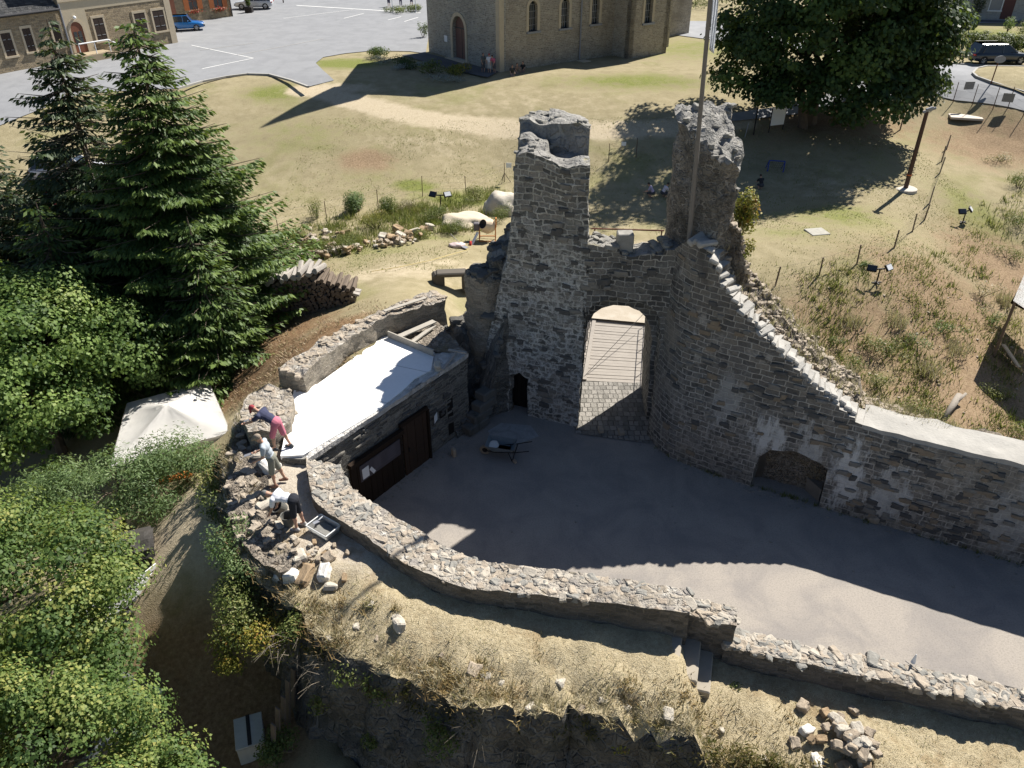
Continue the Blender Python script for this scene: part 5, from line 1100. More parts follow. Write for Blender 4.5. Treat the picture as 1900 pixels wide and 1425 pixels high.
def wallmesh(name, f, L, H, D, m, par, zb=-.5, holes=()):
    """wall with real openings, D thick"""
    return elev_wall(name, [(0, zb), (L, zb), (L, H), (0, H)], lambda u, z, d: tuple(f.pt(u, z, -d)), D, .9, 0, [m, m], par, holes=holes)
M_sand = masonry('village_sandstone', [(.30, .235, .15), (.42, .34, .225), (.36, .285, .19), (.24, .195, .135)], (.44, .37, .27), .38, .17, .02, .10, 0.0, varamt=.4, grime=.15)
M_quoin = plain('dressed_sandstone', (.52, .44, .32), .9, .15, 3)
M_rend = plain('cream_render', (.50, .43, .31), .9, .12, 1.2)
M_chst = masonry('church_small_stone', [(.34, .295, .23), (.46, .40, .32), (.40, .35, .275), (.26, .23, .185), (.50, .44, .35)], (.60, .54, .44), .30, .13, .022, .10, 0.0, varamt=.45, grime=.2, patches=[((.22, .19, .15), .4, .5, .7)])
M_chst_w = masonry('church_west_stone', [(.34, .32, .275), (.44, .415, .36), (.39, .365, .31), (.27, .25, .22)], (.60, .57, .50), .34, .13, .02, .10, 0.0, varamt=.45, grime=.2)
M_slate = masonry('roof_slates', [(.10, .105, .11), (.15, .155, .16), (.20, .20, .20)], (.06, .06, .065), .3, .2, .012, .01, 0.0, varamt=.3, grime=.1)
M_shut = plain('dark_brown_shutter', (.040, .026, .020), .6, .2, 6); M_oshut = plain('orange_wood_shutter', (.36, .12, .040), .6, .15, 6); M_rdoor = plain('red_brown_door', (.19, .075, .045), .6, .15, 6)
M_ptdoor = plain('faded_plum_door', (.17, .095, .08), .7, .15, 5); M_pane = glass('window_glass'); M_lead = plain('grey_lead_bars', (.30, .31, .32), .5, .1, 9); M_zinc = plain('zinc_pipe', (.27, .28, .31), .5, .12, 9, metal=.3)
M_gut = plain('dark_gutter', (.05, .05, .055), .5, .2, 9)
def shutters(f, par, px0, py0, px1, py1, m=M_shut, frame=M_quoin, split=True, name='window'):
    s0, z1 = f.at(px0, py0); s1, z0 = f.at(px1, py1)
    if s0 > s1: s0, s1 = s1, s0
    s0 -= .16; s1 += .16
    fr = fpart(f, name, frame, par, (s0 - .16, s1 + .16, z1, z1 + .2, 0, .05), (s0 - .16, s0, z0, z1, 0, .045), (s1, s1 + .16, z0, z1, 0, .045), (s0 - .2, s1 + .2, z0 - .14, z0, 0, .10))
    mid = (s0 + s1) / 2; bx = []
    for a, b2 in ((s0 + .02, mid - .015), (mid + .015, s1 - .02)):
        bx.append((a, b2, z0 + .02, z1 - .02, -.05, .035))
    for bq in bx: fpart(f, 'shutter', m, fr, bq)
    bb = bmesh.new()
    for k in (.25, .72):
        for a, b2 in ((s0 + .06, mid - .08), (mid + .08, s1 - .06)): fbox(f, bb, a, b2, z0 + (z1 - z0) * k - .02, z0 + (z1 - z0) * k + .02, .037, .05)
    bobj('hinge_bar', bb, M_lead, fr, world=True)
    return fr
c0, c1 = P(329, 80, 0), P(187, 105, 0); hf = Face(c0, c1, 1)
if hf.n.dot(Vector((0, -1, 0))) < 0: hf = Face(c0, c1, -1)
sP, _z = hf.at(121, 60)
h2 = empty('stone_house', c0, 0, 'sandstone house with dark closed shutters and arched red-brown door beside the square', 'house')
WD = 9.0; e_z = 8.6
wallmesh('wall', hf, sP, e_z, .5, M_sand, h2)
ef = Face(c0, c0 + Vector((-hf.n.x, -hf.n.y, 0)) * WD, -1 if True else 1)
if ef.n.dot(Vector((1, 0, 0))) < 0: ef = Face(c0, c0 - hf.n * WD, 1)
wallmesh('side_wall', ef, WD, e_z, .5, M_rend, h2)
zs_ = hf.at(110, 20)[1]
fpart(hf, 'string_course', M_quoin, h2, (-.05, sP, 4.5, 4.68, 0, .12)); fpart(hf, 'rendered_band', M_rend, h2, (0, sP, 3.75, 4.5, 0, .03))
fpart(hf, 'corner_quoins', M_quoin, h2, (-.06, .55, -.2, 4.5, 0, .06))
sd0, sd1 = hf.at(160, 60)[0], hf.at(112, 60)[0]
fpart(hf, 'rendered_bay', M_rend, h2, (hf.at(165, 50)[0], sP - .1, -.2, 3.75, 0, .035))
for q in ((174, 34, 197, 74), (250, 25, 273, 62), (284, 20, 307, 56)): shutters(hf, h2, *q)
# upper floor openings partly in view
for k, (a, m) in enumerate(((118, M_shut), (153, M_oshut), (200, M_oshut))):
    s = hf.at(a, 5)[0]; shutters_z = 5.1
    fr = fpart(hf, 'window', M_quoin, h2, (s - 1.2, s + .2, 5.0, 5.12, 0, .1), (s - 1.15, s - .95, 5.1, 7.2, 0, .05), (s, s + .2, 5.1, 7.2, 0, .05))
    fpart(hf, 'pane', M_pane, fr, (s - .95, s, 5.1, 7.1, -.03, .02))
    fpart(hf, 'shutter', m, fr, (s - 1.55, s - .98, 5.1, 7.1, .055, .1)); fpart(hf, 'shutter', m, fr, (s + .02, s + .6, 5.1, 7.1, .055, .1))
# arched door
s0, s1 = sorted((hf.at(131, 60)[0], hf.at(155, 60)[0])); z0 = .55; zt_ = hf.at(143, 40)[1]; mid = (s0 + s1) / 2; rad = (s1 - s0) / 2
def archpiece(f, name, m, par, s0, s1, z0, zt, o0, o1, frame=0):
    mid = (s0 + s1) / 2; r = (s1 - s0) / 2; zsp = zt - r * 1.1; pts = [(s0, z0), (s1, z0)] + [(mid + r * math.cos(a), zsp + r * 1.1 * math.sin(a)) for a in np.linspace(0, math.pi, 11)]
    bm = bmesh.new(); fr = [bm.verts.new(f.pt(a, z, o1)) for a, z in pts]; bk_ = [bm.verts.new(f.pt(a, z, o0)) for a, z in pts]
    if frame:
        pin = [(s0 + frame, z0), (s1 - frame, z0)] + [(mid + (r - frame) * math.cos(a), zsp + (r * 1.1 - frame) * math.sin(a)) for a in np.linspace(0, math.pi, 11)]
        fi = [bm.verts.new(f.pt(a, z, o1)) for a, z in pin]; bi = [bm.verts.new(f.pt(a, z, o0)) for a, z in pin]; n = len(pts)
        for i in range(1, n):
            j = (i + 1) % n
            bm.faces.new((fr[i], fr[j], fi[j], fi[i])); bm.faces.new((fr[i], bk_[i], bk_[j], fr[j])); bm.faces.new((fi[i], fi[j], bi[j], bi[i]))
    else:
        bm.faces.new(fr); n = len(pts)
        for i in range(n): j = (i + 1) % n; bm.faces.new((fr[i], bk_[i], bk_[j], fr[j]))
    return bobj(name, bm, m, par, world=True)
archpiece(hf, 'door_surround', M_quoin, h2, s0 - .2, s1 + .2, 0, zt_ + .25, 0, .09, .22)
dd = archpiece(hf, 'door', M_rdoor, h2, s0, s1, z0, zt_, 0, .045); fpart(hf, 'pane', M_pane, dd, (mid - .35, mid - .06, 1.2, 2.2, .046, .06), (mid + .06, mid + .35, 1.2, 2.2, .046, .06))
bm = bmesh.new(); rod(bm, hf.pt(sP, -.2, .14), hf.pt(sP, 4.4, .14), .07); bobj('downpipe', bm, M_zinc, h2, world=True)
bm = bmesh.new(); bmesh.ops.create_uvsphere(bm, u_segments=10, v_segments=8, radius=.14, matrix=Matrix.Translation(hf.pt(mid, zt_ + .35, .2))); bobj('door_lamp', bm, M_paper, h2, world=True)
def gable_roof(name, f, s0, s1, depth, ez, rise, m, par, over=.35):
    bm = bmesh.new(); uv = bm.loops.layers.uv.new('UVMap'); sl = math.hypot(depth / 2, rise)
    P_ = lambda s, o, z: bm.verts.new(f.pt(s, z, o)); a0, a1 = P_(s0 - .2, over, ez - over * rise / depth * 2), P_(s1 + .2, over, ez - over * rise / depth * 2); r0, r1 = P_(s0 - .2, -depth / 2, ez + rise), P_(s1 + .2, -depth / 2, ez + rise)
    b0, b1 = P_(s0 - .2, -depth - over, ez - over * rise / depth * 2), P_(s1 + .2, -depth - over, ez - over * rise / depth * 2)
    for q, u in (((a0, a1, r1, r0), 1), ((r0, r1, b1, b0), 1)):
        fc = bm.faces.new(q)
        for l, t in zip(fc.loops, ((0, 0), (s1 - s0, 0), (s1 - s0, sl), (0, sl))): l[uv].uv = t
    bmesh.ops.solidify(bm, geom=bm.faces[:], thickness=.14)
    return bobj(name, bm, m, par, world=True)
gable_roof('roof', hf, 0, sP, WD, e_z, 3.6, M_slate, h2)
# lower slate-roofed house on the left
h1 = empty('slate_roof_house', hf.pt(sP, 0), 0, 'low house at the top left corner with grey slate roof and dark shutters', 'house')
L1 = 16; e1z = 4.25
f1 = Face(hf.pt(sP + .02, 0), hf.pt(sP + L1, 0), 1); f1.n = hf.n
wallmesh('wall', f1, L1, e1z, .5, M_sand, h1)
for q in ((97, 45, 116, 86), (43, 53, 64, 95), (3, 62, 27, 103)):
    shutters(f1, h1, *q)
gable_roof('roof', f1, .25, L1, 8, e1z, 4.2, M_slate, h1, .3)
bm = bmesh.new(); rod(bm, f1.pt(.1, e1z - .18, .36), f1.pt(L1, e1z - .18, .36), .09); rod(bm, f1.pt(7.2, e1z - .2, .36), f1.pt(7.2, 2.4, .2), .07); bobj('gutter', bm, M_gut, h1, world=True)
# steps to the arched door
hs = empty('house_stair', hf.pt(mid, 0, 1), 0, 'rubble stone stair block with pale handrail in front of the arched house door', 'stair')
fpart(hf, 'stair_block', M_sand, hs, (mid - 1.8, mid + 1.2, -.3, .55, .1, 1.7)); fpart(hf, 'step', M_quoin, hs, (mid - 2.3, mid - 1.8, -.3, .3, .2, 1.6)); fpart(hf, 'step', M_quoin, hs, (mid - 2.8, mid - 2.3, -.3, .12, .2, 1.6))
bm = bmesh.new(); rod(bm, hf.pt(mid + 1.1, 1.5, 1.6), hf.pt(mid - 1.6, 1.5, 1.6), .05); rod(bm, hf.pt(mid - 1.6, 1.5, 1.6), hf.pt(mid - 2.8, .8, 1.6), .05)
for a in (1.1, -.3, -1.6): rod(bm, hf.pt(mid + a, .5, 1.6), hf.pt(mid + a, 1.5, 1.6), .035)
bobj('handrail', bm, M_paper, hs, world=True)
# house with orange shutters behind
g0, g1 = P(432, 31, 0), P(340, 44, 0); gf = Face(g0, g1, 1)
if gf.n.dot(Vector((0, -1, 0))) < 0: gf = Face(g0, g1, -1)
h3 = empty('shuttered_house', g0, 0, 'sandstone house with orange wooden shutters and red flower boxes behind the blue car', 'house')
wallmesh('wall', gf, 14, 6.2, .5, M_sand, h3); gable_roof('roof', gf, 0, 14, 8, 6.2, 3.4, M_slate, h3)
ge = Face(g0, g0 - gf.n * 8, 1); ge.n = -gf.d; wallmesh('side_wall', ge, 8, 6.2, .5, M_sand, h3)
M_red = leaf_mat('red_geraniums', [(.05, .09, .02), (.20, .08, .04), (.50, .05, .06), (.55, .10, .12)], .2)
for (xa, xb, yb) in ((352, 367, 17), (398, 413, 13)):
    s0, z0 = gf.at(xb, yb); s1, _ = gf.at(xa, yb + 2); z1 = z0 + 1.75
    fr = fpart(gf, 'window', M_quoin, h3, (s0 - .12, s1 + .12, z1, z1 + .18, 0, .05), (s0 - .2, s1 + .2, z0 - .14, z0, 0, .12)); fpart(gf, 'pane', M_pane, fr, (s0, s1, z0, z1, -.04, .02))
    fpart(gf, 'frame', M_rdoor, fr, ((s0 + s1) / 2 - .04, (s0 + s1) / 2 + .04, z0, z1, .02, .04), (s0, s1, z0 + .8, z0 + .86, .02, .04))
    for a, b2 in ((s0 - .62, s0 - .02), (s1 + .02, s1 + .62)): fpart(gf, 'shutter', M_oshut, fr, (a, b2, z0, z1, .055, .10))
    n = 260; o = np.array(gf.pt((s0 + s1) / 2, z0 - .15, .25)); pos = np.c_[rng.normal(0, .38, n), rng.normal(0, .1, n), rng.normal(0, .11, n)]; ax = np.array(gf.d); pos = o + pos[:, :1] * ax + pos[:, 1:2] * np.array(gf.n) + np.c_[np.zeros((n, 2)), pos[:, 2]]
    fb = quads('flower_box', pos, rvec(n) * .07, rvec(n) * .06, rng.random(n), M_red); tag(fb, 'red geranium box under the %s orange-shuttered window' % ('left' if xa < 360 else 'right'), 'flower box')
s = gf.at(322, 25)[0]; fpart(gf, 'door', M_rdoor, h3, (s - .3, s + .9, 0, 2.5, 0, .05)); bm = bmesh.new(); rod(bm, gf.pt(.1, 0, .12), gf.pt(.1, 6, .12), .06); bobj('downpipe', bm, M_gut, h3, world=True)
M_terra = plain('terracotta', (.30, .16, .10), .8, .15, 6)
for i, (px, py) in enumerate(((347, 34), (379, 36), (411, 31))):
    q = P(px, py + 1, 0); r = empty('flower_pot', q, 0, ('left', 'middle', 'right')[i] + ' flower pot in the row before the orange-shuttered house', 'flower pot')
    bm = bmesh.new(); lathe(bm, [(0, 0), (.17, 0), (.25, .42), (.27, .45), (.22, .45), (.2, .38), (0, .38)], 12); bobj('pot', bm, M_terra, r); n = 150
    quads('flowers', np.c_[rng.normal(0, .2, (n, 2)), rng.uniform(.4, 1.0, n)], rvec(n) * .09, rvec(n) * .05, rng.random(n), ML_aut, r)

# church
k0 = P(927.5, 134, 0); k1 = P(1077, 111.5, 0); E1 = (k1 - k0).normalized(); E2 = Vector((-E1.y, E1.x, 0)); kw = P(787, 97, 0); CWd = (kw - k0).dot(E2); NL = 19.0
ch = empty('church', k0, 0, 'pale sandstone village church with arched leaded windows and plum wooden door', 'church'); EH = 8.2; RH = 13.2
sf = Face(k0, k0 + E1 * 10, 1); sf.n = -E2
wf = Face(k0, k0 + E2 * CWd, 1); wf.n = -E1
pa_ = P(1165, 109.5, 0); pb_ = P(1235, 98.5, 0); u_a = (pa_ - k0).dot(E1); v_a = -(pa_ - k0).dot(E2); u_b = (pb_ - k0).dot(E1)
v_a = max(.8, v_a)
def ahole(f, pxl, pxr, pyt, pyb):
    s0, s1 = sorted((f.at(pxl, (pyt + pyb) / 2)[0], f.at(pxr, (pyt + pyb) / 2)[0])); zt = f.at((pxl + pxr) / 2, pyt)[1]; zb = f.at((pxl + pxr) / 2, pyb)[1]; mid = (s0 + s1) / 2; r = (s1 - s0) / 2
    return s0, s1, zb, zt, [(s0, zb), (s1, zb)] + [(mid + r * math.cos(a), zt - r + r * math.sin(a)) for a in np.linspace(0, math.pi, 9)]
wins = [ahole(sf, 981, 997, 1.5, 58), ahole(sf, 1041, 1056, -3, 52), ahole(sf, 1098, 1112, -8, 44)]
wallmesh('south_wall', sf, NL, EH, .6, M_chst, ch, holes=[w_[4] for w_ in wins])
zd = wf.at(850, 30)[1]; s0, s1 = sorted((wf.at(841, 80)[0], wf.at(864, 80)[0]))
wh = [(s0, .12), (s1, .12)] + [((s0 + s1) / 2 + (s1 - s0) / 2 * math.cos(a), zd - (s1 - s0) / 2 + (s1 - s0) / 2 * math.sin(a)) for a in np.linspace(0, math.pi, 9)]
elev_wall('west_front', [(-.004, -.5), (CWd, -.5), (CWd, EH), (CWd / 2, RH), (-.004, EH)], lambda u, z, d: tuple(wf.pt(u, z, -d + .004)), .6, .9, 0, [M_chst_w, M_chst_w], ch, holes=[wh])
archpiece(wf, 'door_surround', M_quoin, ch, s0 - .28, s1 + .28, 0, zd + .32, 0, .08, .28)
dd = archpiece(wf, 'door', M_ptdoor, ch, s0 - .05, s1 + .05, .05, zd + .05, -.5, -.28); fpart(wf, 'door_rail', M_gut, dd, ((s0 + s1) / 2 - .02, (s0 + s1) / 2 + .02, .1, zd - .9, -.28, -.26), (s0, s1, zd - 1.0, zd - .9, -.28, -.25))
fpart(wf, 'door_step', M_quoin, ch, (s0 - .5, s1 + .5, -.2, .1, .0, .6)); fpart(wf, 'corner_quoins', M_quoin, ch, (-.03, .45, -.3, EH, .004, .05)); fpart(sf, 'corner_quoins', M_quoin, ch, (-.05, .4, -.3, EH, 0, .035), )
nb0, nz0 = wf.at(831, 78); nb1, nz1 = wf.at(825, 65)
nb = fpart(wf, 'notice_board', M_paper, None, (nb0, nb1, nz0, nz1, .02, .06)); tag(nb, 'white notice board fixed beside the plum church door', 'notice board')
for (a, b2, zb, zt, _) in wins:
    fr = archpiece(sf, 'window', M_quoin, ch, a - .25, b2 + .25, zb, zt + .25, 0, .05, .25); archpiece(sf, 'pane', M_pane, fr, a - .02, b2 + .02, zb, zt, -.4, -.32)
    bx = [((a + b2) / 2 + k * (b2 - a) / 4 - .02, (a + b2) / 2 + k * (b2 - a) / 4 + .02, zb, zt - (.1 if k == 0 else .35), -.32, -.27) for k in (-1, 0, 1)] + [(a, b2, z, z + .035, -.32, -.26) for z in np.arange(zb + .4, zt - .3, .5)]
    fpart(sf, 'glazing_bars', M_lead, fr, *bx); fpart(sf, 'sill', M_zinc, fr, (a - .2, b2 + .3, zb - .16, zb, -.3, .14))
sp_ = sf.at(1076, 60)[0]; bm = bmesh.new(); rod(bm, sf.pt(sp_, .1, .1), sf.pt(sp_, EH, .1), .07); bobj('downpipe', bm, M_zinc, ch, world=True); fpart(sf, 'drain_slab', M_quoin, ch, (sp_ - .3, sp_ + .5, -.2, .06, .1, 1.0))
# projecting chapel with its own window
pf = Face(k0 + E1 * u_a - E2 * v_a, k0 + E1 * u_b - E2 * v_a, 1); pf.n = -E2; PL = u_b - u_a
wc = ahole(pf, 1197, 1211, -12, 42)
wallmesh('chapel_wall', pf, PL, 6.2, .5, M_chst, ch, holes=[wc[4]])
for s_, nn in ((0, -E1), (PL, E1)):
    q = Face(pf.pt(s_, 0), pf.pt(s_, 0) + E2 * (v_a + .6), 1); q.n = nn; wallmesh('chapel_side', q, v_a + .6, 6.2, .5, M_chst, ch)
a, b2, zb, zt, _ = wc; fr = archpiece(pf, 'window', M_quoin, ch, a - .25, b2 + .25, zb, zt + .25, 0, .05, .25); archpiece(pf, 'pane', M_pane, fr, a - .02, b2 + .02, zb, zt, -.4, -.32)
fpart(pf, 'glazing_bars', M_lead, fr, *([((a + b2) / 2 + k * (b2 - a) / 4 - .02, (a + b2) / 2 + k * (b2 - a) / 4 + .02, zb, zt - .3, -.32, -.27) for k in (-1, 0, 1)] + [(a, b2, z, z + .035, -.32, -.26) for z in np.arange(zb + .4, zt - .3, .5)]))
fpart(pf, 'sill', M_zinc, fr, (a - .2, b2 + .3, zb - .16, zb, -.3, .14)); gable_roof('chapel_roof', pf, 0, PL, v_a + 3.2, 6.2, 1.6, M_slate, ch, .25)
# low annexe behind
q0 = P(1238, 68, 0); q1 = P(1273, 61.5, 0); af = Face(q0 - E1 * 3, q0 - E1 * 3 + E1 * ((q1 - q0).dot(E1) + 3), 1); af.n = -E2; wallmesh('annexe_wall', af, af.L, 4.6, 4.0, M_chst, ch)
gable_roof('roof', sf, 0, NL, CWd, EH, RH - EH, M_slate, ch, .3)
nf = Face(k0 + E2 * CWd, k0 + E2 * CWd + E1 * 10, 1); nf.n = E2; wallmesh('north_wall', nf, NL, EH, .6, M_chst, ch)
bf = Face(k0 + E1 * NL, k0 + E1 * NL + E2 * CWd, 1); bf.n = E1; wallmesh('east_wall', bf, CWd, EH, .6, M_chst, ch)
bm = bmesh.new(); tc_ = k0 + E2 * CWd / 2 + E1 * 2.4; box(bm, (tc_.x, tc_.y, 12.8), (2.6, 2.6, 5), rz=math.atan2(E1.y, E1.x)); bobj('belfry', bm, M_slate, ch, world=True)
bm = bmesh.new(); bmesh.ops.create_cone(bm, cap_ends=True, segments=8, radius1=1.8, radius2=.04, depth=6.8, matrix=Matrix.Translation((tc_.x, tc_.y, 18.6))); bobj('spire', bm, M_slate, ch, world=True)
# grey house far right
r0, r1 = P(1735, 34.5, 0), P(1900, 38, 0); rf = Face(r0 - (r1 - r0).normalized() * 4, r1 + (r1 - r0).normalized() * 20, 1)
if rf.n.dot(Vector((0, -1, 0))) < 0: rf = Face(rf.p, rf.p + rf.d * rf.L, -1)
h4 = empty('lane_house', r0, 0, 'shaded grey stone house with white framed windows at the top right corner', 'house')
M_greyst = masonry('grey_house_stone', [(.36, .355, .33), (.46, .45, .42), (.41, .40, .37)], (.54, .53, .50), .4, .2, .02, .08, 0.0, varamt=.3, grime=.15)
wallmesh('wall', rf, rf.L, 5.6, .5, M_greyst, h4); gable_roof('roof', rf, 0, rf.L, 8, 5.6, 3.2, M_slate, h4)
for (xa, xb, yb) in ((1767, 1790, 14), (1834, 1856, 19)):
    s0, z0 = rf.at(xa, yb); s1, _ = rf.at(xb, yb); z1 = z0 + 1.9
    fr = fpart(rf, 'window', M_paper, h4, (s0 - .09, s1 + .09, z1, z1 + .09, 0, .06), (s0 - .09, s0, z0, z1, 0, .06), (s1, s1 + .09, z0, z1, 0, .06), (s0 - .15, s1 + .15, z0 - .1, z0, 0, .1)); fpart(rf, 'pane', plain('net_curtain', (.22, .24, .27), .2, .08, 2), fr, (s0, s1, z0, z1, -.03, .02))
for xa in (1742, 1860):
    s0, _ = rf.at(xa, 15); fpart(rf, 'door', plain('oxblood_door', (.11, .045, .04), .6, .15, 5), h4, (s0, s0 + 1.15, .1, 2.6, 0, .05))
bush('climbing_vine', rf.pt(rf.at(1808, 30)[0], 0, .25), .5, 3.6, 900, ML_dark, 'climbing plant on the grey house wall between its two white windows', 'vine', .16, 201)
sheet('house_pavement', [(1745, 36), (1900, 40), (2100, 44), (2100, 47), (1900, 43.5), (1745, 40)], 0, M_dark, off=.06, res=4)
# ---------------------------------------------------------------- people
M_skin = plain('skin', (.46, .27, .19), .6, .08, 9); M_hairm = plain('dark_hair', (.05, .035, .025), .7, .2, 20)
_cl = {}; WR = {}
def cloth(col):
    k = tuple(col)
    if k not in _cl: _cl[k] = plain('fabric', col, .9, .12, 7, bump=.2)
    return _cl[k]
def cap_(bm, a, b, r1, r2):
    a, b = Vector(a), Vector(b); rod(bm, a, b, r1, r2, 10)
    for p, r in ((a, r1), (b, r2)): bmesh.ops.create_uvsphere(bm, u_segments=10, v_segments=7, radius=r, matrix=Matrix.Translation(p))
def ell(bm, c, r, rot=None):
    bmesh.ops.create_uvsphere(bm, u_segments=12, v_segments=9, radius=1, matrix=Matrix.Translation(c) @ (rot or Matrix()) @ Matrix.Diagonal((*r, 1)))
def fuse(name, bm, vox, m, parent, sm=3):
    me = bpy.data.meshes.new('t'); bm.to_mesh(me); bm.free(); o = bpy.data.objects.new('t', me); C.objects.link(o)
    r = o.modifiers.new('r', 'REMESH'); r.mode = 'VOXEL'; r.voxel_size = vox
    s = o.modifiers.new('s', 'SMOOTH'); s.factor = .5; s.iterations = sm
    dg = bpy.context.evaluated_depsgraph_get(); m2 = bpy.data.meshes.new_from_object(o.evaluated_get(dg)); bpy.data.objects.remove(o); m2.name = name
    return link(name, m2, m, parent, True)
def person(loc, rz, label, lean=0, legs=((5, -5), (-5, -8)), arms=((20, 30), (10, 25)), headt=0, H=1.75, shirt=(.2, .2, .2), shorts=(.2, .2, .2), shoes=(.08, .08, .09), cap=None, vox=.012, long=False, group=None, socks=None, drop=None, spread=.1, stripe=False):
    k = H / 1.75; root = empty('person', loc, rz, label, 'person', group); S = lambda a: math.sin(R(a)); Co = lambda a: math.cos(R(a))
    ank = []
    for (a, b) in legs: ank.append((.43 * S(a) + .43 * S(b), -.43 * Co(a) - .43 * Co(b)))
    hz = .085 - min(z for _, z in ank)
    if drop: hz = drop
    hip = Vector((0, 0, hz)); td = Vector((S(lean), 0, Co(lean))); tn = Vector((Co(lean), 0, -S(lean)))
    neck = hip + td * .52; hd = Vector((S(lean + headt), 0, Co(lean + headt))); hn = Vector((Co(lean + headt), 0, -S(lean + headt))); head = neck + td * .05 + hd * .155
    rotT = Matrix.Rotation(R(lean), 4, 'Y'); rotH = Matrix.Rotation(R(lean + headt), 4, 'Y')
    bm = bmesh.new(); sh = bmesh.new(); st = bmesh.new(); so = bmesh.new(); fd = vox < .016
    ell(bm, hip + td * .02, (.115, .16, .13), rotT); ell(bm, hip + td * .2, (.10, .14, .16), rotT); ell(bm, hip + td * .38, (.115, .175, .17), rotT); cap_(bm, neck - td * .04, head - hd * .07, .058, .054)
    ell(bm, head, (.095, .076, .118), rotH); ell(bm, head + hn * .035 - hd * .05, (.06, .055, .07), rotH)
    if fd:
        ell(bm, head + hn * .10 - hd * .015, (.02, .014, .026), rotH)
        for s in (-1, 1): ell(bm, head + Vector((0, .078 * s, 0)) - hd * .01, (.02, .012, .03), rotH)
    ell(sh, hip + td * .06, (.13, .175, .12), rotT); ell(sh, hip + td * .22, (.125, .165, .17), rotT); ell(sh, hip + td * .40, (.135, .195, .165), rotT); cap_(sh, neck + Vector((0, -.13, 0)) - td * .04, neck + Vector((0, .13, 0)) - td * .04, .075, .075)
    ell(st, hip + td * .02, (.145, .19, .155), rotT)
    for i, s in enumerate((1, -1)):
        a, b = legs[i]; h0 = hip + Vector((0, s * .085, -.02)); kn = h0 + Vector((.43 * S(a), s * (spread - .08), -.43 * Co(a))); an = kn + Vector((.43 * S(b), s * .01, -.43 * Co(b))) 
        cap_(bm, h0, kn, .082, .054); cap_(bm, kn - Vector((.012, 0, .1)).normalized() * 0, an, .054, .036); ell(bm, kn.lerp(an, .3) - Vector((.018, 0, 0)), (.05, .05, .11))
        cap_(bm, an, an + Vector((.13, 0, -.045)), .038, .032)
        cap_(so, an + Vector((-.045, 0, -.04)), an + Vector((.15, 0, -.05)), .046, .042); ell(so, an + Vector((0, 0, 0)), (.05, .048, .055))
        cap_(st, h0, kn if not long else kn, .105, .088 if not long else .075)
        if long: cap_(st, kn, an + Vector((0, 0, .05)), .075, .058)
        a1, a2 = arms[i]; s0 = neck + Vector((0, s * .185, 0)) - td * .05; el = s0 + Vector((.28 * S(a1), s * .03, -.28 * Co(a1))); wr = el + Vector((.25 * S(a2), -s * .03, -.25 * Co(a2))); hdv = (wr - el).normalized()
        cap_(bm, s0, el, .056, .042); cap_(bm, el, wr, .042, .029); cap_(sh, s0, s0.lerp(el, .62), .076, .066)
        pm = wr + hdv * .05; sd = Vector((0, 1, 0)); up = hdv.cross(sd).normalized()
        if fd:
            ell(bm, pm, (.03, .042, .05), hdv.to_track_quat('Z', 'Y').to_matrix().to_4x4())
            for f, (o, l) in enumerate(((-.032, .062), (-.011, .075), (.011, .072), (.031, .055))):
                p0 = pm + sd * o + hdv * .035; p1 = p0 + hdv * l * .55 + up * .008; p2 = p1 + hdv * l * .4 + up * .025; cap_(bm, p0, p1, .0095, .009); cap_(bm, p1, p2, .009, .008)
            t0 = pm - sd * s * .035 - hdv * .02; t1 = t0 - sd * s * .025 + hdv * .03 + up * .012; cap_(bm, t0, t1, .011, .010); cap_(bm, t1, t1 + hdv * .03 + up * .01, .010, .008)
        else: cap_(bm, wr, wr + hdv * .13, .032, .025)
    WR[root.name] = (wr.copy(), hdv.copy(), k)
    body = fuse('body', bm, vox, M_skin, root); fuse('shirt', sh, vox * 1.15, cloth(shirt), root); fuse('trousers' if long else 'shorts', st, vox * 1.15, cloth(shorts), root); fuse('shoes', so, vox, cloth(shoes), root)
    hb = bmesh.new()
    if cap:
        ell(hb, head + hd * .035 - hn * .008, (.108, .09, .10), rotH); cap_(hb, head + hd * .06 + hn * .06, head + hd * .045 + hn * .16, .045, .035)
        fuse('cap', hb, vox, cloth(cap), root)
    else:
        ell(hb, head + hd * .03 - hn * .025, (.10, .086, .108), rotH); fuse('hair', hb, vox, M_hairm, root)
    if fd:
        for s in (-1, 1):
            e = bmesh.new(); bmesh.ops.create_uvsphere(e, u_segments=8, v_segments=6, radius=.012, matrix=Matrix.Translation(head + hn * .086 + Vector((0, s * .032, 0)) + hd * .015)); bobj('eye', e, M_hairm, root)
        e = bmesh.new(); box(e, head + hn * .085 - hd * .062, (.014, .042, .008), rot=rotH); bobj('mouth', e, plain('lips', (.30, .12, .10), .6, .1), root)
    if stripe:
        e = bmesh.new(); a, b = legs[1]; h0 = hip + Vector((0, -.085, -.02)); kn = h0 + Vector((.43 * S(a), -.02, -.43 * Co(a)))
        for o in (-.03, 0, .03): beam(e, h0 + Vector((o, -.105, .0)), kn + Vector((o, -.092, .05)), .012, .012)
        bobj('side_stripe', e, M_paper, root)
    root.scale = (k, k, k); return root
ZS = ZR + .08
def feet(px, py, z): return P(px, py, z)
q = P(522, 832, ZS); person((q.x, q.y, ZS), R(168), 'worker in navy t-shirt, pink shorts and red cap bending over the wall stump', lean=58, legs=((18, -2), (-12, -22)), arms=((50, 62), (35, 60)), headt=12, shirt=(.045, .05, .095), shorts=(.50, .16, .22), cap=(.30, .05, .06), shoes=(.07, .075, .08), H=1.78)
wz = lambda x, y: (lambda h: h[0].z if h[0] is not None else -1.25)(_bv.ray_cast(Vector((x, y, 2)), Vector((0, 0, -1))))
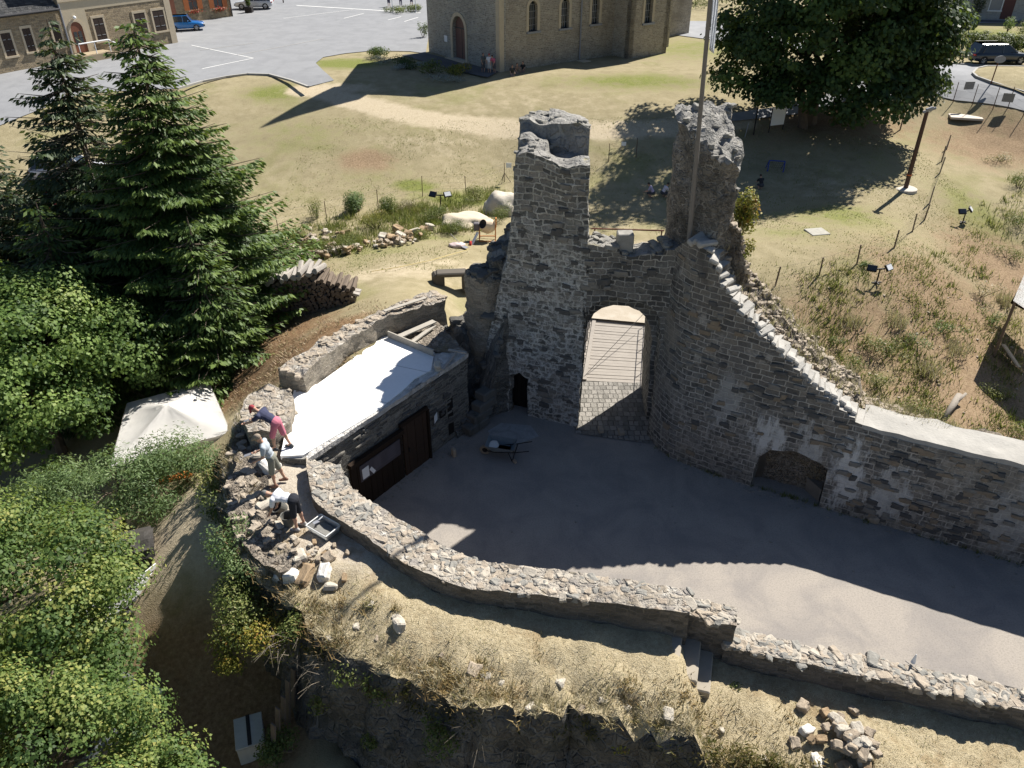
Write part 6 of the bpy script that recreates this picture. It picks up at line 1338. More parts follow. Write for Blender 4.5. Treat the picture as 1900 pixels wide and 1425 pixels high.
q = P(516, 908, -1.25); person((q.x, q.y, wz(q.x, q.y) + .01), R(188), 'worker in pale grey t-shirt, khaki shorts and tan cap standing between two others', lean=16, legs=((6, -3), (-14, -16)), arms=((8, 60), (4, 72)), headt=18, shirt=(.38, .42, .46), shorts=(.22, .22, .18), cap=(.27, .22, .17), shoes=(.20, .11, .08), H=1.74)
q = P(556, 985, -1.25); person((q.x, q.y, wz(q.x, q.y) + .01), R(170), 'worker in white t-shirt and black striped shorts bent double over a bucket', lean=82, legs=((3, -3), (-4, -10)), arms=((12, 28), (8, 22)), headt=10, shirt=(.72, .72, .76), shorts=(.02, .022, .03), cap=(.16, .16, .15), shoes=(.42, .40, .38), H=1.76, stripe=True)
for pn, lb, hm in (('person', 'mason trowel in the hand of the worker in the navy t-shirt', 0), ('person.001', 'mason trowel in the hand of the grey-shirted worker', 0)):
    o = bpy.data.objects[pn]; wr, hv, k = WR[pn]; bpy.context.view_layer.update(); M = o.matrix_world; p = M @ (wr + hv * .06); d = (M.to_3x3() @ (hv + Vector((.35, 0, 0)))).normalized()
    tr = empty('trowel', p, 0, lb, 'trowel'); bm = bmesh.new(); rod(bm, p - d * .05, p + d * .10, .015); bobj('handle', bm, M_bark, tr, world=True)
    bm = bmesh.new(); box(bm, p + d * .2, (.2, .10, .008), rot=d.to_track_quat('X', 'Z').to_matrix().to_4x4()); bobj('blade', bm, M_rim if 'M_rim' in globals() else M_zinc, tr, world=True)
# visitors by the church
CG = 'children sheltering in the church shade'
for (px, py, rz, lb, sh_, so_, kw_) in [
    (897, 135, -60, 'child in dark t-shirt standing leftmost of three against the church', (.10, .11, .11), (.08, .08, .09), {}),
    (908, 136, -100, 'child in white top and red cap standing in the middle of three by the church', (.70, .70, .72), (.45, .45, .46), {'cap': (.45, .04, .05)}),
    (917, 136, -120, 'child in pink t-shirt leaning forward nearest the church corner', (.52, .12, .20), (.10, .09, .10), {'lean': 30}),
    (950, 139, -80, 'child in dark clothes sitting leftmost by the church wall', (.05, .05, .05), (.28, .20, .16), {'sit': 1}),
    (958, 136, -60, 'child in striped brown top sitting in the middle by the church wall', (.20, .14, .11), (.2, .17, .15), {'sit': 1}),
    (971, 133, -110, 'dark-haired child in black sitting rightmost by the church wall', (.03, .03, .03), (.25, .18, .14), {'sit': 1})]:
    q = P(px, py, 0); k = dict(kw_); sit = k.pop('sit', 0)
    if sit: k.update(legs=((75, -20), (70, -25)), drop=.14, lean=12, arms=((40, 70), (35, 60)))
    q.z = terr(q.x, q.y)
    person(q, R(rz), lb, shirt=sh_, shorts=so_, H=1.45, vox=.022, group=CG if False else None, **k)
for (px, py, rz, lb, sh_) in [(1212, 366, 160, 'child in lilac t-shirt crouching on the lawn at the left of a pair', (.42, .36, .48)), (1228, 366, 20, 'child in white top crouching beside the tower right of another', (.62, .56, .60)), (1412, 352, 100, 'person in black crouching in shade behind the yellow-green shrub', (.025, .025, .028))]:
    q = G(px, py); person(q, R(rz), lb, lean=35, legs=((85, -50), (80, -45)), arms=((30, 70), (25, 60)), drop=.34, shirt=sh_, shorts=(.06, .06, .07), H=1.45, vox=.022)
for i, (px, py, sh_, lb) in enumerate([(722, 13, (.5, .5, .5), 'leftmost standing person at the planted bed left of the church'), (744, 12, (.6, .6, .65), 'person in pale clothes standing in the middle of the planted bed group'), (764, 11, (.35, .15, .12), 'person in dark red standing nearest the church corner by the bed')]):
    q = P(px, py, 0); person(q, R(-90), lb, shirt=sh_, shorts=(.1, .1, .15), long=i == 1, H=1.7, vox=.024)

# ---------------------------------------------------------------- vehicles
M_tyre = plain('tyre_rubber', (.02, .02, .02), .85, .2, 12); M_rim = plain('alloy_rim', (.45, .45, .46), .35, .08, 9, metal=.6); M_lampw = plain('headlight_lens', (.6, .62, .64), .15, .05); M_lampr = plain('tail_light_lens', (.35, .02, .02), .2, .1)
def paint(name, col): 
    return plain(name, col, .28, .05, 2, spec=.5, coat=.6)
def car(loc, rz, label, m, L=4.3, W=1.78, H=1.5, kind='suv', group=None):
    r = empty('parked_car', loc, rz, label, 'car', group); bm = bmesh.new(); hl = L / 2
    hood = .60 if kind == 'suv' else .56; belt = H * .62
    prof = [(-hl, .42, .74 * belt + .08, .80), (-hl + .12, .30, belt * .96, .92), (-hl + .5, .24, belt * 1.0, 1.0), (-.5, .22, belt, 1.0), (.35, .22, belt * .98, 1.0), (hl - 1.15, .22, belt * .95, 1.0), (hl - .6, .25, belt * .88, .97), (hl - .15, .30, belt * .78, .88), (hl, .42, belt * .62, .78)]
    rings = []
    for x, zb, zt, wf_ in prof:
        hw = W / 2 * wf_; pts = [(-hw * .86, zb), (-hw, zb + .14), (-hw, zt - .22), (-hw * .93, zt - .04), (-hw * .8, zt), (hw * .8, zt), (hw * .93, zt - .04), (hw, zt - .22), (hw, zb + .14), (hw * .86, zb)]
        rings.append([bm.verts.new((x, y, z)) for y, z in pts])
    for a, b in zip(rings[:-1], rings[1:]):
        for i in range(len(a)): j = (i + 1) % len(a); bm.faces.new((a[i], a[j], b[j], b[i]))
    bm.faces.new(rings[0]); bm.faces.new(list(reversed(rings[-1]))); body = bobj('body', bm, m, r, smooth=True)
    xr0 = -hl + (.12 if kind != 'hatch' else .1); xr1 = -hl + (.55 if kind != 'hatch' else .45); xf1 = .25; xf0 = hl - 1.2
    def loft(st):
        b_ = bmesh.new(); rg = []
        for x, z, hw, hz in st: rg.append([b_.verts.new(v) for v in ((x, -hw, z), (x, hw, z))])
        return b_
    # glasshouse
    b_ = bmesh.new(); zb = belt - .06; zt = H - .03; wb = W / 2 * .93; wt = W / 2 * .74
    lo = [(xr0, wb * .93), (xr1, wb), (xf1, wb), (xf0, wb * .9)]; hi = [(xr1 - .05, wt * .95), (xr1 + .35, wt), (xf1 - .3, wt), (xf1 + .05, wt * .93)]
    V = [[b_.verts.new((x, s * y, zb)) for x, y in lo] + [b_.verts.new((x, s * y, zt)) for x, y in hi] for s in (-1, 1)]
    for s in (0, 1):
        for i in range(3): b_.faces.new((V[s][i], V[s][i + 1], V[s][i + 5], V[s][i + 4]))
    b_.faces.new((V[0][0], V[1][0], V[1][4], V[0][4])); b_.faces.new((V[0][3], V[1][3], V[1][7], V[0][7]))
    bobj('windows', b_, M_pane, r)
    b_ = bmesh.new(); top = []
    for x, y in hi: top.append([b_.verts.new((x, s * y * k, zt + z)) for s, k, z in ((-1, 1.03, -.02), (-1, .8, .045), (1, .8, .045), (1, 1.03, -.02))])
    for a, b in zip(top[:-1], top[1:]):
        for i in range(3): b_.faces.new((a[i], a[i + 1], b[i + 1], b[i]))
    bmesh.ops.solidify(b_, geom=b_.faces[:], thickness=.03)
    for s in (-1, 1):
        for (x0, y0), (x1, y1) in ((lo[0], hi[0]), (lo[3], hi[3]), ((-.15, wb), (-.15, wt)), (lo[1], hi[1])): rod(b_, (x0, s * y0 * 1.005, zb), (x1, s * y1 * 1.01, zt), .035, .03, 6)
    bobj('roof', b_, m, r, smooth=False)
    if kind == 'suv':
        for s in (-1, 1): b_ = bmesh.new(); rod(b_, (xr1, s * wt * .92, zt + .08), (xf1 - .2, s * wt * .92, zt + .08), .02); bobj('roof_rail', b_, M_gut, r)
    rw = .34 if kind == 'suv' else .30
    for x in (-hl + .78, hl - .85):
        for s in (-1, 1):
            Mx = Matrix.Translation((x, s * (W / 2 - .08), rw)) @ Matrix.Rotation(R(90), 4, 'X')
            w_ = bmesh.new(); lathe(w_, [(rw * .62, -.1), (rw * .95, -.11), (rw, -.07), (rw, .07), (rw * .95, .11), (rw * .62, .1), (rw * .62, -.1)], 20, Mx); wh = bobj('wheel', w_, M_tyre, r)
            w_ = bmesh.new()
            for a in range(5):
                an = a * 1.2566; c = Vector((math.cos(an), math.sin(an), 0)); rod(w_, Mx @ (c * .03 + Vector((0, 0, -s * .06))), Mx @ (c * rw * .62 + Vector((0, 0, -s * .06))), .035, .045, 5)
            lathe(w_, [(rw * .6, -.08), (rw * .66, -.08), (rw * .66, .08), (rw * .6, .08)], 16, Mx); lathe(w_, [(0, -.02), (rw * .6, -.02), (rw * .6, .02), (0, .02)], 12, Mx); bobj('rim', w_, M_rim, wh)
    for s in (-1, 1):
        for nm, x, z, mm in (('headlight', hl - .08, belt * .66, M_lampw), ('tail_light', -hl + .03, belt * .78, M_lampr)):
            w_ = bmesh.new(); box(w_, (x, s * W * .36, z), (.14, .32, .13), bev=.02); bobj(nm, w_, mm, r)
        w_ = bmesh.new(); box(w_, (xf0 - .35, s * (W / 2 + .08), belt + .06), (.1, .18, .12), bev=.03); bobj('mirror', w_, m, r)
    w_ = bmesh.new(); box(w_, (hl, 0, .5), (.03, .5, .11)); bobj('number_plate', w_, M_paper, r)
    return r
q = P(1846, 118, 0); q.z = terr(q.x, q.y) + .07; car(q, R(2), 'dark navy estate car stopped on the lane at the right', paint('navy_paint', (.012, .020, .034)), L=4.75, W=1.88, H=1.55)
q = P(346, 57, 0); q.z = .06; car(q, R(20), 'small blue hatchback half hidden behind the sandstone house corner', paint('blue_paint', (.012, .13, .40)), 3.75, 1.62, 1.42, 'hatch')
q = P(473, 17, 0); q.z = .06; car(q, R(186), 'silver crossover car parked at the top of the square', paint('silver_paint', (.50, .52, .54)), 4.35, 1.8, 1.56)
q = G(150, 392); car(q, R(15), 'red car glimpsed behind the spruce branches', paint('red_paint', (.50, .012, .02)), 4.0, 1.7, 1.45, 'hatch')
q = G(135, 330); car(q, R(15), 'pale car glimpsed higher up behind the spruces', paint('pale_paint', (.55, .57, .62)), 4.2, 1.75, 1.5)
q = G(150, 1400); car(q, R(60), 'grey car mostly hidden under the tree at the bottom left', paint('grey_paint', (.10, .11, .115)), 4.1, 1.75, 1.45, 'hatch')

# ---------------------------------------------------------------- stones, logs
M_st1 = plain('warm_field_stone', (.40, .33, .25), .95, .35, 5, bump=.9); M_st2 = plain('pale_stone', (.52, .47, .39), .95, .25, 5, bump=.9); M_st3 = plain('ochre_stone', (.36, .26, .16), .95, .3, 5, bump=.9); M_lime = plain('limewashed_stone', (.68, .65, .60), .95, .15, 4, bump=.7)
SM = []
for i in range(8):
    bm = bmesh.new(); bmesh.ops.create_cube(bm, size=1); bmesh.ops.bevel(bm, geom=bm.edges[:], offset=.13, segments=1, affect='EDGES'); bmesh.ops.subdivide_edges(bm, edges=bm.edges[:], cuts=1, use_grid_fill=True)
    for v in bm.verts: v.co += noise.noise_vector(v.co * 1.3 + Vector((i * 7, 0, 0))) * .22 + noise.noise_vector(v.co * 3.4 + Vector((i * 7, 0, 0))) * .07
    me = bpy.data.meshes.new('stone'); bm.to_mesh(me); bm.free(); SM.append(me)
_sv = {}
def stone(loc, size, m, label=None, group=None, r_=random, name='stone', cat='stone'):
    k = (r_.randrange(8), m.name)
    if k not in _sv: me = SM[k[0]].copy(); me.materials.append(m); _sv[k] = me
    o = bpy.data.objects.new(name, _sv[k]); C.objects.link(o); o.location = loc; o.scale = (size * r_.uniform(.8, 1.35), size * r_.uniform(.65, 1.0), size * r_.uniform(.5, .8)); o.rotation_euler = (r_.uniform(-.35, .35), r_.uniform(-.35, .35), r_.uniform(0, 6.28))
    return tag(o, label, cat, group)
rp = random.Random(4); c = P(1580, 1392, -1.95); mm = [M_st1, M_st1, M_st3, M_st2]
for i in range(62):
    a, d = rp.uniform(0, 6.28), abs(rp.gauss(0, .42)); x, y = c.x + d * math.cos(a) * 1.1, c.y + d * math.sin(a) * .95; z = wz(x, y) + .06 + max(0, .34 - d * .36) * rp.uniform(.2, 1)
    stone((x, y, z), rp.uniform(.16, .26), mm[i % 4], 'brown building stone in the heap on the grass at the bottom right', 'stones in the grass heap', rp)
for (px, py, s, m, lb) in [(1490, 1312, .26, M_st1, 'single grey-brown stone lying apart above the stone heap'), (1496, 1358, .24, M_lime, 'whitish stone at the left edge of the bottom right stone heap'), (1516, 1405, .26, M_lime, 'flat white slab stone at the lower left of the stone heap')]:
    q = P(px, py, -1.95); stone((q.x, q.y, wz(q.x, q.y) + s * .25), s, m, lb, None, rp)
LS = [(530, 1058, .5, M_lime, 'largest white block at the left of the loose stones on the walk'), (532, 1030, .26, M_lime, 'small white block behind the largest white one'), (566, 1062, .42, M_st3, 'brown slab beside the largest white block'), (602, 1058, .36, M_lime, 'white rounded block at the right of the loose stones'), (612, 1080, .26, M_st2, 'pale flat stone at the foot of the right white block'), (638, 1068, .18, M_st3, 'dark little stone lying alone right of the loose stones'), (555, 1035, .38, M_st2, 'long cream stone behind the brown slab'), (498, 1035, .2, M_lime, 'small white stone at the ragged left edge'),
      (518, 975, .22, M_st2, 'cream stone in front of the bucket of the bending worker'), (545, 1000, .18, M_st2, 'cream cobble left of the stones near the bent worker feet'), (610, 1035, .3, M_st1, 'brown stone at the top right of the loose group'), (502, 870, .5, M_lime, 'big limewashed stone bedded in front of the grey-shirted worker'), (488, 850, .4, M_st2, 'pale stone bedded left of the big limewashed one'), (495, 940, .5, M_st2, 'broad pale stone left of the bent worker'), (470, 925, .36, M_st1, 'flat reddish stone at the left of the broad pale one'), (505, 818, .4, M_lime, 'white stone between the stump and the grey-shirted worker')]
for (px, py, s, m, lb) in LS:
    q = P(px, py, -1.1); stone((q.x, q.y, wz(q.x, q.y) + s * .2), s, m, lb, None, rp)
for i in range(26):
    q = P(rp.gauss(580, 22), rp.gauss(1030, 12), -1.15); stone((q.x, q.y, wz(q.x, q.y) + .04), rp.uniform(.07, .15), mm[i % 4], 'small pebble-sized rubble scattered among the loose stones', 'small rubble on the walk', rp)
# stone row by the left fence
row = [G(*p) for p in ((486, 476), (530, 466), (575, 480), (620, 470), (670, 462), (720, 455), (760, 448))]; row = [Vector(p) for p in spline([tuple(p) for p in row], 10)]
for i in range(150):
    p = row[rp.randrange(len(row))]; x, y = p.x + rp.gauss(0, .22), p.y + rp.gauss(0, .28); z = terr(x, y)
    stone((x, y, z + rp.uniform(.03, .35)), rp.uniform(.14, .30), mm[rp.randrange(4)], 'tawny field stone in the long loose row by the fence', 'stones of the long row', rp)
for i, (px, py) in enumerate([(560, 425), (590, 432), (640, 425), (575, 445), (610, 440), (548, 445), (535, 440), (600, 425)] * 4):
    q = G(px + rp.gauss(0, 12), py + 12 + rp.gauss(0, 5)); stone(q + Vector((0, 0, rp.uniform(.05, .4))), rp.uniform(.2, .32), mm[i % 4], 'tawny stone in the upper heap at the left end of the row', 'stones of the upper heap', rp)
for i, (px, py, s) in enumerate([(712, 447, .5), (728, 449, .55), (742, 445, .6), (756, 440, .6), (770, 437, .62), (785, 433, .6), (797, 428, .55), (738, 432, .55)]):
    stone(G(px, py) + Vector((0, 0, .22)), s * .9, [M_st2, M_st3][i % 2], 'large upright ochre stone, number apart at the right end of the row'.replace(', number apart', ''), 'large stones at the right of the row', rp)
# big pale boulders and sand heap
for (px, py, r, h, m, lb, ct) in [(938, 392, 1.25, 1.15, M_st2, 'big pale rounded boulder against the foot of the left tower', 'boulder'), (862, 415, 1.35, .62, plain('building_sand', (.56, .48, .36), .95, .2, 2, bump=.5), 'pale heap of building sand beside the cement mixer', 'sand heap')]:
    q = G(px, py); bm = bmesh.new(); bmesh.ops.create_icosphere(bm, subdivisions=4, radius=1)
    for v in bm.verts: v.co = Vector((v.co.x * r, v.co.y * r * .8, v.co.z * h)) * (1 + .22 * noise.noise(v.co * 1.6 + Vector((px, 0, 0))) + .06 * noise.noise(v.co * 5))
    o = bobj('boulder' if ct == 'boulder' else 'sand_heap', bm, m, None, smooth=True); o.location = q; tag(o, lb, ct)
# woodpile
M_logend = plain('weathered_log', (.16, .125, .095), .95, .35, 6, bump=.6); M_logtop = plain('bleached_split_wood', (.36, .33, .295), .95, .25, 7, bump=.7)
LM = []
for i in range(6):
    bm = bmesh.new(); n = 9 if i < 3 else 5; rr_ = random.Random(i); rings = []
    for z in (-.5, -.17, .17, .5): rings.append([bm.verts.new((math.cos(6.283 * k / n) * (1 + .16 * math.sin(k * 2.1 + i)), math.sin(6.283 * k / n) * (1 + .16 * math.cos(k * 1.7 + i)), z)) for k in range(n)])
    for a, b in zip(rings[:-1], rings[1:]):
        for k in range(n): bm.faces.new((a[k], a[(k + 1) % n], b[(k + 1) % n], b[k]))
    bm.faces.new(rings[0]); bm.faces.new(rings[-1]); me = bpy.data.meshes.new('log'); bmesh.ops.recalc_face_normals(bm, faces=bm.faces); bm.to_mesh(me); bm.free()
    for mt in (M_logend, M_logtop): k = me.copy(); k.materials.append(mt); LM.append(k)
wa, wb_ = G(508, 600), G(655, 562); wd = Vector((wb_.x - wa.x, wb_.y - wa.y, 0)); wl = wd.length; wd.normalize(); wn = Vector((-wd.y, wd.x, 0))
def log(p, d, r, L, top, label, group):
    o = bpy.data.objects.new('log', LM[rp.randrange(6) * 2 + (1 if top else 0)]); C.objects.link(o); o.location = p; o.rotation_mode = 'QUATERNION'; o.rotation_quaternion = Vector(d).to_track_quat('Z', 'Y'); o.scale = (r, r, L); tag(o, label, 'log', group); return o
s = 0
for rw in range(10):
    z = .1 + rw * .175; mx = wl * (1 - max(0, rw - 3) * .085); s = .05 * (rw % 2) + max(0, rw - 6) * .06
    while s < mx:
        r = rp.uniform(.075, .115); p = wa + wd * (s + r) + wn * (.55 + rp.uniform(-.06, .06)); p.z = wa.z + (wb_.z - wa.z) * s / wl + z
        log(p, wn + Vector(rp.uniform(-.06, .06) for _ in range(3)), r, rp.uniform(1.0, 1.25), False, 'dark weathered log stacked end-on in the woodpile', 'logs in the woodpile'); s += r * 1.9
for i in range(11):
    f = i / 10; s = wl * (.02 + .60 * f); p = wa + wd * s + wn * (.5 + rp.uniform(-.1, .1)); p.z = wa.z + (wb_.z - wa.z) * s / wl + 1.83 + .05 * math.sin(i) + (0 if f < .8 else -.12)
    log(p, wn + wd * rp.uniform(-.25, .25) + Vector((0, 0, rp.uniform(-.2, .15))), rp.uniform(.10, .15), rp.uniform(.9, 1.3), True, 'bleached split log laid along the top of the woodpile', 'bleached logs on the woodpile')
for i, (o_, l) in enumerate(((.15, 1.7), (.45, 1.55))):
    bm = bmesh.new(); a = wa + wd * (wl * .60 + i * .1) + wn * (.3 + o_); a.z = wa.z + 1.55 - .1 * i; b = wa + wd * (wl * 1.08) + wn * (.05 + o_); b.z = wb_.z + .28; beam(bm, a, b, .22, .09); tag(bobj('slab_board', bm, M_logtop), ('rear' if i else 'front') + ' bleached slab board sloping off the right end of the woodpile', 'board')
# dead log and boards by the ditch
bm = bmesh.new(); a, b = G(1748, 783), G(1776, 745); a.z += .12; b.z += .3; rod(bm, a, b, .10, .16, 8); rod(bm, a.lerp(b, .6), b + Vector((.25, 0, .12)), .08, .06, 7); tag(bobj('dead_log', bm, plain('grey_dead_wood', (.26, .23, .195), .95, .35, 7, bump=.6), smooth=True), 'forked grey dead log lying on the bank behind the wall', 'log')

for i, (px, py, s_) in enumerate([(742, 1168, .45), (735, 1150, .3), (880, 1243, .4), (900, 1250, .45), (1040, 1258, .4), (1080, 1300, .38), (985, 1300, .4), (660, 1160, .35), (700, 1180, .3), (1165, 1300, .4), (1240, 1320, .45), (1300, 1365, .4), (610, 1180, .35), (930, 1262, .3), (820, 1215, .28), (1340, 1345, .3), (1420, 1400, .3), (575, 1120, .3), (690, 1130, .25), (1120, 1290, .35)]):
    q = P(px, py, -1.3 if px < 1300 else -1.95); z = wz(q.x, q.y)
    stone((q.x, q.y, z - .03), s_ * (.8 if i in (0, 2) else .5), [M_st2, M_lime, M_st1][i % 3] if i % 3 != 1 else M_st2, 'pale weathered rock breaking through the dry turf near the rampart edge', 'rocks in the rampart turf', rp, 'rock', 'rock')

# loose stones bedded on the broken wall tops
def bvh_of(o): return BVHTree.FromPolygons([v.co.copy() for v in o.data.vertices], [tuple(p.vertices) for p in o.data.polygons])
def scatter(name, objs, pts, smin, smax, m, par, sink=.25, seed=3, ztop=9):
    r_ = random.Random(seed); bv = [bvh_of(o) for o in objs]; bm = bmesh.new()
    for (x, y) in pts:
        hs = [h for h in (b.ray_cast(Vector((x, y, ztop)), Vector((0, 0, -1)))[0] for b in bv) if h is not None]
        if not hs: continue
        z = max(h.z for h in hs); s = r_.uniform(smin, smax); n0 = len(bm.verts); bm.from_mesh(SM[r_.randrange(8)]); bm.verts.ensure_lookup_table()
        M = Matrix.Translation((x, y, z + s * (.25 - sink))) @ Matrix.Rotation(r_.uniform(0, 6.28), 4, 'Z') @ Matrix.Rotation(r_.uniform(-.3, .3), 4, 'X') @ Matrix.Diagonal((s * r_.uniform(.9, 1.5), s * r_.uniform(.6, 1), s * r_.uniform(.4, .75), 1))
        for v in bm.verts[n0:]: v.co = M @ v.co
    o = bobj(name, bm, m, par, world=True); o['kind'] = 'stuff'; return o
def kids(root, nm): return [c for c in root.children if c.name.split('.')[0] == nm]
M_gst = plain('grey_lichen_stone', (.25, .24, .215), .95, .4, 5, bump=.9); M_tst = plain('tan_rubble_stone', (.36, .305, .24), .95, .4, 5, bump=.9); M_dst = plain('dark_wall_stone', (.12, .115, .105), .95, .4, 6, bump=.9)
tw_ = kids(gate, 'tower'); r_ = random.Random(8)
scatter('loose_stones', [tw_[0]], [(r_.uniform(.1, 2.55), r_.uniform(23.7, 27.5)) for _ in range(34)], .12, .26, M_gst, gate)
scatter('loose_stones', [tw_[1]], [(r_.uniform(5.1, 6.8), r_.uniform(22.2, 25.6)) for _ in range(30)], .12, .26, M_gst, gate, seed=5)
scatter('loose_stones', kids(gate, 'arch_wall'), [(r_.uniform(2.5, 5.4), r_.uniform(22.9, 24.2)) for _ in range(50)], .14, .3, M_gst, gate, seed=6, ztop=3.6)
pts = []
for _ in range(620):
    u = r_.uniform(u0, min(u1 + 2.2, ue)); pts.append(cw(u, r_.uniform(.55, back_w(u) + .1)))
scatter('loose_stones', kids(curt, 'rubble_core') + kids(curt, 'fallen_rubble'), pts, .06, .20, M_tst, curt, seed=7)
scatter('loose_stones', kids(curt, 'fallen_rubble'), [(r_.uniform(6.4, 7.8), r_.uniform(22, 25.4)) for _ in range(130)], .08, .24, M_tst, curt, seed=8)
scatter('loose_stones', kids(brk, 'stepped_mass') + kids(brk, 'broken_lump') + kids(brk, 'turret_drum'), [(r_.uniform(-2.6, .1), r_.uniform(23.0, 26.9)) for _ in range(170)], .16, .42, M_dst, brk, seed=9)
scatter('loose_stones', [rb], [(r_.uniform(-8.2, -4.8), r_.uniform(13, 19.4)) for _ in range(240)], .07, .23, M_tst, None, seed=10, ztop=2).parent = rb
scatter('loose_stones', [pil], [(r_.uniform(-9, -6.5), r_.uniform(18, 21.5)) for _ in range(45)], .12, .26, M_tst, None, seed=11, ztop=2).parent = pil
pts = []
for i in range(150):
    k = r_.random() * (len(bwB) - 1); a = bwB[int(k)]; b = bwB[min(int(k) + 1, len(bwB) - 1)]; p = a.lerp(b, k % 1); pts.append((p.x - .25 + r_.gauss(0, .3), p.y + .3 + r_.gauss(0, .3)))
gb = BVHTree.FromPolygons([v.co.copy() for v in bpy.data.objects['ground'].data.vertices], [tuple(p.vertices) for p in bpy.data.objects['ground'].data.polygons])
bm = bmesh.new()
def pebbles(bm, pts, smin, smax, zf):
    for (x, y) in pts:
        z = zf(x, y)
        if z is None: continue
        s = r_.uniform(smin, smax); n0 = len(bm.verts); bm.from_mesh(SM[r_.randrange(8)]); bm.verts.ensure_lookup_table()
        M = Matrix.Translation((x, y, z + s * .1)) @ Matrix.Rotation(r_.uniform(0, 6.28), 4, 'Z') @ Matrix.Diagonal((s * r_.uniform(.8, 1.4), s, s * .6, 1))
        for v in bm.verts[n0:]: v.co = M @ v.co
def gz_(x, y): h = gb.ray_cast(Vector((x, y, 6)), Vector((0, 0, -1)))[0]; return h.z if h is not None and h.z > -8 else None
pebbles(bm, pts, .08, .24, gz_)
for _ in range(120):
    q = G(r_.uniform(1470, 1890), r_.uniform(520, 800))
    pebbles(bm, [(q.x, q.y)], .04, .13, gz_)
tag(bobj('scattered_rubble', bm, M_tst), kind='stuff')
# grit and small stones along the courtyard wall feet
bm = bmesh.new(); pts = []
for _ in range(420): u = r_.uniform(.2, ue - 1); x, y = cw(u, -.12 - abs(r_.gauss(0, .22))); pts.append((x, y))
for _ in range(160): p = gw(r_.uniform(.5, 6.6), 0, .1 + abs(r_.gauss(0, .25))); pts.append((p.x, p.y))
for _ in range(40): pts.append((r_.uniform(-3, 14), r_.uniform(15.5, 22.5)))
pebbles(bm, pts, .02, .07, lambda x, y: ZC)
tag(bobj('courtyard_gravel', bm, M_gst), kind='stuff')

# proud stones on the wall faces and flat cobbles bedded in the parapet tops
def proud(name, place, n, par, mats, seed, sx=(.2, .42), sz=(.10, .19)):
    r_ = random.Random(seed)
    for m in mats:
        bm = bmesh.new()
        for _ in range(n // len(mats)):
            t = place(r_)
            if t is None: continue
            p, tx, nn = t; n0 = len(bm.verts); bm.from_mesh(SM[r_.randrange(8)]); bm.verts.ensure_lookup_table()
            B3 = Matrix((tx, nn, Vector((0, 0, 1)))).transposed().to_4x4(); M = Matrix.Translation(p) @ B3 @ Matrix.Rotation(r_.uniform(-.06, .06), 4, 'Y') @ Matrix.Diagonal((r_.uniform(*sx), .11, r_.uniform(*sz), 1))
            for v in bm.verts[n0:]: v.co = M @ v.co
        o = bobj(name, bm, m, par, world=True); o['kind'] = 'stuff'
def pl_curt(r_):
    u = r_.uniform(.4, ue - 2); z = r_.uniform(-3.8, zs(max(u, u0)) - .15)
    if ua - .3 < u < ub + .3 and z < -1.9: return None
    a, b = cv(u - .1, z, 0), cv(u + .1, z, 0); tx = (b - a).normalized(); nn = Vector((-tx.y, tx.x, 0)); return cv(u, z, .005 - batter(u, z)), tx, nn
def pl_gate(r_):
    x = r_.uniform(-.4, 5.5); z = r_.uniform(-3.8, 5.5)
    if x > 2.4 and z > 2.8: return None
    if 2.2 < x < 5.2 and z < 1.6: return None
    if -.3 < x < .8 and z < -2: return None
    if x < -.05 + max(0, z) * .05 - .9 * (z < 0) * 0 and z > 0: return None
    tx = Vector((1, (gy(x + .1) - gy(x - .1)) / .2, 0)).normalized(); return Vector((x, gy(x) + .02, z)), tx, Vector((-tx.y, tx.x, 0))
M_w1 = plain('proud_stone_dark', (.10, .096, .09), .95, .45, 6, bump=.8); M_w2 = plain('proud_stone_mid', (.21, .195, .17), .95, .45, 6, bump=.8); M_w3 = plain('proud_stone_brown', (.24, .19, .135), .95, .4, 6, bump=.8)
proud('proud_stones', pl_curt, 480, curt, (M_w1, M_w2, M_w3), 21); proud('proud_stones', pl_gate, 260, gate, (M_w1, M_w2), 22)
def pl_guard(r_):
    s = r_.uniform(.3, 6.5); z = r_.uniform(-3.9, -1.1)
    if s3 - .2 < s < s2 + .2 and z < -1.75: return None
    return gw(s, z, -.045), dirf.copy(), -nrm
proud('proud_stones', pl_guard, 160, guard, (M_w1, M_w2), 23, (.2, .5), (.06, .12))
par_parts = [c for c in par.children]; cob = []
for pi_, po_ in ((pin1, pot1), (pin2, pot2), (pin3, pot3)):
    for _ in range(300 if len(pi_) > 2 else 26):
        k = r_.random() * (len(pi_) - 1); i = int(k); f = k - i; a = Vector(pi_[i][:2]).lerp(Vector(pi_[i + 1][:2]), f); b = Vector(po_[i][:2]).lerp(Vector(po_[i + 1][:2]), f); p = a.lerp(b, r_.uniform(.08, .92)); cob.append((p.x, p.y))
for i, m in enumerate((M_tst, M_gst, plain('pale_cobble', (.40, .36, .30), .95, .3, 5, bump=.7))):
    scatter('top_cobbles', par_parts, cob[i::3], .12, .27, m, par, sink=.5, seed=30 + i, ztop=3)

scatter('loose_stones', kids(back, 'masonry'), [(lambda a, b, f: (a.lerp(b, f).x, a.lerp(b, f).y))(bwT[k], bwB[k], r_.uniform(.1, .9)) if r_.random() < .2 else (lambda p: (p.x, p.y))(bwT[k].lerp(bwB[k], r_.uniform(.1, .95)).lerp(bwT[min(k + 1, 5)].lerp(bwB[min(k + 1, 5)], r_.uniform(.1, .95)), r_.random())) for k in [r_.randrange(6) for _ in range(150)]], .10, .26, M_tst, back, sink=.42, seed=41, ztop=3)
